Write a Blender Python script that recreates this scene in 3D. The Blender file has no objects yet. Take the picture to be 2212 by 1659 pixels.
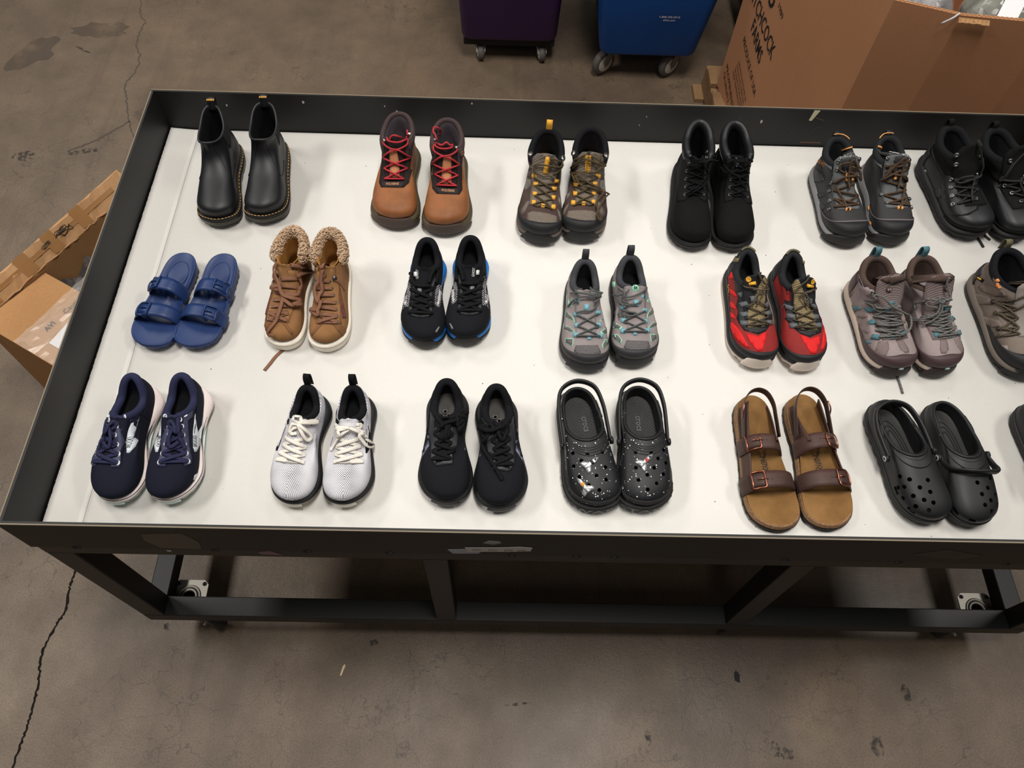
import bpy, bmesh, math, random
import numpy as np
from mathutils import Vector, Matrix
from mathutils.bvhtree import BVHTree

S = bpy.context.scene
COL = S.collection
random.seed(7)
PI = math.pi
Z0 = 0.79            # height of the white display surface

# ---------------------------------------------------------------- camera
def make_camera():
    f, px, py, pz, pitch, yaw, roll = 1687.17, 0.94565, -0.51508, 1.58648 + Z0, 1.04576659, 0.0384508932, 0.0553237379
    cp, sp, cy, sy = math.cos(pitch), math.sin(pitch), math.cos(yaw), math.sin(yaw)
    fw = Vector((sy * cp, cy * cp, -sp)); r = Vector((cy, -sy, 0)); u = r.cross(fw)
    cr_, sr = math.cos(roll), math.sin(roll)
    r2 = r * cr_ + u * sr; u2 = u * cr_ - r * sr
    cam = bpy.data.cameras.new('camera'); o = bpy.data.objects.new('camera', cam); COL.objects.link(o)
    m = Matrix((r2, u2, -fw)).transposed().to_4x4(); m.translation = Vector((px, py, pz))
    o.matrix_world = m
    cam.sensor_fit = 'HORIZONTAL'; cam.sensor_width = 36; cam.lens = f / 2212 * 36
    cam.clip_start = 0.05; cam.clip_end = 100
    S.camera = o
make_camera()

# ---------------------------------------------------------------- light
S.view_settings.view_transform = 'Standard'
S.view_settings.look = 'None'
S.view_settings.gamma = 1
S.view_settings.use_curve_mapping = False
S.view_settings.exposure = -0.9

w = bpy.data.worlds.new('warehouse_air'); S.world = w; w.use_nodes = True
bg = w.node_tree.nodes['Background']
bg.inputs[0].default_value = (1.0, 0.95, 0.89, 1); bg.inputs[1].default_value = 0.14

def area(name, loc, sx, sy, power, target=None, col=(1, 0.965, 0.91)):
    l = bpy.data.lights.new(name, 'AREA'); l.shape = 'RECTANGLE'; l.size = sx; l.size_y = sy
    l.energy = power; l.color = col
    o = bpy.data.objects.new(name, l); COL.objects.link(o); o.location = loc
    d = (Vector(target) - Vector(loc)) if target else Vector((0, 0, -1))
    o.rotation_euler = d.to_track_quat('-Z', 'Y').to_euler()
    return o
# rows of high bay fixtures under the warehouse roof
area('high_bay_lamp', (1.3, 0.35, 6.2), 0.9, 2.0, 410)
area('high_bay_lamp', (1.9, 4.4, 6.2), 0.9, 2.0, 120)
area('high_bay_lamp', (-3.4, 0.9, 6.2), 0.9, 2.0, 350)
area('high_bay_lamp', (5.4, 1.2, 6.2), 0.9, 2.0, 220)
area('high_bay_lamp', (-3.4, 5.0, 6.2), 0.9, 2.0, 260)
area('high_bay_lamp', (1.0, -3.6, 6.2), 0.9, 2.0, 60)

# ---------------------------------------------------------------- materials
MATS = {}
def lin(c):
    return tuple(((v / 255) / 12.92 if v / 255 <= 0.04045 else ((v / 255 + 0.055) / 1.055) ** 2.4) for v in c)
def mat(key, rgb, rough=0.6, metal=0.0, spec=0.4, kind=None, rgb2=None, k=1.0, bump=0.15, alpha=1.0, sheen=0.0, coat=0.0):
    """procedural material; rgb given as photo-like 0-255 sRGB albedo"""
    if key in MATS: return MATS[key]
    if max(rgb) < 70: rgb = tuple(v * .74 for v in rgb); rgb2 = tuple(v * .74 for v in rgb2) if rgb2 and max(rgb2) < 70 else rgb2
    m = bpy.data.materials.new(key); m.use_nodes = True; MATS[key] = m
    nt = m.node_tree; N = nt.nodes; Lk = nt.links; b = N['Principled BSDF']
    c = lin(rgb) + (1,)
    b.inputs['Base Color'].default_value = c
    b.inputs['Roughness'].default_value = rough; b.inputs['Metallic'].default_value = metal
    b.inputs['Specular IOR Level'].default_value = spec; b.inputs['Alpha'].default_value = alpha
    if sheen: b.inputs['Sheen Weight'].default_value = sheen; b.inputs['Sheen Roughness'].default_value = 0.5
    if coat: b.inputs['Coat Weight'].default_value = coat
    if kind is None: return m
    tc = N.new('ShaderNodeTexCoord'); co = tc.outputs['Object']
    def noise(sc, det=3, rough_=0.55, src=None):
        n = N.new('ShaderNodeTexNoise'); n.inputs['Scale'].default_value = sc; n.inputs['Detail'].default_value = det
        n.inputs['Roughness'].default_value = rough_; Lk.new(src or co, n.inputs['Vector']); return n.outputs['Fac']
    def math_(op, a, bb=None):
        n = N.new('ShaderNodeMath'); n.operation = op
        for i, v in enumerate((a, bb)):
            if v is None: continue
            if isinstance(v, (int, float)): n.inputs[i].default_value = v
            else: Lk.new(v, n.inputs[i])
        return n.outputs[0]
    def mix(fac, ca, cb):
        n = N.new('ShaderNodeMix'); n.data_type = 'RGBA'
        if isinstance(fac, (int, float)): n.inputs[0].default_value = fac
        else: Lk.new(fac, n.inputs[0])
        for i, v in ((6, ca), (7, cb)):
            if isinstance(v, tuple): n.inputs[i].default_value = v
            else: Lk.new(v, n.inputs[i])
        return n.outputs[2]
    def ramp(f, p0, p1):
        n = N.new('ShaderNodeMapRange'); n.inputs[1].default_value = p0; n.inputs[2].default_value = p1; n.clamp = True
        Lk.new(f, n.inputs[0]); return n.outputs[0]
    def bumpn(h, st, dist=0.001):
        n = N.new('ShaderNodeBump'); n.inputs['Strength'].default_value = st; n.inputs['Distance'].default_value = dist
        Lk.new(h, n.inputs['Height']); Lk.new(n.outputs[0], b.inputs['Normal'])
    c2 = (lin(rgb2) + (1,)) if rgb2 else tuple(v * 0.6 for v in c[:3]) + (1,)
    if kind == 'leather':      # fine grain, faint tonal drift
        f = ramp(noise(18 * k, 3), 0.35, 0.7)
        Lk.new(mix(f, c, c2), b.inputs['Base Color'])
        bumpn(math_('ADD', noise(900, 2), math_('MULTIPLY', noise(60, 2), 2.0)), bump, 0.0006)
    elif kind == 'suede':
        f = ramp(math_('ADD', math_('MULTIPLY', noise(25 * k, 4), 0.7), math_('MULTIPLY', noise(700, 2), 0.3)), 0.32, 0.68)
        Lk.new(mix(f, c, c2), b.inputs['Base Color'])
        bumpn(noise(1500, 2), bump, 0.0006)
    elif kind in ('mesh', 'knit', 'rib', 'weave'):
        sp = N.new('ShaderNodeSeparateXYZ'); Lk.new(co, sp.inputs[0])
        a = math_('SUBTRACT', math_('ABSOLUTE', sp.outputs[0]), math_('MULTIPLY', sp.outputs[2], 0.9))
        fr = 1600 * k
        sa = math_('SINE', math_('MULTIPLY', a, fr)); sb = math_('SINE', math_('MULTIPLY', sp.outputs[1], fr))
        if kind == 'mesh': h = math_('MULTIPLY', sa, sb); f = ramp(h, -0.1, 0.35)
        elif kind == 'weave': h = math_('MULTIPLY', math_('SINE', math_('MULTIPLY', math_('ADD', a, sp.outputs[1]), fr)), math_('SINE', math_('MULTIPLY', math_('SUBTRACT', a, sp.outputs[1]), fr))); f = ramp(h, -0.05, 0.4)
        elif kind == 'rib': h = math_('SINE', math_('MULTIPLY', math_('ADD', a, math_('MULTIPLY', sp.outputs[1], 0.5)), fr)); f = ramp(h, 0.0, 0.5)
        else:                  # knit: dots whose size drifts over the shoe
            h = math_('MULTIPLY', sa, sb); g = math_('SUBTRACT', noise(22, 1), 0.5)
            f = ramp(math_('ADD', h, math_('MULTIPLY', g, 1.3)), 0.22, 0.55)
        Lk.new(mix(f, c, c2), b.inputs['Base Color'])
        bumpn(h, bump, 0.0005)
    elif kind == 'fleck':      # rope lace with a second colour twisted in
        wv = N.new('ShaderNodeTexWave'); wv.inputs['Scale'].default_value = 90 * k; wv.inputs['Distortion'].default_value = 1.5
        wv.bands_direction = 'DIAGONAL'; Lk.new(co, wv.inputs['Vector'])
        f = ramp(wv.outputs['Fac'], 0.80, 0.90)
        Lk.new(mix(f, c, c2), b.inputs['Base Color']); bumpn(wv.outputs['Fac'], 0.3, 0.0006)
    elif kind == 'speck':      # tiny printed dots
        v = N.new('ShaderNodeTexVoronoi'); v.inputs['Scale'].default_value = 150 * k; Lk.new(co, v.inputs['Vector'])
        sel = N.new('ShaderNodeSeparateColor'); Lk.new(v.outputs['Color'], sel.inputs[0])
        big = math_('MULTIPLY', math_('LESS_THAN', v.outputs['Distance'], math_('MULTIPLY', math_('POWER', sel.outputs[0], 3.0), 0.36)), math_('GREATER_THAN', sel.outputs[1], 0.35))
        big = math_('MULTIPLY', big, ramp(noise(24, 2), 0.36, 0.46))
        Lk.new(mix(big, c, c2), b.inputs['Base Color'])
    elif kind == 'cork':
        v = N.new('ShaderNodeTexVoronoi'); v.inputs['Scale'].default_value = 420; Lk.new(co, v.inputs['Vector'])
        sc = N.new('ShaderNodeSeparateColor'); Lk.new(v.outputs['Color'], sc.inputs[0])
        Lk.new(mix(sc.outputs[0], c, c2), b.inputs['Base Color'])
    elif kind == 'card':
        f = ramp(math_('ADD', math_('MULTIPLY', noise(3 * k, 4), 0.6), math_('MULTIPLY', noise(120, 2), 0.4)), 0.3, 0.7)
        Lk.new(mix(f, c, c2), b.inputs['Base Color']); bumpn(noise(160, 2), bump, 0.001)
    elif kind == 'paint':      # satin black board with wear
        f = ramp(noise(5 * k, 5), 0.4, 0.75)
        Lk.new(mix(f, c, c2), b.inputs['Base Color'])
        Lk.new(ramp(noise(9, 4), 0.2, 0.9), b.inputs['Roughness']) if False else None
        bumpn(noise(240, 3), bump, 0.0006)
    elif kind == 'fluff':
        f = ramp(noise(260, 3), 0.3, 0.7)
        Lk.new(mix(f, c, c2), b.inputs['Base Color']); bumpn(noise(320, 3), 0.8, 0.004)
    elif kind == 'bag':
        f = ramp(noise(18, 4), 0.42, 0.58)
        Lk.new(mix(f, c, c2), b.inputs['Base Color']); bumpn(noise(35, 3), 0.6, 0.01)
    return m

# ---------------------------------------------------------------- mesh helpers
def mk(name, V, F, m, parent=None, smooth=True, fix=True):
    me = bpy.data.meshes.new(name)
    me.from_pydata([tuple(map(float, v)) for v in V], [], [tuple(int(i) for i in f) for f in F])
    if fix:
        bm = bmesh.new(); bm.from_mesh(me); bmesh.ops.recalc_face_normals(bm, faces=bm.faces); bm.to_mesh(me); bm.free()
    if smooth: me.polygons.foreach_set('use_smooth', [True] * len(me.polygons))
    if m is not None: me.materials.append(m)
    o = bpy.data.objects.new(name, me); COL.objects.link(o)
    if parent is not None: o.parent = parent
    return o
def tag(o, label=None, cat=None, group=None, kind=None):
    if label: o['label'] = label
    if cat: o['category'] = cat
    if group: o['group'] = group
    if kind: o['kind'] = kind
    return o
def thing(name, label, cat, loc=(0, 0, 0), rz=0, group=None):
    o = bpy.data.objects.new(name, None); COL.objects.link(o); o.location = loc; o.rotation_euler = (0, 0, rz)
    o.empty_display_size = 0.05
    return tag(o, label, cat, group)

class MB:
    """collects simple solids into one mesh"""
    def __init__(s): s.V = []; s.F = []
    def add(s, V, F):
        b = len(s.V); s.V += [tuple(v) for v in V]; s.F += [tuple(i + b for i in f) for f in F]; return s
    def box(s, x0, x1, y0, y1, z0, z1, M=None):
        V = [(x, y, z) for z in (z0, z1) for y in (y0, y1) for x in (x0, x1)]
        if M is not None: V = [tuple(M @ Vector(v)) for v in V]
        return s.add(V, [(0, 2, 3, 1), (4, 5, 7, 6), (0, 1, 5, 4), (2, 6, 7, 3), (0, 4, 6, 2), (1, 3, 7, 5)])
    def quadbox(s, P, th):
        """P: four corners (CCW seen from front); extruded back by th along -normal"""
        P = [Vector(p) for p in P]; n = (P[1] - P[0]).cross(P[3] - P[0]).normalized()
        V = P + [p - n * th for p in P]
        return s.add([tuple(v) for v in V], [(0, 1, 2, 3), (7, 6, 5, 4), (0, 4, 5, 1), (1, 5, 6, 2), (2, 6, 7, 3), (3, 7, 4, 0)])
    def prism(s, poly, z0, z1, M=None):
        n = len(poly); V = [(x, y, z0) for x, y in poly] + [(x, y, z1) for x, y in poly]
        if M is not None: V = [tuple(M @ Vector(v)) for v in V]
        return s.add(V, [tuple(range(n))[::-1], tuple(range(n, 2 * n))] + [(i, (i + 1) % n, (i + 1) % n + n, i + n) for i in range(n)])
    def lathe(s, prof, M=None, n=20):
        V = []; F = []
        for (r, z) in prof:
            V += [(r * math.cos(2 * PI * i / n), r * math.sin(2 * PI * i / n), z) for i in range(n)]
        for k in range(len(prof) - 1):
            F += [(k * n + i, k * n + (i + 1) % n, (k + 1) * n + (i + 1) % n, (k + 1) * n + i) for i in range(n)]
        F += [tuple(range(n))[::-1], tuple(range((len(prof) - 1) * n, len(prof) * n))]
        if M is not None: V = [tuple(M @ Vector(v)) for v in V]
        return s.add(V, F)
    def build(s, name, m, parent=None, smooth=False, bevel=0):
        o = mk(name, s.V, s.F, m, parent, smooth)
        if bevel:
            bm = bmesh.new(); bm.from_mesh(o.data)
            bmesh.ops.bevel(bm, geom=[e for e in bm.edges if len(e.link_faces) == 2 and e.calc_face_angle() > 0.6], offset=bevel, segments=2, affect='EDGES', profile=0.5)
            bm.to_mesh(o.data); bm.free()
        return o

def cr(P, n):
    """Catmull-Rom through P (axis 0), n samples"""
    P = np.asarray(P, float); K = len(P)
    if K == 2:
        u = np.linspace(0, 1, n).reshape((-1,) + (1,) * (P.ndim - 1)); return P[0] * (1 - u) + P[1] * u
    u = np.linspace(0, K - 1, n); i = np.clip(u.astype(int), 0, K - 2)
    f = (u - i).reshape((-1,) + (1,) * (P.ndim - 1))
    p1, p2 = P[i], P[i + 1]
    im = np.maximum(i - 1, 0); ip = np.minimum(i + 2, K - 1)
    sh = (-1,) + (1,) * (P.ndim - 1)
    p0 = np.where((i == 0).reshape(sh), 2 * p1 - p2, P[im]); p3 = np.where((i == K - 2).reshape(sh), 2 * p2 - p1, P[ip])
    return 0.5 * (2 * p1 + (p2 - p0) * f + (2 * p0 - 5 * p1 + 4 * p2 - p3) * f ** 2 + (-p0 + 3 * p1 - 3 * p2 + p3) * f ** 3)

def loft(R, cap0=False, cap1=False):
    """rings R: list of (n,3) closed loops"""
    n = len(R[0]); V = np.concatenate(R); F = []
    for k in range(len(R) - 1):
        for i in range(n):
            j = (i + 1) % n; F.append((k * n + i, k * n + j, (k + 1) * n + j, (k + 1) * n + i))
    V = [tuple(v) for v in V]
    for flag, k in ((cap0, 0), (cap1, len(R) - 1)):
        if flag:
            c = len(V); V.append(tuple(np.mean(R[k], axis=0)))
            F += [(k * n + i, k * n + (i + 1) % n, c) for i in range(n)]
    return V, F

def tube_mesh(P, Nn, rw, rt, ns=6, cap=True):
    """tube along points P with normals Nn; half width rw sideways, rt along the normal"""
    P = np.asarray(P, float); Nn = np.asarray(Nn, float)
    T = np.gradient(P, axis=0); T /= np.linalg.norm(T, axis=1)[:, None] + 1e-9
    B = np.cross(T, Nn); B /= np.linalg.norm(B, axis=1)[:, None] + 1e-9
    N2 = np.cross(B, T)
    a = np.linspace(0, 2 * PI, ns, endpoint=False)
    R = [P + math.cos(t) * rw * B + math.sin(t) * rt * N2 for t in a]     # ns x len
    R = np.stack(R, 1)
    V, F = loft(list(R))
    if cap:
        F.append(tuple(range(ns))); F.append(tuple(range((len(P) - 1) * ns, len(P) * ns)))
    return V, F

_TX = {}
def text2d(s, bold=0.0):
    """flat text mesh, width normalised to 1, baseline at 0; returns verts, faces, height/width"""
    if (s, bold) in _TX: return _TX[(s, bold)]
    cu = bpy.data.curves.new('t', 'FONT'); cu.body = s; cu.resolution_u = 2; cu.offset = bold
    o = bpy.data.objects.new('t', cu); COL.objects.link(o)
    me = bpy.data.meshes.new_from_object(o)
    V = np.array([v.co[:] for v in me.vertices]); F = [tuple(p.vertices) for p in me.polygons]
    bpy.data.objects.remove(o); bpy.data.curves.remove(cu); bpy.data.meshes.remove(me)
    x0, x1 = V[:, 0].min(), V[:, 0].max(); V[:, 0] -= x0; V /= (x1 - x0)
    _TX[(s, bold)] = (V[:, :2], F); return _TX[(s, bold)]
def text_on(name, s, o, ux, uy, wd, m, parent, bold=0.0, ht=None, slope=0):
    """text in the plane o + ux*x + uy*y, given width (and optional height)"""
    V, F = text2d(s, bold); o = Vector(o); ux = Vector(ux); uy = Vector(uy)
    h = V[:, 1].max(); sy = wd if ht is None else ht / h
    return mk(name, [tuple(o + ux * (x * wd) + uy * (y * sy + slope * x * wd)) for x, y in V], F, m, parent, False, False)

# ---------------------------------------------------------------- floor
def floor_material():
    m = bpy.data.materials.new('worn_concrete'); m.use_nodes = True
    nt = m.node_tree; N = nt.nodes; L = nt.links; b = N['Principled BSDF']
    tc = N.new('ShaderNodeTexCoord')
    def noise(sc, det, ro=0.55, dist=0.0, vec=None):
        n = N.new('ShaderNodeTexNoise'); n.inputs['Scale'].default_value = sc; n.inputs['Detail'].default_value = det
        n.inputs['Roughness'].default_value = ro; n.inputs['Distortion'].default_value = dist
        L.new(vec or tc.outputs['Object'], n.inputs['Vector']); return n.outputs['Fac']
    def rng(f, a, bb, c=0.0, d=1.0):
        n = N.new('ShaderNodeMapRange'); n.inputs[1].default_value = a; n.inputs[2].default_value = bb
        n.inputs[3].default_value = c; n.inputs[4].default_value = d; L.new(f, n.inputs[0]); return n.outputs[0]
    def mix(f, a, bb, mode='MIX'):
        n = N.new('ShaderNodeMix'); n.data_type = 'RGBA'; n.blend_type = mode
        if isinstance(f, (int, float)): n.inputs[0].default_value = f
        else: L.new(f, n.inputs[0])
        for i, v in ((6, a), (7, bb)):
            if isinstance(v, tuple): n.inputs[i].default_value = v
            else: L.new(v, n.inputs[i])
        return n.outputs[2]
    def mul(a, bb):
        n = N.new('ShaderNodeMath'); n.operation = 'MULTIPLY'
        for i, v in enumerate((a, bb)):
            if isinstance(v, (int, float)): n.inputs[i].default_value = v
            else: L.new(v, n.inputs[i])
        return n.outputs[0]
    base = mix(rng(noise(1.3, 4), 0.3, 0.7), lin((125, 106, 86)) + (1,), lin((104, 89, 75)) + (1,))
    base = mix(rng(noise(6, 6, 0.65), 0.36, 0.80), base, lin((88, 75, 62)) + (1,))
    base = mix(mul(rng(noise(0.9, 3, 0.5, 0.8), 0.56, 0.70), 0.55), base, lin((74, 63, 56)) + (1,))
    # streaks along the traffic direction
    mp = N.new('ShaderNodeMapping'); mp.inputs['Scale'].default_value = (9, 1.1, 1); L.new(tc.outputs['Object'], mp.inputs['Vector'])
    base = mix(mul(rng(noise(1.6, 5, 0.6, 0.4, mp.outputs[0]), 0.55, 0.75), 0.40), base, lin((78, 66, 58)) + (1,))
    # salt and pepper aggregate
    base = mix(mul(rng(noise(230, 4, 0.75), 0.48, 0.66), 0.7), base, lin((66, 57, 50)) + (1,))
    base = mix(mul(rng(noise(260, 3, 0.6), 0.60, 0.74), 0.5), base, lin((156, 140, 122)) + (1,))
    # hair cracks
    v = N.new('ShaderNodeTexVoronoi'); v.feature = 'DISTANCE_TO_EDGE'; v.inputs['Scale'].default_value = 9
    nz = N.new('ShaderNodeTexNoise'); nz.inputs['Scale'].default_value = 14; nz.inputs['Detail'].default_value = 4; L.new(tc.outputs['Object'], nz.inputs['Vector'])
    vm = N.new('ShaderNodeMix'); vm.data_type = 'VECTOR'; vm.inputs[0].default_value = 0.14
    L.new(tc.outputs['Object'], vm.inputs[4]); L.new(nz.outputs['Color'], vm.inputs[5]); L.new(vm.outputs[1], v.inputs['Vector'])
    crk = mul(rng(v.outputs['Distance'], 0.004, 0.016, 1, 0), rng(noise(1.9, 3), 0.50, 0.60))
    base = mix(mul(crk, 0.55), base, lin((50, 44, 40)) + (1,))
    L.new(base, b.inputs['Base Color'])
    L.new(rng(noise(3, 4), 0.3, 0.7, 0.36, 0.52), b.inputs['Roughness'])
    b.inputs['Specular IOR Level'].default_value = 0.35
    bp = N.new('ShaderNodeBump'); bp.inputs['Strength'].default_value = 0.35; bp.inputs['Distance'].default_value = 0.003
    L.new(noise(70, 5, 0.7), bp.inputs['Height']); L.new(bp.outputs[0], b.inputs['Normal'])
    return m
FLOOR = MB().box(-7, 9, -5, 9, -0.1, 0).build('floor', floor_material()); tag(FLOOR, kind='structure')

def crack(pts, w0, m, seed, name='crack', jit=0.0028, parent=FLOOR):
    rnd = random.Random(seed); P = cr(np.array(pts), len(pts) * 9); V = []; F = []
    for i, p in enumerate(P):
        t = P[min(i + 1, len(P) - 1)] - P[max(i - 1, 0)]; t /= np.linalg.norm(t); nrm = np.array([-t[1], t[0]])
        c = p + nrm * rnd.uniform(-jit, jit); wd = w0 * rnd.uniform(0.45, 1.0)
        V += [(*(c - nrm * wd), 0.0008), (*(c + nrm * wd), 0.0008)]
        if i: F.append((2 * i - 2, 2 * i, 2 * i + 1, 2 * i - 1))
    return mk(name, V, F, m, parent, False, False)
M_crack = mat('crack_dark', (38, 33, 31), 0.95, spec=0.1)
M_crack2 = mat('crack_soft', (84, 76, 68), 0.95, spec=0.1)
crack([(-0.31, 0.30), (-0.324, 0.16), (-0.326, 0.118), (-0.32, 0.049), (-0.337, -0.005), (-0.349, -0.083), (-0.335, -0.146), (-0.330, -0.219), (-0.331, -0.279), (-0.336, -0.36), (-0.34, -0.6)], 0.0045, M_crack, 3)
crack([(-0.95, 3.4), (-0.81, 2.949), (-0.784, 2.844), (-0.748, 2.783), (-0.753, 2.708), (-0.744, 2.609), (-0.713, 2.545), (-0.707, 2.435), (-0.728, 2.357), (-0.705, 2.267), (-0.681, 2.195), (-0.651, 2.118), (-0.606, 2.014), (-0.55, 1.9)], 0.004, M_crack2, 5, jit=0.005)
crack([(-0.651, 2.118), (-0.73, 2.03), (-0.80, 1.97), (-0.86, 1.93)], 0.005, M_crack2, 8)

def stain_material(key, rgb, thr, sc):
    m = bpy.data.materials.new(key); m.use_nodes = True; nt = m.node_tree; N = nt.nodes; L = nt.links; b = N['Principled BSDF']
    b.inputs['Base Color'].default_value = lin(rgb) + (1,); b.inputs['Roughness'].default_value = 0.7
    tc = N.new('ShaderNodeTexCoord'); n = N.new('ShaderNodeTexNoise'); n.inputs['Scale'].default_value = sc; n.inputs['Detail'].default_value = 5
    L.new(tc.outputs['Object'], n.inputs['Vector'])
    mr = N.new('ShaderNodeMapRange'); mr.inputs[1].default_value = thr; mr.inputs[2].default_value = thr + 0.22; mr.inputs[4].default_value = 0.75
    L.new(n.outputs['Fac'], mr.inputs[0]); L.new(mr.outputs[0], b.inputs['Alpha']); return m
M_rub = stain_material('rubber_mark', (48, 42, 40), 0.42, 60)
M_stain = stain_material('oil_stain', (84, 72, 61), 0.40, 5)
def patch(name, x, y, a, b_, rot, m, n=22, seed=1, z=0.0006):
    rnd = random.Random(seed); V = []
    for i in range(n):
        t = 2 * PI * i / n; r = 1 + rnd.uniform(-0.25, 0.2); px, py = a * r * math.cos(t), b_ * r * math.sin(t)
        V.append((x + px * math.cos(rot) - py * math.sin(rot), y + px * math.sin(rot) + py * math.cos(rot), z))
    return mk(name, V, [tuple(range(n))], m, FLOOR, False, False)
patch('oil_stain', -1.19, 2.54, 0.075, 0.13, -0.5, M_stain, seed=2)
patch('oil_stain', -0.93, 2.72, 0.13, 0.06, 0.1, M_stain, seed=3)
patch('oil_stain', -0.60, 2.16, 0.05, 0.035, 0.3, M_stain, seed=4)
patch('scuff_mark', -0.80, 1.93, 0.07, 0.014, 0.25, M_rub, seed=5)
patch('scuff_mark', -0.98, 2.575, 0.045, 0.007, -0.5, M_rub, seed=6)
patch('scuff_mark', -1.03, 1.90, 0.05, 0.03, 0, M_rub, seed=7)
patch('scuff_mark', 1.663, -0.108, 0.009, 0.018, 0, mat('rubber_solid', (44, 39, 38), 0.8), seed=8)
for i, (x, y, a, b_) in enumerate([(1.745, -0.30, 0.012, 0.02), (1.775, -0.31, 0.02, 0.016), (2.035, -0.285, 0.02, 0.026), (2.149, -0.15, 0.013, 0.03), (0.60, -0.028, 0.012, 0.011), (1.627, 0.02, 0.02, 0.008), (1.026, -0.19, 0.035, 0.004), (1.39, -0.272, 0.008, 0.02), (-0.01, 0.008, 0.011, 0.014)]):
    patch('scuff_mark', x, y, a, b_, 0.1, M_rub, seed=20 + i)
# scattered litter on the floor
M_chip = mat('pale_wood_chip', (214, 190, 150), 0.7)
o = MB().prism([(-0.004, -0.016), (0.001, -0.016), (0.005, 0.012), (0.002, 0.017), (-0.002, 0.01)], 0, 0.002).build('wood_splinter', M_chip)
o.location = (0.519, -0.105, 0.0); o.rotation_euler = (0, 0, -0.15); tag(o, 'tiny pale wood splinter on the bare floor in front of the table', 'splinter')

wb = MB().box(-7, 9, 9, 9.1, 0, 7).build('wall_back', mat('warehouse_wall', (170, 166, 158), .8, kind='card', rgb2=(160, 156, 148))); tag(wb, kind='structure')

# ---------------------------------------------------------------- display table
M_blk = mat('black_board', (32, 31, 30), 0.5, spec=0.35, kind='paint', rgb2=(25, 24, 24), bump=0.06)
M_steel = mat('black_steel', (33, 32, 33), 0.45, spec=0.4, kind='paint', rgb2=(27, 26, 27), bump=0.05)
M_raw = mat('raw_board_edge', (128, 116, 98), 0.8)
M_white = mat('white_foam_board', (224, 221, 216), 0.62, spec=0.25, kind='card', rgb2=(219, 216, 210), k=0.6, bump=0.03)
M_zinc = mat('zinc_plate', (146, 142, 134), 0.45, metal=0.6)
M_wheel = mat('grey_rubber', (52, 50, 50), 0.6)
TW, TD, LH = 2.44, 1.219, 0.1286
tbl = thing('display_table', 'long black steel table on casters with a shallow lipped tray top', 'table', (0, 0, 0))
zb = Z0 - 0.004
lip = MB().box(-0.008, TW + 0.008, -0.008, 0, zb, Z0 + LH).build('lip_panel', M_blk, tbl)
liL = MB().box(-0.008, 0, 0, TD, zb, Z0 + LH).build('lip_panel', M_blk, tbl)
liB = MB().box(-0.008, TW + 0.008, TD, TD + 0.008, zb, Z0 + LH).build('lip_panel', M_blk, tbl)
liR = MB().box(TW, TW + 0.008, 0, TD, zb, Z0 + LH).build('lip_panel', M_blk, tbl)
zt = Z0 + LH
MB().box(-0.008, TW + 0.008, -0.0075, -0.0048, zt, zt + 0.0006).build('raw_edge', M_raw, lip)
MB().box(-0.0075, -0.0048, 0.0, TD, zt, zt + 0.0006).build('raw_edge', M_raw, liL)
MB().box(-0.008, TW + 0.008, TD + 0.0048, TD + 0.0075, zt, zt + 0.0006).build('raw_edge', M_raw, liB)
MB().box(0, TW, 0, TD, Z0 - 0.016, Z0 - 0.0041).build('tray_base', M_blk, tbl)
ft = zb - 0.0125; P = 0.054; RB = Z0 - 0.651; ex = 0.004
def rail(x0, x1, y0, y1, z0, z1, nm): return MB().box(x0, x1, y0, y1, z0, z1).build(nm, M_steel, tbl, bevel=0.003)
for y0 in (-ex, TD + ex - P):
    rail(-ex, TW + ex, y0, y0 + P, ft - 0.04, ft + 0.0125, 'top_rail')
    rail(-ex, TW + ex, y0, y0 + P, RB, RB + P, 'bottom_rail')
    for x1 in (P, 0.8485, 1.646, TW):
        rail(x1 - P - (ex if x1 == P else 0), x1 + (ex if x1 == TW else 0), y0 + 0.0005, y0 + P - 0.0005, RB + P - 0.001, ft - 0.039, 'post')
for x0 in (-ex, TW + ex - P):
    rail(x0, x0 + P, P - ex, TD + ex - P, ft - 0.04, ft, 'top_rail')
    rail(x0, x0 + P, P - ex, TD + ex - P, RB + 0.001, RB + P - 0.001, 'bottom_rail')
# small weld beads along the lip
for x in (0.085, 0.37, 0.56, 0.73, 0.985, 1.12, 1.20, 1.56, 1.80, 2.03):
    MB().lathe([(0.001, -0.009), (0.0025, -0.005), (0.0026, 0.005), (0.001, 0.009)], Matrix.Translation((x, -0.008, zb)) @ Matrix.Rotation(PI / 2, 4, 'Y'), 8).build('weld_bead', M_steel, tbl, True)

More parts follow.
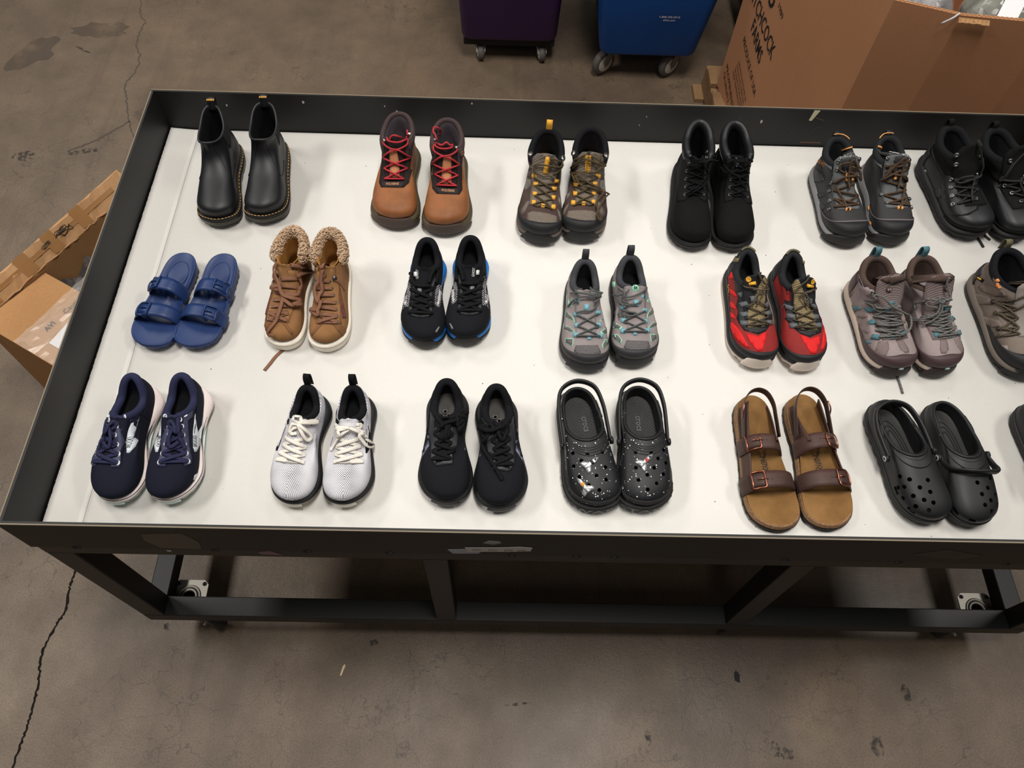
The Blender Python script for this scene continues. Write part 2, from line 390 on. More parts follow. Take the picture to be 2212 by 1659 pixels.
def caster(x, y, ang, steer):
    """plate under the frame corner > fork, wheel, hub, bolts"""
    pl = MB(); s_ = 0.048
    pl.prism([(-s_, -s_ + .012), (-s_ + .012, -s_), (s_ - .012, -s_), (s_, -s_ + .012), (s_, s_ - .012), (s_ - .012, s_), (-s_ + .012, s_), (-s_, s_ - .012)], -0.004, 0)
    o = pl.build('caster_plate', M_zinc, tbl); o.location = (x, y, RB - 0.0005); o.rotation_euler = (0, 0, ang)
    for r0 in (0.030, 0.021):
        MB().lathe([(r0 - .004, 0), (r0 - .002, .003), (r0 + .002, .003), (r0 + .004, 0)], n=24).build('swivel_ring', M_zinc, o, True)
    for sx, sy in ((-1, -1), (1, -1), (1, 1), (-1, 1)):
        MB().lathe([(0.006, 0.0005), (0.006, 0.0012)], Matrix.Translation((sx * .037, sy * .037, 0)), 10).build('bolt_hole', mat('hole_dark', (30, 28, 27), 0.8), o)
    R = Matrix.Rotation(steer, 4, 'Z')
    fk = MB()
    fk.lathe([(0.030, -0.004), (0.034, -0.012), (0.030, -0.020), (0.02, -0.022)], None, 20)
    for sgn in (-1, 1):
        fk.prism([(-0.026, -0.02), (0.034, -0.02), (0.068, -0.075), (0.062, -0.088), (0.046, -0.088)], sgn * 0.021 - 0.0015, sgn * 0.021 + 0.0015, R @ Matrix.Rotation(PI / 2, 4, 'X'))
    fk.build('caster_fork', M_zinc, o)
    W = R @ Matrix.Translation((0.052, 0, -0.0845)) @ Matrix.Rotation(PI / 2, 4, 'X')
    MB().lathe([(0.030, -0.014), (0.048, -0.016), (0.053, -0.009), (0.0535, 0.009), (0.048, 0.016), (0.030, 0.014)], W, 28).build('caster_wheel', M_wheel, o, True)
    MB().lathe([(0.034, -0.0165), (0.012, -0.019), (0.012, 0.019), (0.034, 0.0165)], W, 20).build('wheel_hub', M_zinc, o)
    MB().lathe([(0.004, -0.032), (0.008, -0.032), (0.008, -0.026), (0.004, -0.026), (0.004, 0.026), (0.008, 0.026), (0.008, 0.032), (0.004, 0.032)], W, 6).build('axle_bolt', mat('bright_bolt', (205, 205, 205), 0.25, metal=1), o)
caster(0.088, 0.062, 0.0, -0.62)
caster(2.345, 0.062, 0.0, PI + 0.5)
caster(0.088, TD - 0.068, 0.0, 0.9)
caster(2.345, TD - 0.066, 0.0, 2.5)

# tape, labels and chips on the lip (front face at y = -0.008)
M_tape = mat('brown_clear_tape', (92, 84, 74), 0.25, alpha=0.45)
M_label = mat('paper_label', (196, 192, 190), 0.6)
yf = -0.0088
def flat_front(name, pts, m, parent, y=yf):
    return mk(name, [(x, y, z) for x, z in pts] + [(x, y + 0.0006, z) for x, z in pts],
              [tuple(range(len(pts))), tuple(range(len(pts), 2 * len(pts)))] + [(i, (i + 1) % len(pts), (i + 1) % len(pts) + len(pts), i + len(pts)) for i in range(len(pts))], m, parent, False)
flat_front('clear_tape', [(0.245, Z0 + .05), (0.253, Z0 + .09), (0.335, Z0 + .098), (0.352, Z0 + .05), (0.345, Z0 + .004), (0.262, Z0 + .008)], M_tape, lip)
lb = flat_front('paper_label', [(0.862, Z0 + .004), (0.852, Z0 + .028), (0.905, Z0 + .034), (0.925, Z0 + .028), (0.915, Z0 + .006)], mat('paper_label_blue', (168, 172, 186), 0.6), lip)
lb2 = flat_front('paper_label', [(0.893, Z0 + .020), (0.888, Z0 + .046), (0.96, Z0 + .050), (0.998, Z0 + .056), (1.025, Z0 + .052), (1.022, Z0 + .030), (0.978, Z0 + .024)], M_label, lip, yf - 0.0008)
M_ink = mat('print_ink', (40, 38, 40), 0.7)
for x, tx in ((0.903, 'I(O)'), (0.936, 'I(C)'), (0.968, '(O)'), (0.995, 'I(O)')):
    text_on('label_print', tx, (x, yf - 0.0016, Z0 + .031), (1, 0, 0.06), (0, 0, 1), 0.017, M_ink, lb2)
flat_front('sticker', [(0.925, Z0 + .074), (0.936, Z0 + .088), (0.958, Z0 + .084), (0.962, Z0 + .076), (0.945, Z0 + .066)], mat('grey_sticker', (150, 148, 148), 0.6), lip)
flat_front('sticker', [(0.262, zb - .026), (0.262, zb - .016), (0.271, zb - .016), (0.271, zb - .026)], M_label, tbl, -ex - 0.0008)
flat_front('clear_tape', [(0.455, zb - .034), (0.452, zb - .018), (0.478, zb - .010), (0.502, zb - .036)], mat('pink_tape', (150, 118, 128), 0.35, alpha=0.7), tbl, -ex - 0.0008)
flat_front('clear_tape', [(1.80, Z0 + .05), (1.86, Z0 + .085), (1.95, Z0 + .05), (1.90, Z0 + .025)], mat('dull_tape', (66, 62, 60), 0.35, alpha=0.5), lip)
M_chipw = mat('bare_paint_chip', (196, 190, 182), 0.7)
for x, z, r in ((0.185, .088, .003), (0.398, .106, .0035), (0.652, .083, .0035), (0.86, .118, .0025), (0.62, .1, .0018), (1.668, .085, .004), (1.33, .06, .0015), (1.345, .09, .0016)):
    flat_front('paint_chip', [(x + r * math.cos(t) * random.uniform(.7, 1.2), Z0 + z + 1.4 * r * math.sin(t) * random.uniform(.7, 1.2)) for t in np.linspace(0, 2 * PI, 9)[:-1]], M_chipw, liB, TD - 0.0007)
flat_front('tape_scrap', [(1.802, Z0 + .128), (1.798, Z0 + .094), (1.806, Z0 + .092), (1.818, Z0 + .128)], mat('cream_tape', (214, 204, 170), 0.6), liB, TD - 0.0008)
flat_front('scratch', [(1.80, Z0 + .013), (1.80, Z0 + .015), (1.86, Z0 + .016), (1.86, Z0 + .0135)], mat('rust_scratch', (120, 84, 62), 0.8), liB, TD - 0.0007)
for (xa, za, xb, zb2) in ((1.80, .108, 1.84, .094), (1.60, .04, 1.605, .10), (1.75, .045, 1.765, .06), (1.82, .055, 1.835, .075), (1.55, .03, 1.56, .05)):
    flat_front('scratch', [(xa, Z0 + za), (xa + .001, Z0 + za + .001), (xb + .001, Z0 + zb2 + .001), (xb, Z0 + zb2)], mat('grey_scratch', (96, 92, 88), 0.8), liB, TD - 0.0007)

# white boards lining the tray: a main board and a narrower strip on the left
def ragged_board(name, x0, x1, y0, y1, label, dz=0.0, lift=None, ragged=True):
    n = 220; V = []; F = []; rnd = random.Random(int(x1 * 100))
    xs = np.linspace(x0, x1, 7 if x1 - x0 < 0.5 else 3)
    for i in range(n):
        y = y0 + (y1 - y0) * i / (n - 1)
        for j, x in enumerate(xs):
            xx = x + (rnd.uniform(0, 0.0012) if (j == 0 and ragged) else 0); yy = y
            if i == n - 1: yy -= 0.0005
            zz = Z0 + dz + (lift(x, y) if lift else 0)
            V.append((xx, yy, zz))
    k = len(xs)
    for i in range(n - 1):
        for j in range(k - 1): F.append((i * k + j, i * k + j + 1, (i + 1) * k + j + 1, (i + 1) * k + j))
    top = len(V); V += [(x, y, z - 0.0035 - dz * 0) for x, y, z in V]
    F += [tuple(v + top for v in f[::-1]) for f in F]
    b = [j for j in range(k)] + [i * k + k - 1 for i in range(1, n)] + [(n - 1) * k + j for j in range(k - 2, -1, -1)] + [i * k for i in range(n - 2, 0, -1)]
    F += [(b[i], b[(i + 1) % len(b)], b[(i + 1) % len(b)] + top, b[i] + top) for i in range(len(b))]
    o = mk(name, V, F, M_white, None, True)
    for p in o.data.polygons:
        if abs(p.normal.z) < 0.9: p.use_smooth = False
    return tag(o, label, 'board')
ragged_board('display_board', 0.0845, TW - 0.003, 0.003, TD - 0.002, 'large white foam board covering most of the tray under the shoes', ragged=False)
ragged_board('display_board', 0.004, 0.0835, 0.003, TD - 0.002, 'narrow white board strip along the left lip of the tray', lift=lambda x, y: 0.006 * ((0.0835 - x) / 0.08) ** 1.4)

rc = random.Random(21); cm = MB()
for _ in range(70):
    x, y = rc.uniform(.12, 2.35), rc.uniform(.04, 1.18); r = rc.uniform(.0006, .0014); cm.lathe([(r, 0), (r * .7, r)], Matrix.Translation((x, y, Z0 + .0001)), 5)
tag(cm.build('crumbs', mat('dark_crumb', (60, 52, 46), .9)), 'tiny dark crumbs scattered over the white board', 'crumbs', kind='stuff')

# ---------------------------------------------------------------- carton on the left
M_card = mat('brown_cardboard', (176, 132, 88), 0.75, spec=0.2, kind='card', rgb2=(160, 117, 76), bump=0.1)
M_card2 = mat('pale_cardboard', (188, 146, 104), 0.7, spec=0.25, kind='card', rgb2=(172, 130, 90), bump=0.1)
M_cin = mat('inner_cardboard', (150, 108, 68), 0.8, spec=0.15, kind='card', rgb2=(138, 98, 60))
M_packtape = mat('tan_packing_tape', (158, 116, 74), 0.22, spec=0.5)
M_film = mat('clear_plastic_film', (225, 220, 214), 0.12, alpha=0.22, spec=0.8)
def carton():
    e1 = Vector((0.49, 0.872, 0)).normalized(); e2 = Vector((e1.y, -e1.x, 0)); C = Vector((-0.592, 0.788, 0)); A, B, H, T = 0.60, 0.335, 0.42, 0.006
    root = thing('open_carton', 'open brown cardboard carton with raised flap beside the left end of the table', 'carton', C)
    M = Matrix((e1, e2, Vector((0, 0, 1)))).transposed().to_4x4()
    def bx(nm, x0, x1, y0, y1, z0, z1, m=M_card): return MB().box(x0, x1, y0, y1, z0, z1, M).build(nm, m, root)
    bx('bottom_panel', 0, A, 0, B, 0.0, T, M_cin)
    bx('side_panel', 0, T, 0, B, T, H); bx('side_panel', A - T, A, 0, B, T, H)
    bx('side_panel', T, A - T, 0, T, T, H); bx('side_panel', T, A - T, B - T, B, T, H)
    q = lambda a, b, z: tuple(M @ Vector((a, b, z)))
    # raised far flap, leaning outwards from the left long edge
    rnd = random.Random(4); n = 30; V = []; F = []
    for i in range(n):
        a = -0.02 + (A + 0.06) * i / (n - 1); ww = 0.15 - 0.03 * abs(math.sin(i * 0.9)) * 0.15
        for (off, hh) in ((0.004, H), (-0.014 - 0.006 * i / n, H + 0.028), (-0.030 - 0.012 * i / n, H + ww * 0.36)):
            V.append(q(a + rnd.uniform(-.002, .002), off + rnd.uniform(-.0025, .0025), hh + rnd.uniform(-.003, .003)))
        for (off, hh) in ((-0.002, H), (-0.020 - 0.006 * i / n, H + 0.025), (-0.036 - 0.012 * i / n, H + ww * 0.36 - .002)): V.append(q(a, off, hh))
    for i in range(n - 1):
        b0, b1 = i * 6, i * 6 + 6
        for j in range(2): F += [(b0 + j, b1 + j, b1 + j + 1, b0 + j + 1), (b0 + 3 + j, b0 + 4 + j, b1 + 4 + j, b1 + 3 + j)]
        F += [(b0, b0 + 3, b1 + 3, b1), (b0 + 2, b1 + 2, b1 + 5, b0 + 5)]
    F += [(0, 1, 4, 3), (1, 2, 5, 4)]
    fl = mk('top_flap', V, F, M_card2, root, False)
    def onflap(a, h): i = a / A; k = (h) / 0.143; return Vector(q(a, 0.0035 - (0.0335 + 0.012 * i) * k, H + 0.053 * k + 0.0055))
    # corrugated torn lip of the raised flap
    pts = np.array([q(-0.02 + 0.66 * i / 40, 0.004 + rnd.uniform(-.003, .003), H + rnd.uniform(-.004, .004)) for i in range(41)])
    V2, F2 = tube_mesh(pts, np.tile([0, 0, 1.0], (41, 1)), 0.003, 0.0025, 6); mk('torn_edge', V2, F2, mat('torn_card', (166, 128, 90), 0.9), fl)
    for a0, a1, h0, h1 in ((0.05, 0.09, 0.0, 0.142), (0.19, 0.235, 0.0, 0.142), (0.30, 0.34, 0.0, 0.142), (0.42, 0.46, 0.0, 0.14), (0.0, 0.58, 0.055, 0.085)):
        MB().quadbox([onflap(a0, h0), onflap(a1, h0), onflap(a1, h1), onflap(a0, h1)], 0.0006).build('packing_tape', M_packtape, fl)
    rs = random.Random(11)                                                  # marker scribbles
    for k, (a, h, s_) in enumerate(((0.30, 0.10, 0.02), (0.36, 0.105, 0.026), (0.38, 0.09, 0.03))):
        P2 = [onflap(a + s_ * math.cos(t * 2.3 + k) * rs.uniform(.5, 1.1), h - .02 + s_ * .8 * math.sin(t * 3.1) * rs.uniform(.5, 1)) + Vector((0, 0, 0.001)) for t in np.linspace(0, 6, 14)]
        P2 = cr(np.array([tuple(p) for p in P2]), 60); Vt, Ft = tube_mesh(P2, np.tile([0.3, -0.3, 1.0], (60, 1)), 0.0009, 0.0005, 5); mk('marker_scribble', Vt, Ft, M_ink, fl)
    # near short flap lying flat, right long flap closed over it
    nf = MB().quadbox([q(0.0, 0.01, H + .001), q(0.0, B - .01, H + .001), q(0.235, B - .01, H - .012), q(0.235, 0.012, H - .018)][::-1], 0.005).build('top_flap', M_card, root)
    rf = MB().quadbox([q(0.0, B, H + .006), q(A, B, H + .006), q(A - .02, B - 0.15, H + .008), q(0.015, B - 0.175, H + .005)], 0.005).build('top_flap', M_card2, root)
    # stretched film crumpled along the right flap's edge
    def film(b0, b1, seed, nm='plastic_film'):
        r = random.Random(seed); n1, n2 = 26, 7; V = []; F = []
        for i in range(n1):
            for j in range(n2):
                a = 0.0 + 0.60 * i / (n1 - 1); b = b0 + (b1 - b0) * j / (n2 - 1)
                V.append(q(a, b, H + 0.011 + r.uniform(0, 0.006)))
        for i in range(n1 - 1):
            for j in range(n2 - 1): F.append((i * n2 + j, i * n2 + j + 1, (i + 1) * n2 + j + 1, (i + 1) * n2 + j))
        return mk(nm, V, F, M_film, rf, False, False)
    film(B - 0.185, B - 0.10, 2); film(B - 0.10, B - 0.0, 3)
    MB().quadbox([q(0.05, B - 0.02, H + .0085), q(0.17, B - 0.01, H + .0085), q(0.17, B - 0.11, H + .0085), q(0.05, B - 0.10, H + .0085)], 0.0005).build('shipping_label', mat('white_label', (226, 224, 226), 0.5), rf)
    u1 = M.to_3x3() @ Vector((1, 0, 0)); u2 = M.to_3x3() @ Vector((0, -1, 0))
    text_on('printed_word', 'Caution', q(0.15, B - 0.135, H + .009), u1, u2, 0.075, M_ink, rf)
    text_on('printed_word', 'AVI', q(0.075, B - 0.135, H + .009), u1, u2, 0.035, M_ink, rf, 0.02)
    text_on('printed_word', 'Caution', q(0.30, B - 0.135, H + .009), u1, u2, 0.075, M_ink, rf)
    # crushed dark packing inside
    r = random.Random(9); n1 = 14; V = []; F = []
    for i in range(n1):
        for j in range(n1): V.append(q(0.02 + 0.56 * i / (n1 - 1), 0.02 + 0.30 * j / (n1 - 1), 0.33 + r.uniform(-.04, .04)))
    for i in range(n1 - 1):
        for j in range(n1 - 1): F.append((i * n1 + j, i * n1 + j + 1, (i + 1) * n1 + j + 1, (i + 1) * n1 + j))
    o = mk('packed_goods', V, F, mat('dark_packing', (58, 50, 48), 0.8, kind='bag', rgb2=(92, 84, 82)), None, True, False)
    o.parent = None; o.location = C
    tag(o, 'dark crumpled goods packed inside the open carton on the left', 'goods')
carton()

# ---------------------------------------------------------------- rolling bins behind the table
def rounded_rect(w, d, r, n=5):
    P = []
    for cx, cy, a0 in ((w / 2 - r, d / 2 - r, 0), (-w / 2 + r, d / 2 - r, PI / 2), (-w / 2 + r, -d / 2 + r, PI), (w / 2 - r, -d / 2 + r, 1.5 * PI)):
        P += [(cx + r * math.cos(a0 + PI / 2 * i / n), cy + r * math.sin(a0 + PI / 2 * i / n)) for i in range(n + 1)]
    return np.array(P)
def bin_body(w0, d0, w1, d1, z0, z1, m, root, r=0.04):
    rings = []
    for t, ins in ((0, .012), (0.004, .004), (0.02, 0), (0.5, 0), (0.95, 0), (0.951, -.02), (0.995, -.02), (1, -.012), (1, .02), (.95, .022), (.5, .022), (.04, .024)):
        w = w0 + (w1 - w0) * t - 2 * ins; d = d0 + (d1 - d0) * t - 2 * ins
        P = rounded_rect(w, d, r); rings.append(np.column_stack([P, np.full(len(P), z0 + (z1 - z0) * t)]))
    V, F = loft(rings, True, True)
    return mk('bin_body', V, F, m, root)
def bin_caster(root, x, y, zt, r, steer, mt, mh, wide=0.02):
    R = Matrix.Translation((x, y, 0)) @ Matrix.Rotation(steer, 4, 'Z'); fk = MB()
    fk.lathe([(0.028, zt - .018), (0.03, zt - .006), (0.03, zt)], Matrix.Translation((x, y, 0)), 14)
    for s_ in (-1, 1):
        fk.prism([(-0.025, zt - .01), (0.028, zt - .01), (0.055, r + .012), (0.045, r - .012), (0.028, r - .008)], s_ * (wide + .006) - .0015, s_ * (wide + .006) + .0015, R @ Matrix.Rotation(PI / 2, 4, 'X'))
    o = fk.build('caster_fork', M_zinc if mh is None else mh, root)
    W = R @ Matrix.Translation((0.038, 0, r)) @ Matrix.Rotation(PI / 2, 4, 'X')
    MB().lathe([(r * .62, -wide), (r * .9, -wide), (r, -wide * .6), (r, wide * .6), (r * .9, wide), (r * .62, wide)], W, 26).build('caster_wheel', mt, o, True)
    MB().lathe([(r * .2, -wide * 1.35), (r * .62, -wide * 1.08), (r * .66, -wide), (r * .66, wide), (r * .62, wide * 1.08), (r * .2, wide * 1.35)], W, 20).build('wheel_hub', mat('grey_hub', (186, 182, 174), 0.5), o)
M_purple = mat('purple_plastic', (52, 20, 74), 0.5, spec=0.4, kind='paint', rgb2=(46, 18, 64), bump=0.1)
M_blue = mat('blue_plastic', (4, 78, 158), 0.5, spec=0.35, kind='paint', rgb2=(3, 70, 146), bump=0.1)
M_wgrey = mat('grey_tyre', (84, 80, 78), 0.6)
pb = thing('rolling_bin', 'dark purple plastic bin on a low black wheeled dolly behind the table', 'bin', (0.966, 2.86, 0))
MB().box(-0.205, 0.205, -0.28, 0.28, 0.082, 0.118).build('dolly_deck', mat('dolly_black', (30, 28, 28), 0.7), pb, bevel=0.006)
bin_body(0.425, 0.60, 0.50, 0.70, 0.12, 0.95, M_purple, pb)
for x, y in ((-0.135, -0.225), (0.145, -0.225), (-0.135, 0.22), (0.145, 0.22)): bin_caster(pb, x, y, 0.084, 0.036, -PI / 2 + .15, M_wgrey, None, 0.013)
bb = thing('rolling_bin', 'bright blue plastic bin on grey casters beside the purple bin', 'bin', (1.575, 2.80, 0))
bin_body(0.42, 0.68, 0.60, 0.86, 0.14, 0.95, M_blue, bb)
for x, y in ((-0.15, -0.255), (0.15, -0.255), (-0.15, 0.25), (0.15, 0.25)): bin_caster(bb, x, y, 0.142, 0.058, PI + .64 if y < 0 else 0.4, M_wgrey, mat('grey_steel', (120, 118, 114), 0.4, metal=0.6), 0.016)
M_wtext = mat('white_print', (220, 224, 230), 0.5)
def bin_y(z): t = (z - .14) / .81; return -(0.68 + 0.18 * t) / 2 - 0.0015
for tx, z, wd in (('1-800-295-5510', 0.345, 0.085), ('uline.com', 0.330, 0.05)):
    text_on('phone_print', tx, (0.055 - wd / 2, bin_y(z), z), (1, 0, 0), (0, -0.11, 1), wd, M_wtext, bb, 0.01)
p2 = thing('rolling_bin', 'second dark purple bin half hidden between blue bin and big box', 'bin', (2.25, 3.02, 0))
bin_body(0.42, 0.60, 0.50, 0.70, 0.12, 0.95, M_purple, p2)
for x, y in ((-0.14, -0.22), (0.14, -0.22), (-0.14, 0.22), (0.14, 0.22)): bin_caster(p2, x, y, 0.122, 0.05, 1.2, M_wgrey, None, 0.013)

# ---------------------------------------------------------------- big bulk box on a pallet
M_box = mat('kraft_bulk_box', (180, 129, 94), 0.72, spec=0.22, kind='card', rgb2=(170, 120, 86), k=0.7, bump=0.06)
M_corr = mat('corrugated_edge', (186, 142, 96), 0.85)
M_pal = mat('pallet_wood', (150, 116, 80), 0.8, kind='card', rgb2=(118, 90, 62), k=3)
def bulk_box():
    A = Vector((1.86, 2.28)); Cc = Vector((1.995, 1.447)); d = (Cc - A).normalized()
    ring = [A, Vector((1.935, 1.86)), Cc, Vector((2.166, 1.392)), Vector((2.40, 1.362)), Vector((2.86, 1.36)), Vector((3.02, 1.52)), Vector((3.02, 2.20)), Vector((2.86, 2.36)), Vector((2.05, 2.40))]
    ring[1] = A + d * 0.515 + Vector((0.012, 0.0))
    rim = [1.10, 1.10, 1.10, 1.098, 1.102, 1.10, 1.09, 1.10, 1.10, 1.10]
    root = thing('bulk_box', 'huge brown cardboard bulk box with black farm lettering behind the table', 'box', (2.4, 1.9, 0)); off = Vector((2.4, 1.9, 0))
    ctr = sum(ring, Vector((0, 0))) / len(ring); n = len(ring)
    for i in range(n):
        a, b = ring[i], ring[(i + 1) % n]; th = 0.012
        def inn(p): v = (ctr - p).normalized(); return p + v * th
        V = [(p.x - off.x, p.y - off.y, z) for p, z in ((a, .145), (b, .145), (b, rim[(i + 1) % n]), (a, rim[i]), (inn(a), .145), (inn(b), .145), (inn(b), rim[(i + 1) % n]), (inn(a), rim[i]))]
        w_ = mk('wall_panel', V, [(0, 1, 2, 3), (7, 6, 5, 4), (0, 4, 5, 1), (1, 5, 6, 2), (3, 2, 6, 7), (0, 3, 7, 4), (1, 2, 6, 5)], M_box, root, False)
        # wavy fluting along the cut rim
        m_ = max(6, int((b - a).length / 0.006)); pts = []
        for k in range(m_ + 1):
            t = k / m_; p = a.lerp(b, t); v = (ctr - p).normalized(); q = p + v * (0.006 + 0.0035 * (1 if k % 2 else -1)); pts.append((q.x - off.x, q.y - off.y, rim[i] + (rim[(i + 1) % n] - rim[i]) * t + 0.0012))
        Vt, Ft = tube_mesh(pts, np.tile([0, 0, 1.0], (len(pts), 1)), 0.0014, 0.0014, 4); mk('fluted_edge', Vt, Ft, M_corr, w_, False)
        if i == 0: face0 = w_
        if i == 3: face3 = w_
    # print on the left wall: s runs from back to front along d
    nrm = Vector((d.y, -d.x)).normalized()
    if nrm.x > 0: nrm = -nrm
    pl0 = A; d0 = (ring[1] - ring[0]).normalized()
    n0 = Vector((d0.y, -d0.x)); n0 = -n0 if n0.x > 0 else n0
    def wr(tx, s_, z, wd, ht=None, bold=0.0, slope=-0.2):
        p = pl0 + d0 * s_ + n0 * 0.0015
        text_on('printed_text', tx, (p.x - off.x, p.y - off.y, z), (d0.x, d0.y, 0), (0, 0, 1), wd, M_ink, face0, bold, ht, slope)
    wr('HITCHCOCK', 0.035, 0.590, 0.305, 0.056, 0.01, -.22); wr('FARMS', 0.130, 0.502, 0.14, 0.054, 0.01, -.36)
    wr('1989', 0.262, 0.685, 0.052, 0.02, 0.0, -.3); wr('PRODUCE OF USA', 0.100, 0.428, 0.215, 0.028, 0.0, -.41)
    for k, tx in enumerate(('GROWN & PACKED BY', 'HITCHCOCK FARMS INC.', 'SALINAS CALIFORNIA', 'KEEP REFRIGERATED')): wr(tx, 0.118 - k * .006, 0.348 - k * 0.021, 0.15, 0.012, 0.0, -.48)
    wr('PROMINENT', 0.035, 0.258, 0.15, 0.024, 0.0, -.58); wr('QUALITY', 0.030, 0.222, 0.11, 0.022, 0.0, -.6)
    # round emblem above
    pe = pl0 + d0 * 0.205 + n0 * 0.0016
    em = MB()
    for k in range(24):
        t0, t1 = 2 * PI * k / 24, 2 * PI * (k + 1) / 24; r1 = 0.024 + (0.003 if k % 2 else 0)
        em.add([(pe.x - off.x + d0.x * r * math.cos(t), pe.y - off.y + d0.y * r * math.cos(t), 0.675 + r * math.sin(t)) for t, r in ((t0, 0.013), (t0, r1), (t1, r1), (t1, 0.013))], [(0, 1, 2, 3)])
    em.build('printed_emblem', M_ink, face0)
    # torn strip hanging on the front rim
    r = random.Random(3)
    for k in range(7):
        x0 = 2.155 + k * 0.011; y0 = 1.386 - k * 0.0013
        MB().quadbox([(x0 - off.x, y0 - off.y - .002, 1.098), (x0 + .014 - off.x, y0 - off.y - .004, 1.098), (x0 + .016 - off.x, y0 - off.y - .012, 1.091 - r.uniform(0, .004)), (x0 + .002 - off.x, y0 - off.y - .008, 1.089 - r.uniform(0, .005))][::-1], 0.001).build('torn_paper', M_corr, face3)
    P2 = cr(np.array([(2.156 - off.x, 1.392 - off.y, 1.104), (2.140 - off.x, 1.385 - off.y, 1.094), (2.120 - off.x, 1.388 - off.y, 1.075)]), 10)
    Vt, Ft = tube_mesh(P2, np.tile([0, -1.0, 0.3], (10, 1)), 0.003, 0.0008, 6); mk('plastic_tie', Vt, Ft, mat('white_plastic', (214, 216, 220), 0.4), face3)
    # bagged clothing heaped inside
    cols = [((58, 66, 50), (84, 92, 74)), ((150, 148, 150), (104, 104, 112)), ((60, 66, 58), (120, 124, 112)), ((46, 50, 66), (150, 140, 130)), ((78, 82, 66), (44, 48, 40)), ((120, 112, 108), (60, 58, 60))]
    k = 0
    for bx, by, sx, sy, sz, lab in ((2.335, 1.50, .095, .085, .09, 'dark olive clothing in a clear bag at the bulk box front rim'), (2.135, 1.555, .085, .085, .08, 'grey and pale patterned clothing bagged at left inside bulk box'), (2.56, 1.50, .10, .09, .10, 'camouflage clothing in a clear bag at right inside bulk box'), (2.22, 1.76, .12, .10, .09, 'navy and cream bagged clothing in middle of bulk box'), (2.52, 1.76, .14, .13, .10, 'mixed green bagged clothing deep inside bulk box'), (2.82, 1.60, .12, .13, .1, 'grey bagged clothing at far right inside bulk box')):
        root2 = thing('clothing_bag', lab, 'bag', (bx, by, 1.012), 0.0, 'bagged clothing in the bulk box')
        c1, c2 = cols[k]
        for nm, m, s_ in (('clothing', mat('cloth%d' % k, c1, 0.85, kind='bag', rgb2=c2), 1.0), ('plastic_film', M_film, 1.06)):
            r = random.Random(k); ph = [(r.uniform(0, 6), r.uniform(0, 6), r.uniform(4, 9), r.uniform(4, 9)) for _ in range(5)]; V = []; nn = 20; F = []
            for i in range(nn + 1):
                for j in range(2 * nn):
                    th_ = PI * i / nn; a_ = PI * j / nn; u = np.array([math.sin(th_) * math.cos(a_), math.sin(th_) * math.sin(a_), math.cos(th_)])
                    rr = s_ * (1 + sum(0.035 * math.sin(p[2] * u[0] + p[0]) * math.sin(p[3] * u[1] + p[1]) for p in ph))
                    V.append((sx * rr * u[0], sy * rr * u[1], sz * rr * u[2] + 0.0))
            for i in range(nn):
                for j in range(2 * nn): F.append((i * 2 * nn + j, i * 2 * nn + (j + 1) % (2 * nn), (i + 1) * 2 * nn + (j + 1) % (2 * nn), (i + 1) * 2 * nn + j))
            mk(nm, V, F, m, root2, nm == 'clothing', False)
        if k == 0:
            lbv = [(-.06, -.085, .066), (-.01, -.10, .062), (.03, -.03, .108), (-.02, -.015, .11)]
            lb = MB().quadbox([tuple(v) for v in lbv], 0.0008).build('paper_slip', mat('white_label', (226, 224, 226), 0.5), root2)
        k += 1
    MB().box(2.06, 2.96, 1.46, 2.30, 0.153, 0.895).build('tmp', M_box) if False else None
    bx0 = MB().box(1.90 - off.x, 3.0 - off.x, 1.46 - off.y, 2.34 - off.y, 0.146, 0.152).build('box_floor', M_box, root)
    # pallet below
    pr = thing('pallet', 'worn wooden pallet under the big brown bulk box', 'pallet', (2.4, 1.86, 0))
    for i in range(7):
        y = 1.36 + i * 0.155; MB().box(1.835 - 2.4, 3.05 - 2.4, y - 1.86, y + .105 - 1.86, 0.12, 0.143).build('deck_board', M_pal, pr, bevel=0.002)
    for x in (1.84, 2.38, 2.95): MB().box(x - 2.4, x + .09 - 2.4, 1.37 - 1.86, 2.44 - 1.86, 0.02, 0.119).build('stringer', M_pal, pr, bevel=0.002)
    for y in (1.37, 1.88, 2.34): MB().box(1.80 - 2.4, 3.05 - 2.4, y - 1.86, y + .1 - 1.86, 0.0, 0.0195).build('base_board', M_pal, pr, bevel=0.002)
bulk_box()

# ---------------------------------------------------------------- shoe builder
_T = np.array([0, .02, .06, .14, .26, .42, .58, .68, .76, .84, .91, .96, .99, 1])
_LA = np.array([0, .165, .265, .335, .365, .385, .430, .472, .490, .462, .385, .272, .138, 0])
_ME = np.array([0, .165, .265, .335, .350, .335, .395, .455, .482, .465, .402, .300, .160, 0])
_PH = np.arccos(1 - 2 * _T)
def _herm(x, X, Y):
    m = np.gradient(Y, X); i = np.clip(np.searchsorted(X, x) - 1, 0, len(X) - 2)
    h = X[i + 1] - X[i]; t = (x - X[i]) / h
    return (2 * t**3 - 3 * t**2 + 1) * Y[i] + (t**3 - 2 * t**2 + t) * h * m[i] + (-2 * t**3 + 3 * t**2) * Y[i + 1] + (t**3 - t**2) * h * m[i + 1]
def sm(x): x = np.clip(x, 0, 1); return x * x * (3 - 2 * x)

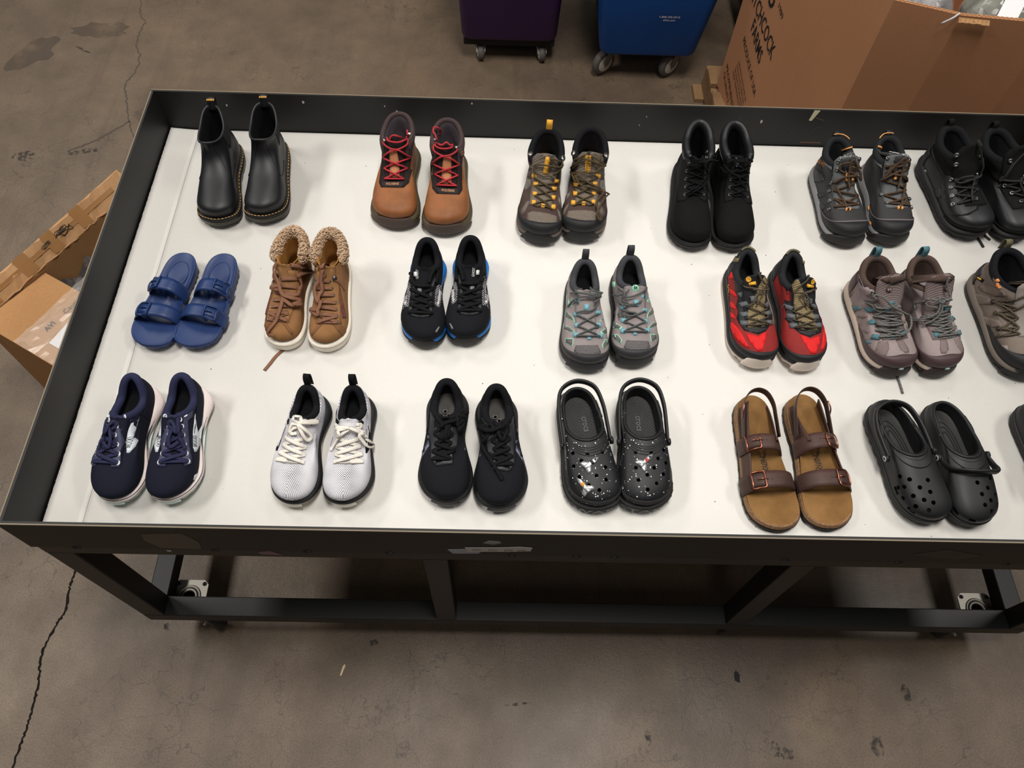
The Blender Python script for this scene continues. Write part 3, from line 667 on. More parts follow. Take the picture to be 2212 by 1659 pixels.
VIEW = {}
def sight(group, *pairs):
    """direction from each measured shoe to the photographer's eye"""
    VIEW[group] = {sd: (0.94565 - x, -0.51508 - y, 1.54) for sd, x, y in pairs}
class Shoe:
    """local frame: toe towards -y, heel +y, origin on the ground under the middle.
    side=+1: lateral side is +x (the shoe on the right of its pair in the photo)."""
    def __init__(s, name, label, cat, group, toe, ang, L, W, side, alpha, bend=0.05):
        s.L, s.W, s.side, s.bend = L, W, side, bend
        a = math.radians(ang); s.al = math.radians(alpha)
        loc = (toe[0] - math.sin(a) * L / 2, toe[1] + math.cos(a) * L / 2, Z0 + 0.0003)
        s.root = thing(name, label, cat, loc, a, group); s.key = group; s.TF = None; s.rd = 0.0
        s.SIGHT = None
        s.SV = []; s.SF = []; s._b = None; s.G = None; s.Z = None
    # --- outlines and rings
    def hw(s, a, lat):
        ph = np.arccos(np.clip(1 - 2 * a, -1, 1)); return np.where(lat, _herm(ph, _PH, _LA), _herm(ph, _PH, _ME))
    def ring(s, yf=0, yh=0, ws=1, b=0, z=(0, 0, 0), n=80, am=.42, p=1.6, o=0, sq=1.0, lug=None, flare=0):
        psi = np.linspace(0, 2 * PI, n, endpoint=False); a = (1 + np.cos(psi)) / 2; lat = np.sin(psi) > 0
        half = ((1 - b) * s.hw(a, lat) + b * 0.49 * np.abs(np.sin(psi)) ** sq) * s.W * ws + o * np.abs(np.sin(psi)) ** .5
        y0, y1 = s.L / 2 - yh + o, -s.L / 2 + yf - o; y = y0 + a * (y1 - y0); t = (s.L / 2 - y) / s.L
        if s.rd: half = half * (1 + s.rd * np.clip((t - .78) / .16, 0, 1))
        if flare: half = half + flare * (np.exp(-((t - .14) / .11) ** 2) - .5 * np.exp(-((t - .45) / .10) ** 2) + .25 * np.exp(-((t - .75) / .12) ** 2))
        x = np.where(lat, half, -half) - s.bend * s.W * (np.clip((t - .55) / .45, 0, 1.1) ** 2)
        zz = np.where(a < am, z[0] + (z[1] - z[0]) * sm(a / am), z[1] + (z[2] - z[1]) * np.clip((a - am) / (1 - am), 0, 1) ** p)
        R = np.column_stack([x * s.side, y, zz])
        if lug is not None:
            nl, dep = lug; arc = np.concatenate([[0], np.cumsum(np.linalg.norm(np.diff(R[:, :2], axis=0), axis=1))]); q = (arc / arc[-1] * nl) % 1
            cut = np.where(q > .62, 1.0, 0.0); c = np.array([R[:, 0].mean(), 0]); v = R[:, :2] - np.column_stack([np.zeros(n), np.clip(R[:, 1], -s.L * .35, s.L * .35)]); v /= np.linalg.norm(v, axis=1)[:, None] + 1e-6
            R[:, :2] -= v * (cut * dep)[:, None]
        return R
    def part(s, name, V, F, m, parent=None, smooth=True, label=None, sup=False):
        o = mk(name, V, F, m, parent or s.root, smooth)
        if label: o['label'] = label
        if sup: s.support(V, F)
        return o
    def support(s, V, F):
        b = len(s.SV); s.SV += [Vector(tuple(map(float, v))) for v in V]; s.SF += [tuple(int(i) + b for i in f) for f in F]; s._b = None
    @property
    def bvh(s):
        if s._b is None: s._b = BVHTree.FromPolygons(s.SV, s.SF)
        return s._b
    # --- sole slabs
    def slab(s, name, m, zb, zt, ob=0, ot=0, bulge=0.0, lug=None, spring=0.012, hs=0.004, n=80, flare=0, grooves=(), label=None, parent=None, drop=0.0):
        """zb/zt: (heel, mid, toe) heights of bottom and top"""
        def zz(z):
            return z
        def sp(R, k=1.0):
            t = (s.L / 2 - R[:, 1]) / s.L; R[:, 2] += k * (spring * np.clip((t - .68) / .32, 0, 1) ** 2 + hs * np.clip((.12 - t) / .12, 0, 1) ** 2); return R
        zb = np.array(zb, float); zt = np.array(zt, float); rs = []
        rs.append(sp(s.ring(o=ob - .006, z=zb, n=n, p=1, flare=flare * .6)))
        rs.append(sp(s.ring(o=ob, z=zb + .0025, n=n, p=1, lug=lug, flare=flare * .8)))
        for k in (.3, .55, .8):
            rs.append(sp(s.ring(o=ob + (ot - ob) * k + bulge * math.sin(PI * k), z=zb + (zt - zb) * k, n=n, p=1, lug=lug if (lug and k < .5) else None, flare=flare)))
        for g in grooves:
            pass
        rs.append(sp(s.ring(o=ot, z=zt - .0015, n=n, p=1, flare=flare * .6))); rs.append(sp(s.ring(o=ot - .003, z=zt, n=n, p=1, flare=flare * .4)))
        if drop: rs.append(sp(s.ring(o=ot - .006, z=zt - drop, n=n, p=1)))
        V, F = loft(rs, True, True)
        return s.part(name, V, F, m, parent, label=label)
    # --- upper
    def upper(s, name, m, keys, n=80, ns=30, label=None, spring=0.010, slump=None):
        R = []
        for k in keys:
            r = s.ring(k[0], k[1], k[2], k[3], k[4:7], n=n, p=(k[7] if len(k) > 7 else 1.6), am=(k[8] if len(k) > 8 else .42), sq=(k[9] if len(k) > 9 else 1.0))
            t = (s.L / 2 - r[:, 1]) / s.L; r[:, 2] += spring * np.clip((t - .68) / .32, 0, 1) ** 2
            R.append(r)
        G = cr(np.array(R), ns)
        if slump is not None: G = slump(G)
        s.G = G; s.keys = keys
        dpsi = np.roll(G, -1, 1) - np.roll(G, 1, 1); ds = np.gradient(G, axis=0); Nn = np.cross(dpsi, ds); Nn /= np.linalg.norm(Nn, axis=2)[..., None] + 1e-9
        ax = np.stack([np.zeros(G.shape[:2]), np.clip(G[..., 1], -s.L * .3, s.L * .4), np.full(G.shape[:2], .02)], -1)
        Nn *= (1 if np.sign((Nn * (G - ax)).sum(-1)).sum() > 0 else -1); s.N = Nn
        V, F = loft(list(G)); s.b0 = BVHTree.FromPolygons([Vector(v) for v in V], F)
        return s.part(name, V, F, m, label=label, sup=True)
    def samp(s, psi, sv):
        """psi: angle from the toe, + towards lateral; sv 0..1 from sole to collar"""
        ns, n = s.G.shape[:2]; fi = np.asarray(psi) / (2 * PI) * n; fs = np.clip(np.asarray(sv), 0, 1) * (ns - 1)
        i = np.floor(fi).astype(int); a = (fi - i)[..., None]; i0 = i % n; i1 = (i + 1) % n; k = np.minimum(np.floor(fs).astype(int), ns - 2); b = (fs - k)[..., None]
        def g(A): return (A[k, i0] * (1 - a) + A[k, i1] * a) * (1 - b) + (A[k + 1, i0] * (1 - a) + A[k + 1, i1] * a) * b
        nn = g(s.N); return g(s.G), nn / (np.linalg.norm(nn, axis=-1)[..., None] + 1e-9)
    def panel(s, name, m, p0, p1, s0, s1, off=.0012, npsi=36, ns=8, label=None, parent=None, sup=True, back=.002):
        """patch of the upper between psi p0..p1 (degrees) and s0(u)..s1(u) with u in 0..1 along psi"""
        u = np.linspace(0, 1, npsi); ps = np.radians(p0 + (p1 - p0) * u)
        f0 = np.array([s0(x) if callable(s0) else s0 for x in u]); f1 = np.array([s1(x) if callable(s1) else s1 for x in u])
        k = np.linspace(0, 1, ns); SV = f0[:, None] + (f1 - f0)[:, None] * k; PS = np.repeat(ps[:, None], ns, 1)
        P, Nn = s.samp(PS, SV); T = P + Nn * off; B = P - Nn * back
        V = np.concatenate([T.reshape(-1, 3), B.reshape(-1, 3)]); F = []; o = npsi * ns
        for i in range(npsi - 1):
            for j in range(ns - 1): F.append((i * ns + j, i * ns + j + 1, (i + 1) * ns + j + 1, (i + 1) * ns + j))
        bd = [(0, j) for j in range(ns)] + [(i, ns - 1) for i in range(1, npsi)] + [(npsi - 1, j) for j in range(ns - 2, -1, -1)] + [(i, 0) for i in range(npsi - 2, 0, -1)]
        bd = [i * ns + j for i, j in bd]; F += [(bd[i], bd[(i + 1) % len(bd)], bd[(i + 1) % len(bd)] + o, bd[i] + o) for i in range(len(bd))]
        return s.part(name, V, F, m, parent, label=label, sup=sup)
    def collar(s, m, r=.006, rt=None, p0=0, p1=360, drop=.002, name='collar', label=None, inset=0.5, sv=1.0, n=90, taper=False):
        """padded roll along the top line"""
        ps = np.radians(np.linspace(p0, p1, n)); P, Nn = s.samp(ps, np.full(n, sv)); tg = np.gradient(P, axis=0); h = np.column_stack([tg[:, 1], -tg[:, 0], np.zeros(n)]); h /= np.linalg.norm(h, axis=1)[:, None] + 1e-9
        c0 = s.G[-1].mean(0); h *= (1 if ((P - c0) * h).sum() > 0 else -1)
        P = P - h * (r * inset); P[:, 2] -= drop; rt = rt or r
        T = np.gradient(P, axis=0); T /= np.linalg.norm(T, axis=1)[:, None]; a = np.linspace(0, 2 * PI, 10, endpoint=False); up = np.tile([0, 0, 1.0], (n, 1)); B = np.cross(T, up); B /= np.linalg.norm(B, axis=1)[:, None]; U = np.cross(B, T)
        sc = np.ones(n) if not taper else np.clip(np.minimum(np.arange(n), np.arange(n)[::-1]) / 8.0, 0.25, 1)
        R = np.stack([P + (math.cos(t) * r) * sc[:, None] * B + (math.sin(t) * rt) * sc[:, None] * U for t in a], 1); closed = abs(p1 - p0) >= 359
        V, F = loft(list(R[:-1] if closed else R))
        if closed:
            k = len(R) - 2; F += [(k * 10 + i, k * 10 + (i + 1) % 10, (i + 1) % 10, i) for i in range(10)]
        else: F += [tuple(range(10)), tuple(range((n - 1) * 10, n * 10))]
        return s.part(name, V, F, m, label=label, sup=True)
    def lining(s, m, mi=None, th=.007, zi=.03, label=None, sole=True):
        """inside wall from the top line down to the insole"""
        top = s.G[-1].copy(); n = len(top); c = top.mean(0)
        def shrink(R, d):
            v = R - R.mean(0); v[:, 2] = 0; v /= np.linalg.norm(v, axis=1)[:, None] + 1e-9; R = R - v * d; return R
        r0 = shrink(top, th * .3); r1 = shrink(top, th); r1[:, 2] -= .006
        psi = np.linspace(0, 2 * PI, n, endpoint=False)
        bot = s.ring(.03, .016, .80, .2, (zi + .004, zi, zi), n=n); mid = r1 * .55 + bot * .45; mid[:, 2] = r1[:, 2] * .5 + (zi + .012) * .5
        mid2 = bot.copy(); mid2[:, 2] += .008
        K_ = [r0, r1, mid, mid2, bot]
        if top[:, 2].mean() > .105:                      # shafts: the lining first drops straight down
            r2 = shrink(r1, .003); r2[:, 2] = np.minimum(r2[:, 2] - .02, .092); r3 = shrink(r2, .003); r3[:, 2] = .070; K_ = [r0, r1, r2, r3, s.ring(.09, .02, .66, .4, (zi + .012, zi + .012, zi + .012), n=n), bot]
        R = cr(np.array(K_), 16); V, F = loft(list(R)); s.part('lining', V, F, m, label=label)
        V, F = loft([bot, s.ring(.05, .03, .55, .2, (zi, zi - .001, zi), n=n)], False, True); return s.part('insole', V, F, mi or m)
    # --- projected drawing: (x lateral, v along the view-ish plane from the toe tip)
    def fr(s, al=None, be=0.0):
        al = s.al if al is None else math.radians(al); be = math.radians(be) * s.side
        u = Vector((1, 0, 0)); v = Vector((0, math.cos(al), math.sin(al))); n = Vector((0, -math.sin(al), math.cos(al)))
        if be: R = Matrix.Rotation(be, 3, 'Z'); u, v, n = R @ u, R @ v, R @ n
        return Vector((0, -s.L / 2, 0)), u, v, n
    def setz(s, toe, heel, sgn, ztop):
        """measuring helper: picture coordinates of the toe tip and heel top of the shoe that was measured (sgn: its side);
        the sight line from that shoe is used once to find where each measured point lies on the surface"""
        c = VIEW[s.key][sgn]; n = Vector((sgn * c[0], c[1], c[2])).normalized()
        v = (Vector((0, 1, 0)) - n * n.y).normalized(); u = v.cross(n); o = Vector((-s.bend * s.W * .8, -s.L / 2, .006))
        hp = Vector((0, s.L / 2 - .008, ztop)) - o; H = np.array([hp.dot(u), hp.dot(v)])
        t = np.array(toe, float); d = np.array(heel, float) - t; d[0] *= sgn; d[1] *= -1
        k = np.hypot(*H) / np.hypot(*d); a = math.atan2(H[1], H[0]) - math.atan2(d[1], d[0])
        s.Z = (t, sgn, k, math.cos(a), math.sin(a)); s.sgn = sgn
        sd = s.side; fl = lambda w_: Vector((w_.x * sd, w_.y, w_.z)); s.TF = (fl(o), fl(u), fl(v), fl(n))
    def raw(s, x, y):
        t, sg, k, ca, sa = s.Z; dx, dy = sg * (x - t[0]) * k, -(y - t[1]) * k; return (dx * ca - dy * sa, dx * sa + dy * ca)
    def p3(s, x, y):
        o, u, v, n = s.TF; a, b = s.raw(x, y); P = o + u * a + v * b; h = (None,)
        if hasattr(s, 'b0'): h = s.b0.ray_cast(P + n * .6, -n, 2.0)
        if h[0] is None or (h[0] - s.bvh.ray_cast(P + n * .6, -n, 2.0)[0]).length > .02: h = s.bvh.ray_cast(P + n * .6, -n, 2.0)
        if h[0] is None: h = s.bvh.find_nearest(P + n * (.05 / n.z))
        return h[0]
    def q(s, x, y):
        P = s.p3(x, y); o, u, v, n = s.fr(); d = P - o; return (d.x * s.side, d.dot(v))
    def qg(s, x, y):
        """same for points lying on the table beside the shoe"""
        o, u, v, n = s.TF; a, b = s.raw(x, y); P = o + u * a + v * b; P = P - n * (P.z / n.z); o, u, v, n = s.fr(); d = P - o; return (d.x * s.side, d.dot(v))
    def qs(s, pts): return [s.q(*p[:2]) + tuple(p[2:]) for p in pts]
    def hit(s, x, v, off=0.0, F=None, flip=True, tree=None):
        o, u, vv, n = F or s.fr(); P = o + u * (x * ((s.side if flip else 1) if F is not s.TF or F is None else 1)) + vv * v; tr = tree or s.bvh
        h = tr.ray_cast(P + n * .6, -n, 2.0)
        if h[0] is None:                                  # just past the silhouette: slide to the nearest point of the surface
            best = None
            for z in (.015, .03, .045, .06, .08, .1, .13):
                g = tr.find_nearest(P + n * ((z - P.z) / n.z))
                if g[0] is not None and (best is None or g[3] < best[3]): best = g
            h = best
        nn = h[1] if h[1].dot(n) > -.05 else -h[1]
        return h[0] + nn * off, nn
    def hitg(s, x, v, off=0.0, F=None):
        """like hit, but falls through to the table top"""
        o, u, vv, n = F or s.fr(); P = o + u * (x * (s.side if F is not s.TF else 1)) + vv * v; h = s.bvh.ray_cast(P + n * .6, -n, 2.0)
        if h[0] is not None:
            nn = h[1] if h[1].dot(n) > 0 else -h[1]; return h[0] + nn * off, nn
        k = P.z / n.z; P = P - n * k; P.z = off; return P, Vector((0, 0, 1))
    def decal(s, name, poly, m, off=.0012, th=.0018, step=.009, F=None, on=None, label=None, parent=None, sup=False, hole=None, smooth=True):
        bm = bmesh.new(); vs = [bm.verts.new((x, v, 0)) for x, v in poly]
        try: bm.faces.new(vs)
        except ValueError: return None
        xs = [p[0] for p in poly]; ys = [p[1] for p in poly]
        for ax, lo, hi in ((0, min(xs), max(xs)), (1, min(ys), max(ys))):
            k = int((hi - lo) / step)
            for i in range(1, k + 1):
                c = [0, 0, 0]; c[ax] = lo + (hi - lo) * i / (k + 1); nn = [0, 0, 0]; nn[ax] = 1
                bmesh.ops.bisect_plane(bm, geom=bm.verts[:] + bm.edges[:] + bm.faces[:], plane_co=c, plane_no=nn)
        bm.verts.index_update(); F_ = F; T = []; B = []
        for v in bm.verts:
            P, nn = s.hit(v.co.x, v.co.y, 0, F_, tree=(s.bvh if on == 'all' else s.b0)); T.append(P + nn * off); B.append(P - nn * (th - off if th > off else .0005))
        n = len(T); faces = [tuple(v.index for v in f.verts) for f in bm.faces]; bd = [tuple(v.index for v in e.verts) for e in bm.edges if len(e.link_faces) == 1]
        bm.free()
        return s.part(name, T + B, faces + [(a, b, b + n, a + n) for a, b in bd], m, parent, smooth, label=label, sup=sup)
    def zdecal(s, name, pts, m, **k): return s.decal(name, [s.raw(*p) for p in pts], m, F=s.TF, **k)
    def text(s, tx, p0, p1, m, ht=None, off=.0018, name='lettering', bold=0.0, parent=None, swap=True, on=None):
        """p0,p1: picture coordinates of the ends of the baseline on the measured shoe; its twin gets it mirrored in place, not in shape"""
        if s.side != s.sgn and swap: p0, p1 = p1, p0
        a, b = np.array(s.raw(*p0)), np.array(s.raw(*p1)); d = b - a; wd = np.hypot(*d); e = d / wd; pr = np.array([-e[1], e[0]]) * s.side
        V, Fc = text2d(tx, bold); h = V[:, 1].max(); sy = wd if ht is None else ht / h; out = []
        for x, y in V:
            c = a + e * (x * wd) + pr * (y * sy); out.append(s.hit(float(c[0]), float(c[1]), off, s.TF, tree=(s.b0 if on == 'upper' else None))[0])
        return mk(name, [tuple(v) for v in out], Fc, m, parent or s.root, False, False)
    def flat_text(s, tx, x, y0, wd, z, m, ht=None, name='insole_print'):
        """lettering lying on the insole, read from heel to toe"""
        return text_on(name, tx, (x * s.side, y0, z), (0, -1, 0), (1, 0, 0), wd, m, s.root, 0.02, ht)
    def line(s, name, pts, m, r=.002, rt=None, off=None, n=None, parent=None, F=None, label=None, ns=6, ground=True, closed=False, raw=False, smoothz=True):
        """cord laid over the shoe; pts (x, v[, lift])"""
        V, Fc = s.cord(pts, r, rt, off, n, F, ns); return s.part(name, V, Fc, m, parent, label=label)
    def cord(s, pts, r=.002, rt=None, off=None, n=None, F=None, ns=6):
        rt = rt or r; off = rt if off is None else off; P = np.array([(p[0], p[1], p[2] if len(p) > 2 else 0) for p in pts], float)
        ln = np.hypot(*np.diff(P[:, :2], axis=0).T).sum(); n = n or max(5, min(90, int(ln / .0035) + 3 * len(pts)))
        C = cr(P, n) if len(P) > 2 else cr(P, n); F_ = F or s.fr(); X = []; Nn = []
        for x, v, l in C:
            p, nn = s.hitg(x, v, off, F_); X.append(p + Vector((0, 0, 1)) * 0 + (nn * .5 + F_[3] * .5) * l); Nn.append(nn)
        X = np.array([tuple(p) for p in X]); Nn = np.array([tuple(v) for v in Nn])
        for _ in range(2):                                       # relax kinks, never below the surface much
            X[1:-1] = X[1:-1] * .5 + (X[:-2] + X[2:]) * .25; Nn[1:-1] = Nn[1:-1] * .4 + (Nn[:-2] + Nn[2:]) * .3
        return tube_mesh(X, Nn, r, rt, ns)
    def laces(s, EL, ER, m, r=.0022, rt=None, lift=.004, bar=True, extra=(), name='laces', style='x', off=None, label=None):
        """criss-cross through eyelets EL (medial) / ER (lateral), bottom to top, in (x, v)"""
        V, F = [], []
        def add(pts, rr=r, rtt=rt):
            v, f = s.cord(pts, rr, rtt, off); b = len(V); V.extend(v); F.extend([tuple(i + b for i in g) for g in f])
        k = min(len(EL), len(ER))
        if bar: add([(*EL[0], 0), ((EL[0][0] + ER[0][0]) / 2, (EL[0][1] + ER[0][1]) / 2, lift * .5), (*ER[0], 0)])
        for i in range(k - 1):
            for a, b, lf in ((EL[i], ER[i + 1], lift), (ER[i], EL[i + 1], lift * .35)):
                if style == 'bar' and a is EL[i]:
                    add([(*EL[i + 1], 0), ((EL[i + 1][0] + ER[i + 1][0]) / 2, (EL[i + 1][1] + ER[i + 1][1]) / 2, lift * .7), (*ER[i + 1], 0)])
                add([(*a, 0), (a[0] * .75 + b[0] * .25, a[1] * .75 + b[1] * .25, lf), (a[0] * .25 + b[0] * .75, a[1] * .25 + b[1] * .75, lf), (*b, 0)])
        for e in extra: add(e)
        return s.part(name, V, F, m, label=label)
    def disc(s, name, x, v, r, m, h=.0015, hole=0.0, parent=None, off=0.0, n=14, F=None, oval=1.0, rot=0.0, label=None):
        """eyelet / rivet / button standing on the surface"""
        P, nn = s.hit(x, v, off, F); u = Vector((1, 0, 0)); u = (u - nn * u.dot(nn)).normalized(); w_ = nn.cross(u)
        if rot: u, w_ = u * math.cos(rot) + w_ * math.sin(rot), w_ * math.cos(rot) - u * math.sin(rot)
        prof = [(r, -.001), (r, h * .6), (r * .85, h), (max(hole, r * .1) * 1.05, h), (max(hole, 0), h * .5 if hole else h)]
        V = []; F_ = []
        for rr, z in prof: V += [tuple(P + u * (rr * math.cos(2 * PI * i / n)) + w_ * (rr * oval * math.sin(2 * PI * i / n)) + nn * z) for i in range(n)]
        for k in range(len(prof) - 1): F_ += [(k * n + i, k * n + (i + 1) % n, (k + 1) * n + (i + 1) % n, (k + 1) * n + i) for i in range(n)]
        F_.append(tuple(range((len(prof) - 1) * n, len(prof) * n)))
        return s.part(name, V, F_, m, parent, label=label)
    def strip(s, name, pts, wd, m, off=.001, th=.002, parent=None, label=None, F=None, sup=False, n=None, on=None):
        """flat band of width wd (number or list) following pts (x, v) on the surface"""
        P = np.array(pts, float); n = n or max(4, int(np.hypot(*np.diff(P, axis=0).T).sum() / .006) + 2); C = cr(P, n)
        w_ = np.interp(np.linspace(0, 1, n), np.linspace(0, 1, len(wd)), wd) if hasattr(wd, '__len__') else np.full(n, wd)
        T = np.gradient(C, axis=0); T /= np.linalg.norm(T, axis=1)[:, None] + 1e-9; Nr = np.column_stack([-T[:, 1], T[:, 0]])
        L_ = C + Nr * w_[:, None] / 2; R_ = C - Nr * w_[:, None] / 2
        return s.decal(name, [tuple(p) for p in L_] + [tuple(p) for p in R_[::-1]], m, off, th, F=F, parent=parent, label=label, sup=sup, on=on)
    def tongue(s, m, x, v0, v1, tip=.02, off=.0015, th=.005, label=None, lean=.15, name='tongue', wt=1.15, curve=.2):
        """padded tongue from v0 to v1 on the surface, its tip rising free by tip beyond"""
        n, k = 18, 9; F_ = s.fr(); rows = []; top = s.G[-1, 0]; vF = (Vector(top) - F_[0]).dot(F_[2]) - .002; cx0 = top[0]; ok = None
        for i in range(n):
            f = i / (n - 1); v = v0 + (vF - v0) * f; hwid = x * (1 + (wt - 1) * f) / 2; C, nn = s.hit(cx0 * s.side * f, v, 0, F_, tree=s.b0); row = []
            for j in range(k):
                u = -1 + 2 * j / (k - 1); P, n2 = s.hit(cx0 * s.side * f + u * hwid * s.side, v, 0, F_, tree=s.b0); Q = C + Vector((u * hwid, 0, 0)) - nn * (.006 * u * u) + Vector((0, .004 * u * u, 0))
                if f > .55 or abs(P.y - C.y) > .03: w_ = min(1, max(0, (f - .55) / .3)); P = P.lerp(Q, w_) if abs(P.y - C.y) <= .03 and f < .85 else Q
                row.append(P + nn * (off + th * .35 * (1 - u * u)))
            rows.append(row)
        d = (rows[-1][k // 2] - rows[-4][k // 2]).normalized(); up = Vector((0, lean, 1)).normalized(); m_ = 7; base = rows[-1]
        for i in range(1, m_ + 1):
            t = i / m_; dd = (d * (1 - t * .5) + up * t * .5).normalized(); sc = 1 - .30 * max(0, t - .6) / .4
            cx = base[k // 2]; rows.append([Vector((cx.x + (p.x - cx.x) * sc, p.y + dd.y * tip * t + abs(j - k // 2) / (k // 2) * curve * .01 * t, p.z + dd.z * tip * t - (abs(j - k // 2) / (k // 2)) ** 3 * .35 * tip * max(0, t - .5))) for j, p in enumerate(base)])
        N_ = len(rows); V = [p for r_ in rows for p in r_]; cen = Vector((0, .02, .03)); B = []
        for i, r_ in enumerate(rows):
            for j, p in enumerate(r_):
                a = rows[min(i + 1, N_ - 1)][j] - rows[max(i - 1, 0)][j]; b = r_[min(j + 1, k - 1)] - r_[max(j - 1, 0)]; nn = b.cross(a).normalized(); nn = nn if nn.dot(F_[3]) > 0 else -nn; B.append(p - nn * th)
        F2 = []; o = len(V)
        for i in range(N_ - 1):
            for j in range(k - 1): F2 += [(i * k + j, i * k + j + 1, (i + 1) * k + j + 1, (i + 1) * k + j), (o + i * k + j, o + (i + 1) * k + j, o + (i + 1) * k + j + 1, o + i * k + j + 1)]
        bd = [j for j in range(k)] + [i * k + k - 1 for i in range(1, N_)] + [(N_ - 1) * k + j for j in range(k - 2, -1, -1)] + [i * k for i in range(N_ - 2, 0, -1)]
        F2 += [(bd[i], bd[(i + 1) % len(bd)], bd[(i + 1) % len(bd)] + o, bd[i] + o) for i in range(len(bd))]
        return s.part(name, V + B, F2, m, label=label, sup=True)
    def bumper(s, m, deg, z1, o=.0062, z0=.003, spring=.014, name='toe_bumper', pw=.5, th=.004, sk=3, label=None):
        """outsole rubber turned up round the toe"""
        n, k = 44, 6; o = o - .0012; z1 = z1 - .002; R0 = s.ring(o=o, z=(0, 0, 0), n=720, p=1); R1 = s.ring(o=o - th, z=(0, 0, 0), n=720, p=1); V = []; F = []
        for i in range(n):
            u = i / (n - 1); id_ = int(round((-deg + sk + 2 * deg * u) * 2)) % 720; zt = z0 + .004 + (z1 - z0 - .004) * math.sin(PI * u) ** pw
            for lay, R in ((0, R0), (1, R1)):
                for j in range(k):
                    f = j / (k - 1); p = R[id_]; t = (s.L / 2 - p[1]) / s.L; ins = .0045 * f ** 2.5; c = np.array([0, -s.L * .3]); dr = c - p[:2]; dr /= np.linalg.norm(dr)
                    V.append((p[0] + dr[0] * ins, p[1] + dr[1] * ins, z0 + (zt - z0) * f + spring * min(1, max(0, (t - .68) / .32)) ** 2))
        for i in range(n - 1):
            a, b = i * 2 * k, (i + 1) * 2 * k
            for j in range(k - 1): F += [(a + j, b + j, b + j + 1, a + j + 1), (a + k + j, a + k + j + 1, b + k + j + 1, b + k + j)]
            F += [(a, a + k, b + k, b), (a + k - 1, b + k - 1, b + 2 * k - 1, a + 2 * k - 1)]
        e = (n - 1) * 2 * k; F += [tuple(range(k)) + tuple(range(2 * k - 1, k - 1, -1)), tuple(e + i for i in list(range(k)) + list(range(2 * k - 1, k - 1, -1)))]
        return s.part(name, V, F, m, label=label)
    def loop(s, m, w=.016, h=.028, th=.0018, out=.004, label=None, name='pull_loop', back=.006, lean=.0, psi=180):
        """webbing loop standing on the heel top"""
        P, nn = s.samp(np.array([math.radians(psi)]), np.array([1.0])); P = P[0]; nn = nn[0].copy(); nn[2] = 0; nn /= np.linalg.norm(nn); tv = np.array([-nn[1], nn[0], 0])
        prof = [(-.004, -.012), (-.003, h * .5), (-.001, h * .85), (.004, h), (.009, h * .85), (.010, h * .4), (.008, -.014)]; C = cr(np.array(prof), 24); V = []
        for a, z in C: base = P + nn * (a + out - .004 + lean * z) + np.array([0, 0, z]); V += [base - tv * w / 2, base + tv * w / 2]
        g = np.gradient(C, axis=0); g /= np.linalg.norm(g, axis=1)[:, None]; n = len(V)
        for i, (a, z) in enumerate(C): nv = nn * (-g[i, 1]) + np.array([0, 0, g[i, 0]]); V += [V[2 * i] + nv * th, V[2 * i + 1] + nv * th]
        F = []
        for i in range(len(C) - 1):
            a, b, c, d = 2 * i, 2 * i + 1, 2 * i + 3, 2 * i + 2; F += [(a, b, c, d), (n + a, n + d, n + c, n + b), (a, d, n + d, n + a), (b, n + b, n + c, c)]
        F += [(0, n, n + 1, 1), (2 * len(C) - 2, 2 * len(C) - 1, n + 2 * len(C) - 1, n + 2 * len(C) - 2)]
        return s.part(name, [tuple(v) for v in V], F, m, label=label)
    def welt_stitch(s, m, z=.02, o=.003, n=64, p0=-140, p1=140, w=.0008, ln=.5, spring=.01, name='welt_stitching', zf=None):
        R = s.ring(o=o, z=(z, z, z), n=720, p=1); t = (s.L / 2 - R[:, 1]) / s.L; R[:, 2] += spring * np.clip((t - .68) / .32, 0, 1) ** 2
        V, F = [], []; arc = np.linspace(p0, p1, n + 1)
        for i in range(n):
            a0, a1 = arc[i], arc[i] + (arc[i + 1] - arc[i]) * ln; idx = [int(round((a0 + (a1 - a0) * k / 3) * 2)) % 720 for k in range(4)]
            v, f = tube_mesh(R[idx], np.tile([0, 0, 1.0], (4, 1)), w, w * .8, 5); b = len(V); V += v; F += [tuple(j + b for j in g) for g in f]
        o_ = s.part(name, V, F, m); o_['kind'] = 'stuff'; return o_

# common key-ring sets: (toe inset, heel inset, width, roundness, z heel, z side, z front)
def low_keys(h=1.0, z0=.028, open_=.150, w=1.0, toe=1.0, heel=.1, side=.070, tong=.104):
    return [(.002, .004, .975 * w, 0, z0 + .006, z0, z0 - .002), (-.004, -.001, 1.03 * w, 0, z0 + .020, z0 + .014, z0 + .013 * toe), (.003, .000, 1.0 * w, .05, z0 + .036, z0 + .028, z0 + .027 * toe),
            (.034, .003, .90 * w, .2, z0 + .05, z0 + .040, z0 + .042 * toe), (.085, .007, .76 * w, .5, heel - .016, side - .004, .080 * h), (.122, .008, .70 * w, .75, heel - .007, side, .094 * h), (open_, .007, .66 * w, .9, heel, side, tong * h)]

def mid_keys(z0=.030, top=.140, side=.118, front=.134, w=1.0, toe=1.0, op=.150, sh=.66):
    return [(.002, .004, .975 * w, 0, z0 + .006, z0, z0 - .002), (-.004, -.001, 1.02 * w, 0, z0 + .022, z0 + .016, z0 + .015 * toe), (.005, .000, .99 * w, .05, z0 + .038, z0 + .031, z0 + .031 * toe),
            (.038, .002, .89 * w, .2, z0 + .052, z0 + .046, z0 + .045 * toe), (.088, .006, .76 * w, .5, top * .62, side * .66, .086), (.122, .008, .70 * w, .75, top * .75, side * .80, .107),
            (op - .010, .006, (sh + .02) * w, .88, top * .90, side * .93, front - .012), (op, .003, sh * w, .9, top, side, front)]

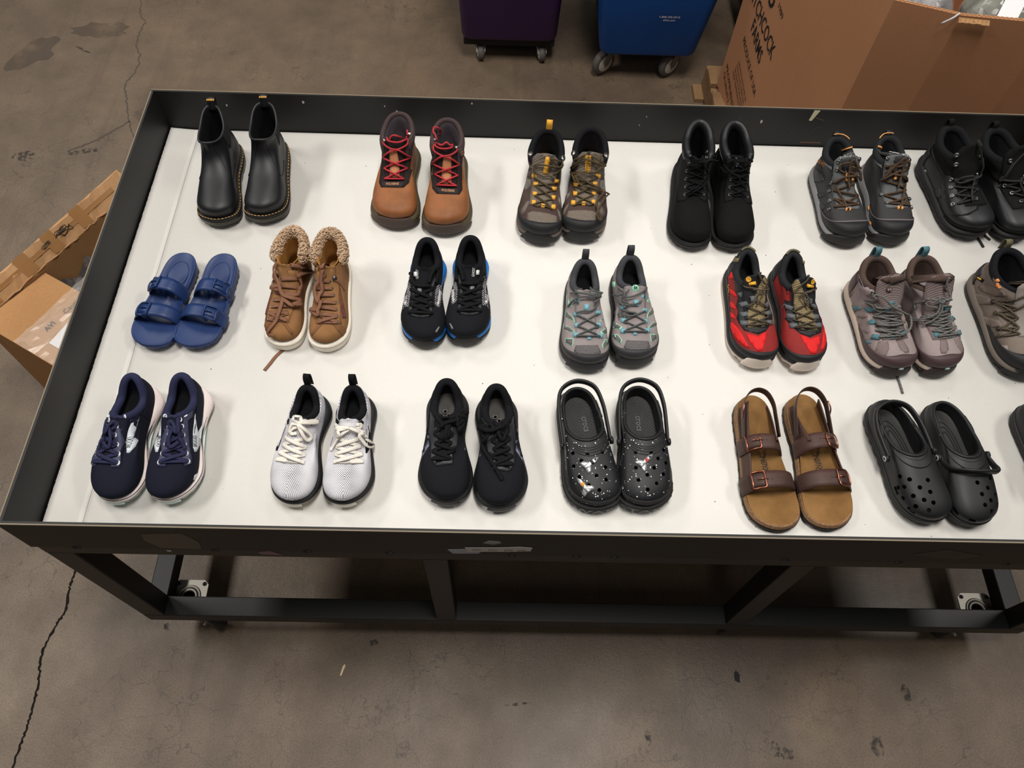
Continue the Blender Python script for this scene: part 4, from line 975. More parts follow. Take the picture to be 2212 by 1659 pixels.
# ---------------------------------------------------------------- the shoes
M_lin = mat('black_lining', (24, 24, 27), 0.9, spec=0.15)
M_chrome = mat('eyelet_metal', (170, 168, 165), 0.3, metal=1.0)
M_gun = mat('gunmetal', (112, 110, 110), 0.35, metal=1.0)
M_red_ink = mat('red_ink', (196, 62, 52), .7)
M_pale_ink = mat('pale_ink', (208, 208, 204), .6)
def new_shoe(name, label, group, cat, toe, ang, L, W, side, alpha, views):
    sight(group, *views); return Shoe(name, label, cat, group, toe, ang, L, W, side, alpha)

def navy(toe, ang, side, label):
    s = new_shoe('running_shoe', label, 'navy running shoes', 'shoe', toe, ang, .275, .101, side, 27, [(1, .25, .22), (-1, .15, .22)])
    mu = mat('navy_mesh', (33, 36, 55), 0.85, spec=.15, kind='mesh', rgb2=(24, 27, 43), k=1.0); mc = mat('navy_collar', (42, 44, 70), 0.9, spec=.15); ml = mat('navy_lace', (42, 44, 70), .9, spec=.15)
    ms = mat('blush_foam', (236, 222, 218), .6); mo = mat('mint_rubber', (206, 224, 218), .5); mw = mat('silver_film', (206, 212, 218), .5, metal=.0); me = mat('slate_film', (54, 59, 84), .6); wh = mat('white_thread', (230, 232, 236), .5)
    s.slab('outsole', mo, (0, 0, 0), (.008, .007, .009), .001, .002, lug=(26, .003), spring=.016)
    s.slab('midsole', ms, (.0075, .0065, .0085), (.040, .030, .026), .001, .000, bulge=.004, spring=.014, flare=.011)
    s.slab('midsole_stripe', mat('stripe_navy', (44, 34, 66), .5), (.0255, .0215, .0205), (.0272, .0228, .0218), .0036, .0034, spring=.014, flare=.0115)
    s.upper('upper', mu, low_keys()); s.setz((850, 1535), (980, 125), 1, .098)
    s.lining(mc, M_lin, zi=.043, th=.012); s.collar(mc, .0085, .0085, 24, 336, inset=.8)
    s.bumper(mo, 15, .021, o=.0056)
    s.tongue(mu, .040, s.q(868, 1080)[1], 0, .006, label='navy tongue')
    for pts in ([(775, 560), (855, 640), (838, 800), (850, 1000), (790, 1130), (720, 1120), (735, 1050), (770, 960), (760, 860), (800, 760)], [(1060, 545), (1062, 610), (1012, 660), (1020, 800), (1030, 930), (1045, 1050), (1040, 1110), (980, 1140), (945, 1040), (948, 760), (935, 620)]):
        s.zdecal('eyestay', pts, me, off=.0035, th=.005, sup=True)
    s.zdecal('side_chevron', [(1098, 575), (1106, 700), (1122, 785), (1170, 700), (1215, 560), (1245, 560), (1244, 680), (1145, 900), (1100, 985), (1080, 990), (1066, 940), (1070, 780)], mw)
    s.zdecal('side_chevron', [(757, 580), (770, 660), (758, 860), (722, 972), (702, 972), (690, 900), (715, 760), (735, 680)], mw)
    s.zdecal('heel_stripe', [(1165, 240), (1185, 300), (1228, 470), (1242, 500), (1225, 370), (1190, 250)], mw)
    s.zdecal('toe_flash', [(1060, 1285), (1075, 1235), (1110, 1215), (1118, 1245), (1085, 1288)], mw); s.zdecal('toe_flash', [(1112, 1205), (1125, 1190), (1138, 1192), (1128, 1214)], mw)
    s.text('BROOKS', (1100, 935), (1102, 815), M_ink, .009, on='upper'); s.text('BROOKS', (730, 800), (718, 920), M_ink, .007, on='upper')
    EL = s.qs([(742, 1078), (772, 988), (805, 892), (838, 795), (838, 702)]); ER = s.qs([(1022, 1085), (1008, 1000), (992, 908), (982, 805), (972, 712), (958, 640)])
    for x, v in EL + ER + s.qs([(800, 597), (1006, 597)]): s.disc('eyelet', x, v, .0040, wh, .0012, .0022, oval=1.35)
    s.laces(EL, ER[:5], ml, .0042, .0017, .003, extra=[[(*EL[4], 0), (*s.q(860, 650), .004), (*s.q(900, 700), .008), (*s.q(905, 770), .012), (*s.q(935, 760), .010), (*s.q(940, 640), .008), (*s.q(958, 630), .002)], [(*ER[4], 0), (*s.q(900, 720), .006), (*s.q(850, 830), .009), (*s.q(860, 930), .008), (*s.q(930, 880), .008)], [(*s.q(905, 720), .01), (*s.q(960, 850), .009), (*s.q(1000, 960), .004)]])
    s.flat_text('~', .010, .060, .016, .0485, M_pale_ink, .010)
navy((0.146, 0.083), -1.0, -1, 'navy running shoe with white side mark, left one of pair in tray corner')
navy((0.266, 0.087), 2.0, 1, 'navy running shoe with white side mark, right one of pair in tray corner')

def white_runner(toe, ang, side, label):
    s = new_shoe('running_shoe', label, 'white knit running shoes', 'shoe', toe, ang, .257, .099, side, 27, [(1, .62, .22), (-1, .52, .22)])
    mu = mat('white_knit', (226, 224, 230), .8, spec=.2, kind='knit', rgb2=(60, 58, 70), k=.85, bump=.3); mb = mat('black_foam', (38, 38, 41), .6); mo = mat('cream_rubber', (222, 216, 204), .55); mc = mat('black_jersey', (28, 29, 34), .9, spec=.15); ml = mat('cream_lace', (230, 224, 214), .85)
    s.slab('outsole', mo, (0, 0, 0), (.009, .008, .010), .001, .003, lug=(24, .003), spring=.018)
    s.slab('midsole', mb, (.0085, .0075, .0095), (.038, .030, .026), .002, .000, bulge=.005, spring=.016, flare=.007)
    s.upper('upper', mu, low_keys(heel=.094, side=.068, tong=.100)); s.setz((860, 1555), (955, 185), 1, .09)
    s.lining(mc, M_lin, zi=.042, th=.012); s.collar(mc, .0080, .0085, 22, 338, inset=1.1)
    s.bumper(mo, 16, .026, o=.0075)
    s.tongue(mu, .036, s.q(900, 1060)[1], 0, .010, label='knit tongue')
    s.loop(mc, .014, .030)
    s.zdecal('side_mark', [(1110, 650), (1140, 760), (1195, 680), (1200, 720), (1140, 860), (1095, 965), (1080, 960), (1078, 880), (1092, 760)], mc)
    s.zdecal('side_mark', [(715, 700), (705, 760), (690, 870), (698, 880), (725, 780)], mc)
    for pts in ([(745, 590), (765, 560), (800, 610), (775, 640)], [(990, 625), (1035, 590), (1062, 620), (1030, 660)]): s.zdecal('eyestay_tab', pts, mc, off=.002)
    EL = s.qs([(735, 1055), (752, 970), (760, 885), (800, 800)]); ER = s.qs([(1055, 1055), (1045, 975), (1025, 885), (1015, 800)])
    s.laces(EL, ER, ml, .0045, .0013, .003)
    if side < 0: s.setz((310, 1550), (540, 205), -1, .09)
    else: s.setz((860, 1555), (955, 185), 1, .09)
    B = ([[(915, 690, .012), (1050, 742, .018), (1150, 765, .016), (1178, 820, .012), (1130, 855, .010), (1085, 800, .014), (1000, 735, .016), (915, 690, .014)], [(915, 690, .012), (820, 715, .016), (720, 738, .016), (640, 735, .012), (630, 690, .010), (700, 665, .014), (800, 680, .016), (915, 690, .014)], [(915, 700, .012), (850, 745, .010), (780, 820, .006), (705, 930, .003)], [(905, 690, .01), (985, 700, .012), (1020, 655, .012), (975, 650, .01)], [(760, 640, .004), (830, 680, .01), (905, 690, .014)]] if side > 0 else
         [[(420, 655, .012), (450, 690, .016), (515, 760, .014), (530, 810, .012), (490, 830, .010), (450, 760, .014), (425, 660, .014)], [(420, 655, .012), (470, 640, .014), (560, 650, .014), (610, 635, .010), (560, 625, .010), (470, 625, .014), (420, 650, .014)], [(420, 655, .010), (370, 650, .010), (335, 700, .006), (330, 740, .004)], [(420, 650, .01), (400, 600, .012), (385, 580, .010), (440, 590, .010), (470, 630, .010)], [(440, 680, .008), (380, 690, .006), (340, 720, .004), (345, 750, .003), (400, 750, .004)]])
    V, F = [], []
    for pts in B:
        v, f = s.cord([(*s.q(x, y), l) for x, y, l in pts], .0042, .0012, n=40); b = len(V); V += v; F += [tuple(i + b for i in g) for g in f]
    s.part('lace_bow', V, F, ml)
    s.flat_text('BROOKS' if side < 0 else '~', -.004 * side, .060, .050 if side < 0 else .02, .0480, M_pale_ink, .010)
white_runner((0.515, 0.088), -4.2, -1, 'white and black knit running shoe with cream laces, left one of pair')
white_runner((0.633, 0.089), 0.5, 1, 'white and black knit running shoe with cream laces, right one of pair')

def black_runner(toe, ang, side, label):
    s = new_shoe('running_shoe', label, 'all black running shoes', 'shoe', toe, ang, .267, .108, side, 27, [(1, .945, .22), (-1, .848, .22)])
    mu = mat('black_mesh', (34, 35, 41), .85, spec=.15, kind='mesh', rgb2=(26, 26, 31), k=.8, bump=.3); mg = mat('charcoal_film', (62, 62, 66), .5, spec=.35); mo = mat('black_rubber', (40, 39, 38), .6); mc = mat('black_jersey', (28, 29, 34), .9, spec=.15); ml = mat('black_lace', (30, 30, 32), .9, spec=.15); mst = mat('sheen_stripe', (88, 92, 108), .32, metal=.3); mi = mat('grey_insole', (72, 70, 68), .85)
    s.slab('outsole', mo, (0, 0, 0), (.009, .008, .010), .001, .003, lug=(26, .003), spring=.018)
    s.slab('midsole', mat('black_foam', (38, 38, 41), .6), (.0085, .0075, .0095), (.040, .030, .026), .003, .001, bulge=.005, spring=.016, flare=.005)
    s.upper('upper', mu, low_keys(heel=.098, side=.070)); s.setz((970, 1545), (890, 125), 1, .094)
    s.lining(mc, mi, zi=.044, th=.011); s.collar(mc, .0085, .0085, 24, 336, inset=.9)
    s.bumper(mg, 20, .022, o=.0085)
    s.tongue(mu, .040, s.q(985, 1050)[1], 0, .006, label='black tongue')
    for pts in ([(750, 480), (870, 590), (905, 760), (905, 900), (905, 1000), (1000, 1065), (1060, 1075), (1050, 1105), (960, 1095), (860, 1090), (870, 980), (820, 900), (790, 780), (760, 640)], [(1060, 470), (985, 560), (985, 700), (1015, 860), (1030, 1000), (1060, 1090), (1100, 1010), (1095, 860), (1110, 740), (1090, 590)]):
        s.zdecal('eyestay', pts, mg, off=.0032, th=.005, sup=True)
    for pts in ([(1135, 660), (1170, 760), (1120, 800), (1100, 770), (1150, 745)], [(1125, 810), (1200, 930), (1245, 1030), (1230, 1050), (1180, 960), (1115, 870)], [(1130, 640), (1150, 620), (1190, 760), (1175, 775)]): s.zdecal('side_stripe', pts, mst)
    for pts in ([(745, 700), (830, 760), (820, 780), (740, 720)], [(700, 850), (730, 930), (720, 950), (690, 890)]): s.zdecal('side_stripe', pts, mst)
    EL = s.qs([(880, 1030), (835, 940), (870, 860), (850, 770), (815, 580)]); ER = s.qs([(1080, 1020), (1080, 935), (1045, 855), (1050, 740), (1015, 560)])
    for x, v in EL + ER: s.disc('eyelet', x, v, .0032, M_lin, .0008, .0018, oval=.7)
    if side > 0: ex = [[(880, 600, .004), (850, 650, .012), (800, 660, .016), (740, 620, .016), (700, 640, .010)], [(1000, 560, .003), (930, 620, .012), (850, 660, .014), (740, 630, .018), (690, 600, .01)], [(700, 690, .012), (760, 830, .008), (860, 1010, .005), (930, 1130, .004), (968, 1198, .002)], [(890, 585, .004), (940, 560, .006), (1000, 560, .004)], [(910, 620, .006), (925, 700, .010), (960, 760, .008), (1000, 690, .006), (1010, 640, .004)]]
    else: s.setz((420, 1490), (450, 95), -1, .094); ex = [[(380, 535, .003), (450, 515, .010), (520, 530, .014), (600, 600, .016), (660, 640, .016), (710, 640, .012)], [(500, 610, .004), (540, 560, .012), (560, 500, .014), (620, 480, .016), (680, 520, .014), (700, 590, .014), (650, 610, .016), (590, 570, .018)], [(370, 640, .004), (440, 590, .010), (520, 560, .014), (600, 540, .02), (660, 560, .018), (690, 620, .014)], [(570, 480, .014), (640, 470, .016), (700, 540, .012)], [(440, 600, .006), (430, 700, .008), (410, 760, .006), (450, 720, .006), (460, 610, .006)]]
    s.laces(EL, ER, ml, .0042, .0018, .003, extra=[[(*s.q(x, y), l) for x, y, l in e] for e in ex])
    for x, y in ((-.009, .055), (.004, .060), (-.003, .044), (.009, .048), (-.010, .034), (.003, .032), (-.004, .070)): MB().lathe([(.0058, .0440), (.0058, .0490), (.0038, .0490), (.0038, .0440)], Matrix.Translation((x, y, 0)), 6).build('insole_hexagon', mat('insole_grey', (104, 100, 98), .8), s.root)
black_runner((0.839, 0.097), 0.8, -1, 'all black running shoe with black laces, left one of pair')
black_runner((0.964, 0.087), 4.6, 1, 'all black running shoe with black laces, right one of pair, lace end on toe')

def blue_sole_runner(toe, ang, side, label):
    s = new_shoe('running_shoe', label, 'black running shoes with blue soles', 'shoe', toe, ang, .267, .107, side, 36, [(1, .87, .62), (-1, .77, .62)])
    mu = mat('black_mesh', (34, 35, 41), .85, spec=.15, kind='mesh', rgb2=(26, 26, 31), k=.8, bump=.3); mb = mat('bright_blue_foam', (34, 122, 204), .5); mo = mat('black_rubber', (40, 39, 38), .6); mc = mat('black_jersey', (28, 29, 34), .9, spec=.15); ml = mat('black_lace', (30, 30, 32), .9, spec=.15); mw = mat('silver_mark', (190, 186, 190), .4, metal=.2); mg = mat('grey_flash', (122, 122, 124), .5)
    s.slab('outsole', mo, (0, 0, 0), (.009, .008, .010), .001, .003, lug=(22, .004), spring=.016)
    s.slab('midsole', mb, (.0085, .0075, .0095), (.040, .030, .026), -.001, -.003, bulge=.003, spring=.014, flare=.009)
    s.upper('upper', mu, low_keys(heel=.102, side=.074)); s.setz((990, 1500), (1040, 145), 1, .098)
    s.lining(mc, M_lin, zi=.044, th=.011); s.collar(mc, .0085, .0085, 24, 336, inset=.8)
    s.bumper(mo, 26, .030, o=.0050)
    s.tongue(mc, .042, s.q(1030, 1110)[1], 0, .012, label='black tongue with printed name')
    ms = mat('dotted_mesh', (34, 35, 41), .85, kind='mesh', rgb2=(165, 165, 168), k=.55)
    for pts in ([(1195, 690), (1260, 640), (1300, 740), (1310, 950), (1330, 1180), (1290, 1090), (1240, 1000), (1185, 1000), (1180, 840)], [(800, 700), (860, 720), (880, 800), (870, 950), (810, 1000), (795, 850)]): s.zdecal('dotted_panel', pts, ms, off=.0006)
    s.zdecal('side_chevron', [(1240, 690), (1262, 720), (1262, 770), (1285, 700), (1298, 720), (1296, 840), (1240, 985), (1222, 980), (1214, 900), (1222, 800)], mw, off=.0014)
    s.zdecal('side_chevron', [(822, 690), (835, 760), (845, 860), (838, 960), (825, 975), (810, 900), (806, 800)], mw, off=.0014)
    s.text('BROOKS', (1240, 945), (1248, 830), M_ink, .008, on='upper'); s.text('BROOKS', (838, 820), (834, 920), M_ink, .006, on='upper')
    for pts in ([(1225, 1315), (1270, 1255), (1288, 1268), (1242, 1330)], [(785, 1222), (800, 1222), (835, 1280), (818, 1292)]): s.zdecal('toe_flash', pts, mg)
    for pts in ([(868, 640), (905, 760), (905, 960), (880, 1060), (930, 1110), (1030, 1125), (1030, 1100), (950, 1090), (915, 1050), (945, 960), (945, 780), (905, 640)], [(1225, 640), (1165, 740), (1165, 960), (1180, 1060), (1130, 1105), (1030, 1125), (1030, 1100), (1110, 1085), (1140, 1040), (1110, 960), (1110, 780), (1180, 650)]): s.zdecal('eyestay', pts, mat('dark_film', (50, 50, 53), .6), off=.0034, th=.005, sup=True)
    s.text('GHOST', (1082, 655), (1090, 540), M_pale_ink, .006, swap=False); s.zdecal('tongue_tag', [(1108, 575), (1135, 578), (1130, 630), (1104, 630)], mat('white_tag', (214, 214, 216), .6), off=.006, on='all')
    EL = s.qs([(885, 1065), (895, 965), (905, 890), (905, 770)]); ER = s.qs([(1175, 1060), (1165, 965), (1165, 890), (1180, 780)])
    s.laces(EL, ER, ml, .0042, .0020, .003, extra=[[(*s.q(905, 770), 0), (*s.q(960, 740), .006), (*s.q(1040, 745), .008), (*s.q(1140, 720), .006), (*s.q(1190, 680), .004)], [(*s.q(880, 700), .002), (*s.q(875, 600), .004), (*s.q(900, 520), .006), (*s.q(940, 600), .006), (*s.q(960, 700), .006)], [(*s.q(1215, 590), .003), (*s.q(1170, 610), .006), (*s.q(1150, 680), .006), (*s.q(1090, 740), .006)]])
    s.line('lace_loop', s.qs([(1055, 770), (1060, 820)]), mg, .006, .002, off=.003)
blue_sole_runner((0.765, 0.493), -0.6, -1, 'black running shoe with bright blue midsole, left one of pair')
blue_sole_runner((0.874, 0.503), 0.2, 1, 'black running shoe with bright blue midsole, right one of pair')

def toe_guard(s, m, deg, h, dip=.0, off=.0022, name='toe_guard', pw=.8, parent=None, lo=0.0):
    """rubber guard wrapped round the toe, highest at the front"""
    return s.panel(name, m, -deg, deg, lo, lambda u: lo + .01 + h * math.sin(PI * u) ** pw - dip * math.exp(-((u - .5) / .12) ** 2), off, npsi=48)
def webs(s, L, m, ln=.009, w=.006, name='lace_loop', a=0.0, off=.0055):
    for p in L:
        x, v = s.q(*p[:2]); an = p[2] if len(p) > 2 else 0; dx = math.cos(math.radians(an)) * ln / 2; dv = math.sin(math.radians(an)) * ln / 2; sg = 1 if x > 0 else -1
        s.strip(name, [(x - sg * dx, v - dv), (x + sg * dx, v + dv)], w, m, off, .004, sup=True, n=4)
def tied(s, side, sets):
    return [[(*s.q(x, y), l) for x, y, l in e] for e in sets]
def clog_ground(s, name, pts, m, r, rt=None):
    """lace tail lying on the table"""
    P = cr(np.array([(*s.qg(x, y), 0) for x, y in pts]), 16); o, u, v, n = s.fr(); X = []
    for x, vv, _ in P:
        p = o + u * (x * s.side) + v * vv; p = p - n * (p.z / n.z); X.append((p.x, p.y, (rt or r)))
    V, F = tube_mesh(X, np.tile([0, 0, 1.0], (16, 1)), r, rt or r, 6); return s.part(name, V, F, m)

def grey_hiker(toe, ang, side, label):
    s = new_shoe('hiking_shoe', label, 'grey and mint hiking shoes', 'shoe', toe, ang, .268, .110, side, 36, [(1, 1.265, .59), (-1, 1.166, .58)]); s.rd = .08
    mt = mat('taupe_suede', (150, 140, 140), .9, spec=.15, kind='suede', rgb2=(134, 124, 123)); mm = mat('grey_airmesh', (112, 108, 108), .85, kind='weave', rgb2=(58, 56, 58), k=.55, bump=.4); mn = mat('mint_trim', (150, 206, 178), .6); mr = mat('charcoal_rubber', (62, 62, 65), .6); mc = mat('charcoal_jersey', (66, 67, 71), .9, spec=.15); mw = mat('teal_webbing', (116, 172, 186), .7)
    ml = mat('flecked_black_lace', (46, 48, 52), .85, kind='fleck', rgb2=(150, 158, 154), k=1.8); md = mat('dark_sole', (48, 48, 50), .65)
    s.slab('outsole', md, (0, 0, 0), (.012, .011, .013), .002, .004, lug=(30, .004), spring=.014)
    s.slab('midsole', mr, (.0115, .0105, .0125), (.036, .030, .027), .004, .001, bulge=.003, spring=.013)
    s.upper('upper', mt, low_keys(heel=.100, side=.074, tong=.106)); s.setz((1080, 1525), (1000, 180), 1, .098)
    s.lining(mc, M_lin, zi=.042, th=.011); s.collar(mc, .0085, .009, 24, 336, inset=.8); s.loop(mc, .015, .030, out=.002)
    toe_guard(s, mr, 84, .36, off=.002); s.bumper(md, 28, .036, o=.0092)
    s.tongue(mt, .046, s.q(1090, 1120)[1], 0, .010, label='taupe tongue'); s.zdecal('toe_mesh', [(985, 1205), (1240, 1210), (1262, 1275), (1215, 1325), (1120, 1348), (1030, 1330), (950, 1290)], mm, off=.0012)
    W = [[(1240, 745), (1225, 720), (1250, 660), (1285, 600), (1283, 670)], [(1225, 930), (1240, 880), (1320, 785), (1322, 850), (1280, 900)], [(1245, 1060), (1260, 1030), (1330, 965), (1335, 1020), (1290, 1050)], [(1265, 1140), (1330, 1140), (1335, 1180), (1290, 1210), (1275, 1200)],
         [(805, 900), (820, 870), (905, 915), (880, 925)], [(800, 1010), (830, 1000), (915, 1050), (890, 1075), (810, 1060)], [(825, 1155), (880, 1150), (920, 1200), (910, 1240), (850, 1195)]]
    for w_ in W:
        c = np.mean(w_, axis=0); s.zdecal('mint_edge', [tuple(c + (np.array(p) - c) * 1.28) for p in w_], mn, off=.0010); s.zdecal('mesh_window', w_, mm, off=.0016)
    for pts in ([(790, 500), (830, 505), (830, 580), (800, 560)], [(1215, 480), (1265, 520), (1250, 560), (1225, 545)]): s.zdecal('mint_edge', pts, mn, off=.0014)
    webs(s, [(935, 830), (945, 980), (945, 1105), (1185, 855), (1195, 985), (1222, 1095), (1168, 690)], mw, .011, .008)
    s.strip('lace_loop', [s.q(1080, 1115), s.q(1080, 1145)], .008, mw, .0055, .004, sup=True); s.strip('tongue_loop', [s.q(1075, 735), s.q(1085, 800)], .010, mw, .007, .004, on='all')
    x, v = s.q(1072, 590)
    if side > 0: s.disc('tongue_badge', x, v, .009, mn, .002, n=20); s.text('M', (1058, 605), (1088, 605), M_ink, .008, off=.003, swap=False)
    EL = s.qs([(945, 1105), (945, 985), (935, 835)]); ER = s.qs([(1222, 1100), (1195, 985), (1185, 855), (1168, 695)])
    if side > 0: ex = [(( 935, 830, .003), (1000, 790, .006), (1080, 780, .006), (1140, 740, .004)), ((1168, 690, .003), (1185, 590, .003)), ((1195, 580, .003), (1100, 660, .008), (1000, 700, .010), (900, 680, .014), (800, 690, .012)), ((880, 590, .003), (800, 620, .012), (720, 650, .014)), ((1000, 610, .006), (960, 650, .010), (900, 690, .016), (850, 680, .018), (820, 720, .014)), ((800, 700, .012), (900, 720, .012), (960, 760, .010), (1000, 770, .008)), ((700, 760, .012), (800, 810, .012), (900, 860, .010), (1000, 880, .008), (1080, 890, .006), (1060, 920, .006), (980, 930, .006), (900, 900, .008))]
    else: s.setz((540, 1585), (550, 210), -1, .098); ex = [((385, 640, .003), (480, 630, .010), (600, 670, .014), (700, 690, .014), (780, 700, .012)), ((430, 605, .003), (520, 640, .012), (620, 660, .014), (700, 640, .014), (760, 610, .012)), ((345, 805, .002), (420, 730, .006), (500, 690, .010), (600, 690, .012), (700, 690, .014)), ((460, 745, .003), (450, 640, .004)), ((660, 740, .004), (690, 690, .010), (720, 640, .012)), ((440, 880, .003), (520, 860, .006), (600, 860, .006), (660, 820, .004), (680, 760, .004))]
    s.laces(EL, ER[:3], ml, .0022, .0022, .003, extra=tied(s, side, ex))
    s.flat_text('MERRELL', -.012 * side, .078, .060, .0480, M_red_ink, .009)
grey_hiker((1.149, 0.440), -0.9, -1, 'low grey suede hiking shoe with mint edging, left one of pair')
grey_hiker((1.274, 0.456), 2.3, 1, 'low grey suede hiking shoe with mint edging, right one of pair, round badge')

def red_trail(toe, ang, side, label):
    s = new_shoe('trail_shoe', label, 'red and black trail shoes', 'shoe', toe, ang, .285, .106, side, 36, [(-1, 1.573, .61), (1, 1.665, .61)])
    md = mat('dark_red_film', (140, 42, 40), .7, spec=.2, kind='suede', rgb2=(128, 36, 35)); mr = mat('bright_red_mesh', (226, 42, 42), .7, spec=.2, kind='mesh', rgb2=(190, 28, 32), k=1.0); mk_ = mat('black_shell', (38, 38, 41), .6, spec=.35); mc = mat('black_ripstop', (36, 37, 44), .85, kind='mesh', rgb2=(28, 29, 35), k=1.2); mp = mat('pale_lug_rubber', (222, 208, 196), .6); mt = mat('tan_airmesh', (158, 138, 98), .8, kind='weave', rgb2=(70, 60, 46), k=.5, bump=.4); mg = mat('grey_webbing', (92, 96, 100), .7)
    ml = mat('flecked_tan_lace', (50, 48, 44), .85, kind='fleck', rgb2=(140, 120, 90), k=1.3); my = mat('amber_ink', (226, 170, 52), .6)
    s.slab('outsole', mp, (0, 0, 0), (.012, .011, .014), .003, .005, lug=(22, .005), spring=.018)
    s.slab('midsole', mk_, (.0115, .0105, .0135), (.040, .032, .028), .004, .001, bulge=.003, spring=.016)
    s.upper('upper', md, low_keys(heel=.110, side=.080, tong=.110, toe=.95)); s.setz((560, 1550), (490, 80), -1, .108)
    s.lining(mc, M_lin, zi=.045, th=.012); s.collar(mc, .0090, .0095, 24, 336, inset=.8)
    toe_guard(s, mk_, 95, .35, off=.0022, pw=1.0); s.bumper(mp, 24, .044, o=.0100)
    s.panel('side_rail', mk_, -170, -60, 0, lambda u: .30 - .16 * u, .002); s.panel('side_rail', mk_, 60, 170, 0, lambda u: .14 + .16 * u, .002); s.panel('heel_counter', mk_, 128, 232, .28, .98, .0016)
    s.zdecal('throat_panel', [(345, 440), (420, 455), (520, 570), (600, 600), (690, 560), (760, 480), (785, 560), (770, 700), (775, 880), (755, 1010), (690, 1100), (600, 1135), (520, 1105), (440, 1080), (385, 1000), (355, 930), (375, 850), (355, 770), (380, 680), (350, 590)], mk_, off=.0016, sup=True)
    s.tongue(mc, .052, s.q(600, 1060)[1], 0, .040, off=.002, label='black tongue')
    s.zdecal('tongue_mesh', [(700, 420), (735, 470), (700, 600), (690, 760), (680, 1040), (600, 1060), (480, 1050), (490, 850), (560, 720), (620, 560)], mt, off=.0012, on='all', sup=True)
    for pts in ([(455, 1128), (500, 1128), (600, 1160), (700, 1105), (692, 1180), (640, 1330), (592, 1335), (520, 1245)], [(256, 985), (312, 982), (400, 1100), (498, 1292), (452, 1275), (330, 1150)], [(276, 550), (330, 600), (372, 665), (330, 655), (285, 612)], [(258, 710), (320, 745), (350, 815), (320, 812), (265, 770)], [(238, 838), (310, 870), (345, 930), (310, 930), (250, 890)], [(262, 330), (300, 335), (330, 430), (270, 440)]): s.zdecal('red_window', pts, mr, off=.0014)
    webs(s, [(440, 640, -30), (445, 765, -20), (445, 890, -10), (440, 995), (715, 780, 30), (720, 890, 10), (730, 1005)], mg, .016, .010, off=.004)
    EL = s.qs([(730, 1020), (720, 930), (700, 830), (720, 680)]); ER = s.qs([(465, 1020), (470, 935), (475, 800), (500, 680)])
    s.laces(EL, ER, ml, .0022, .0022, .004, extra=tied(s, side, [((445, 535, .002), (480, 560, .006), (545, 570, .008), (600, 610, .012), (560, 690, .012), (540, 760, .010), (480, 800, .006)), ((545, 590, .010), (640, 600, .012), (700, 590, .010), (740, 500, .006), (790, 495, .008)), ((600, 610, .012), (640, 640, .010), (610, 700, .010), (570, 780, .010))]))
    s.strip('tongue_loop', [s.q(535, 670), s.q(548, 745)], .010, mg, .008, .004, on='all')
    for p in ((445, 535), (745, 500)): s.disc('eyelet', *s.q(*p), .004, M_lin, .001, .002)
    s.zdecal('tongue_badge', [(510, 505), (585, 490), (588, 525), (512, 540)], my, off=.007, on='all'); x, v = s.q(505, 465); s.disc('badge_ring', x, v, .0065, my, .001, .0045, n=18)
    s.text('M', (487, 478), (522, 474), my, .005, off=.002)
    s.text('MERRELL', (230, 505), (205, 765), my, .010, on='upper', swap=False) if side < 0 else None
    s.zdecal('heel_tag', [(365, 150), (408, 165), (385, 235), (335, 225)], mat('olive_print', (120, 104, 78), .7), off=.004, on='all')
    s.collar(mat('olive_piping', (92, 88, 62), .7), .003, .003, 150, 215, drop=-.009, inset=1.0, name='heel_piping', n=24)
red_trail((1.558, 0.459), 1.6, -1, 'red trail shoe with black toe and tan laces, left one of pair')
red_trail((1.680, 0.455), 4.0, 1, 'red trail shoe with black toe and tan laces, right one of pair')

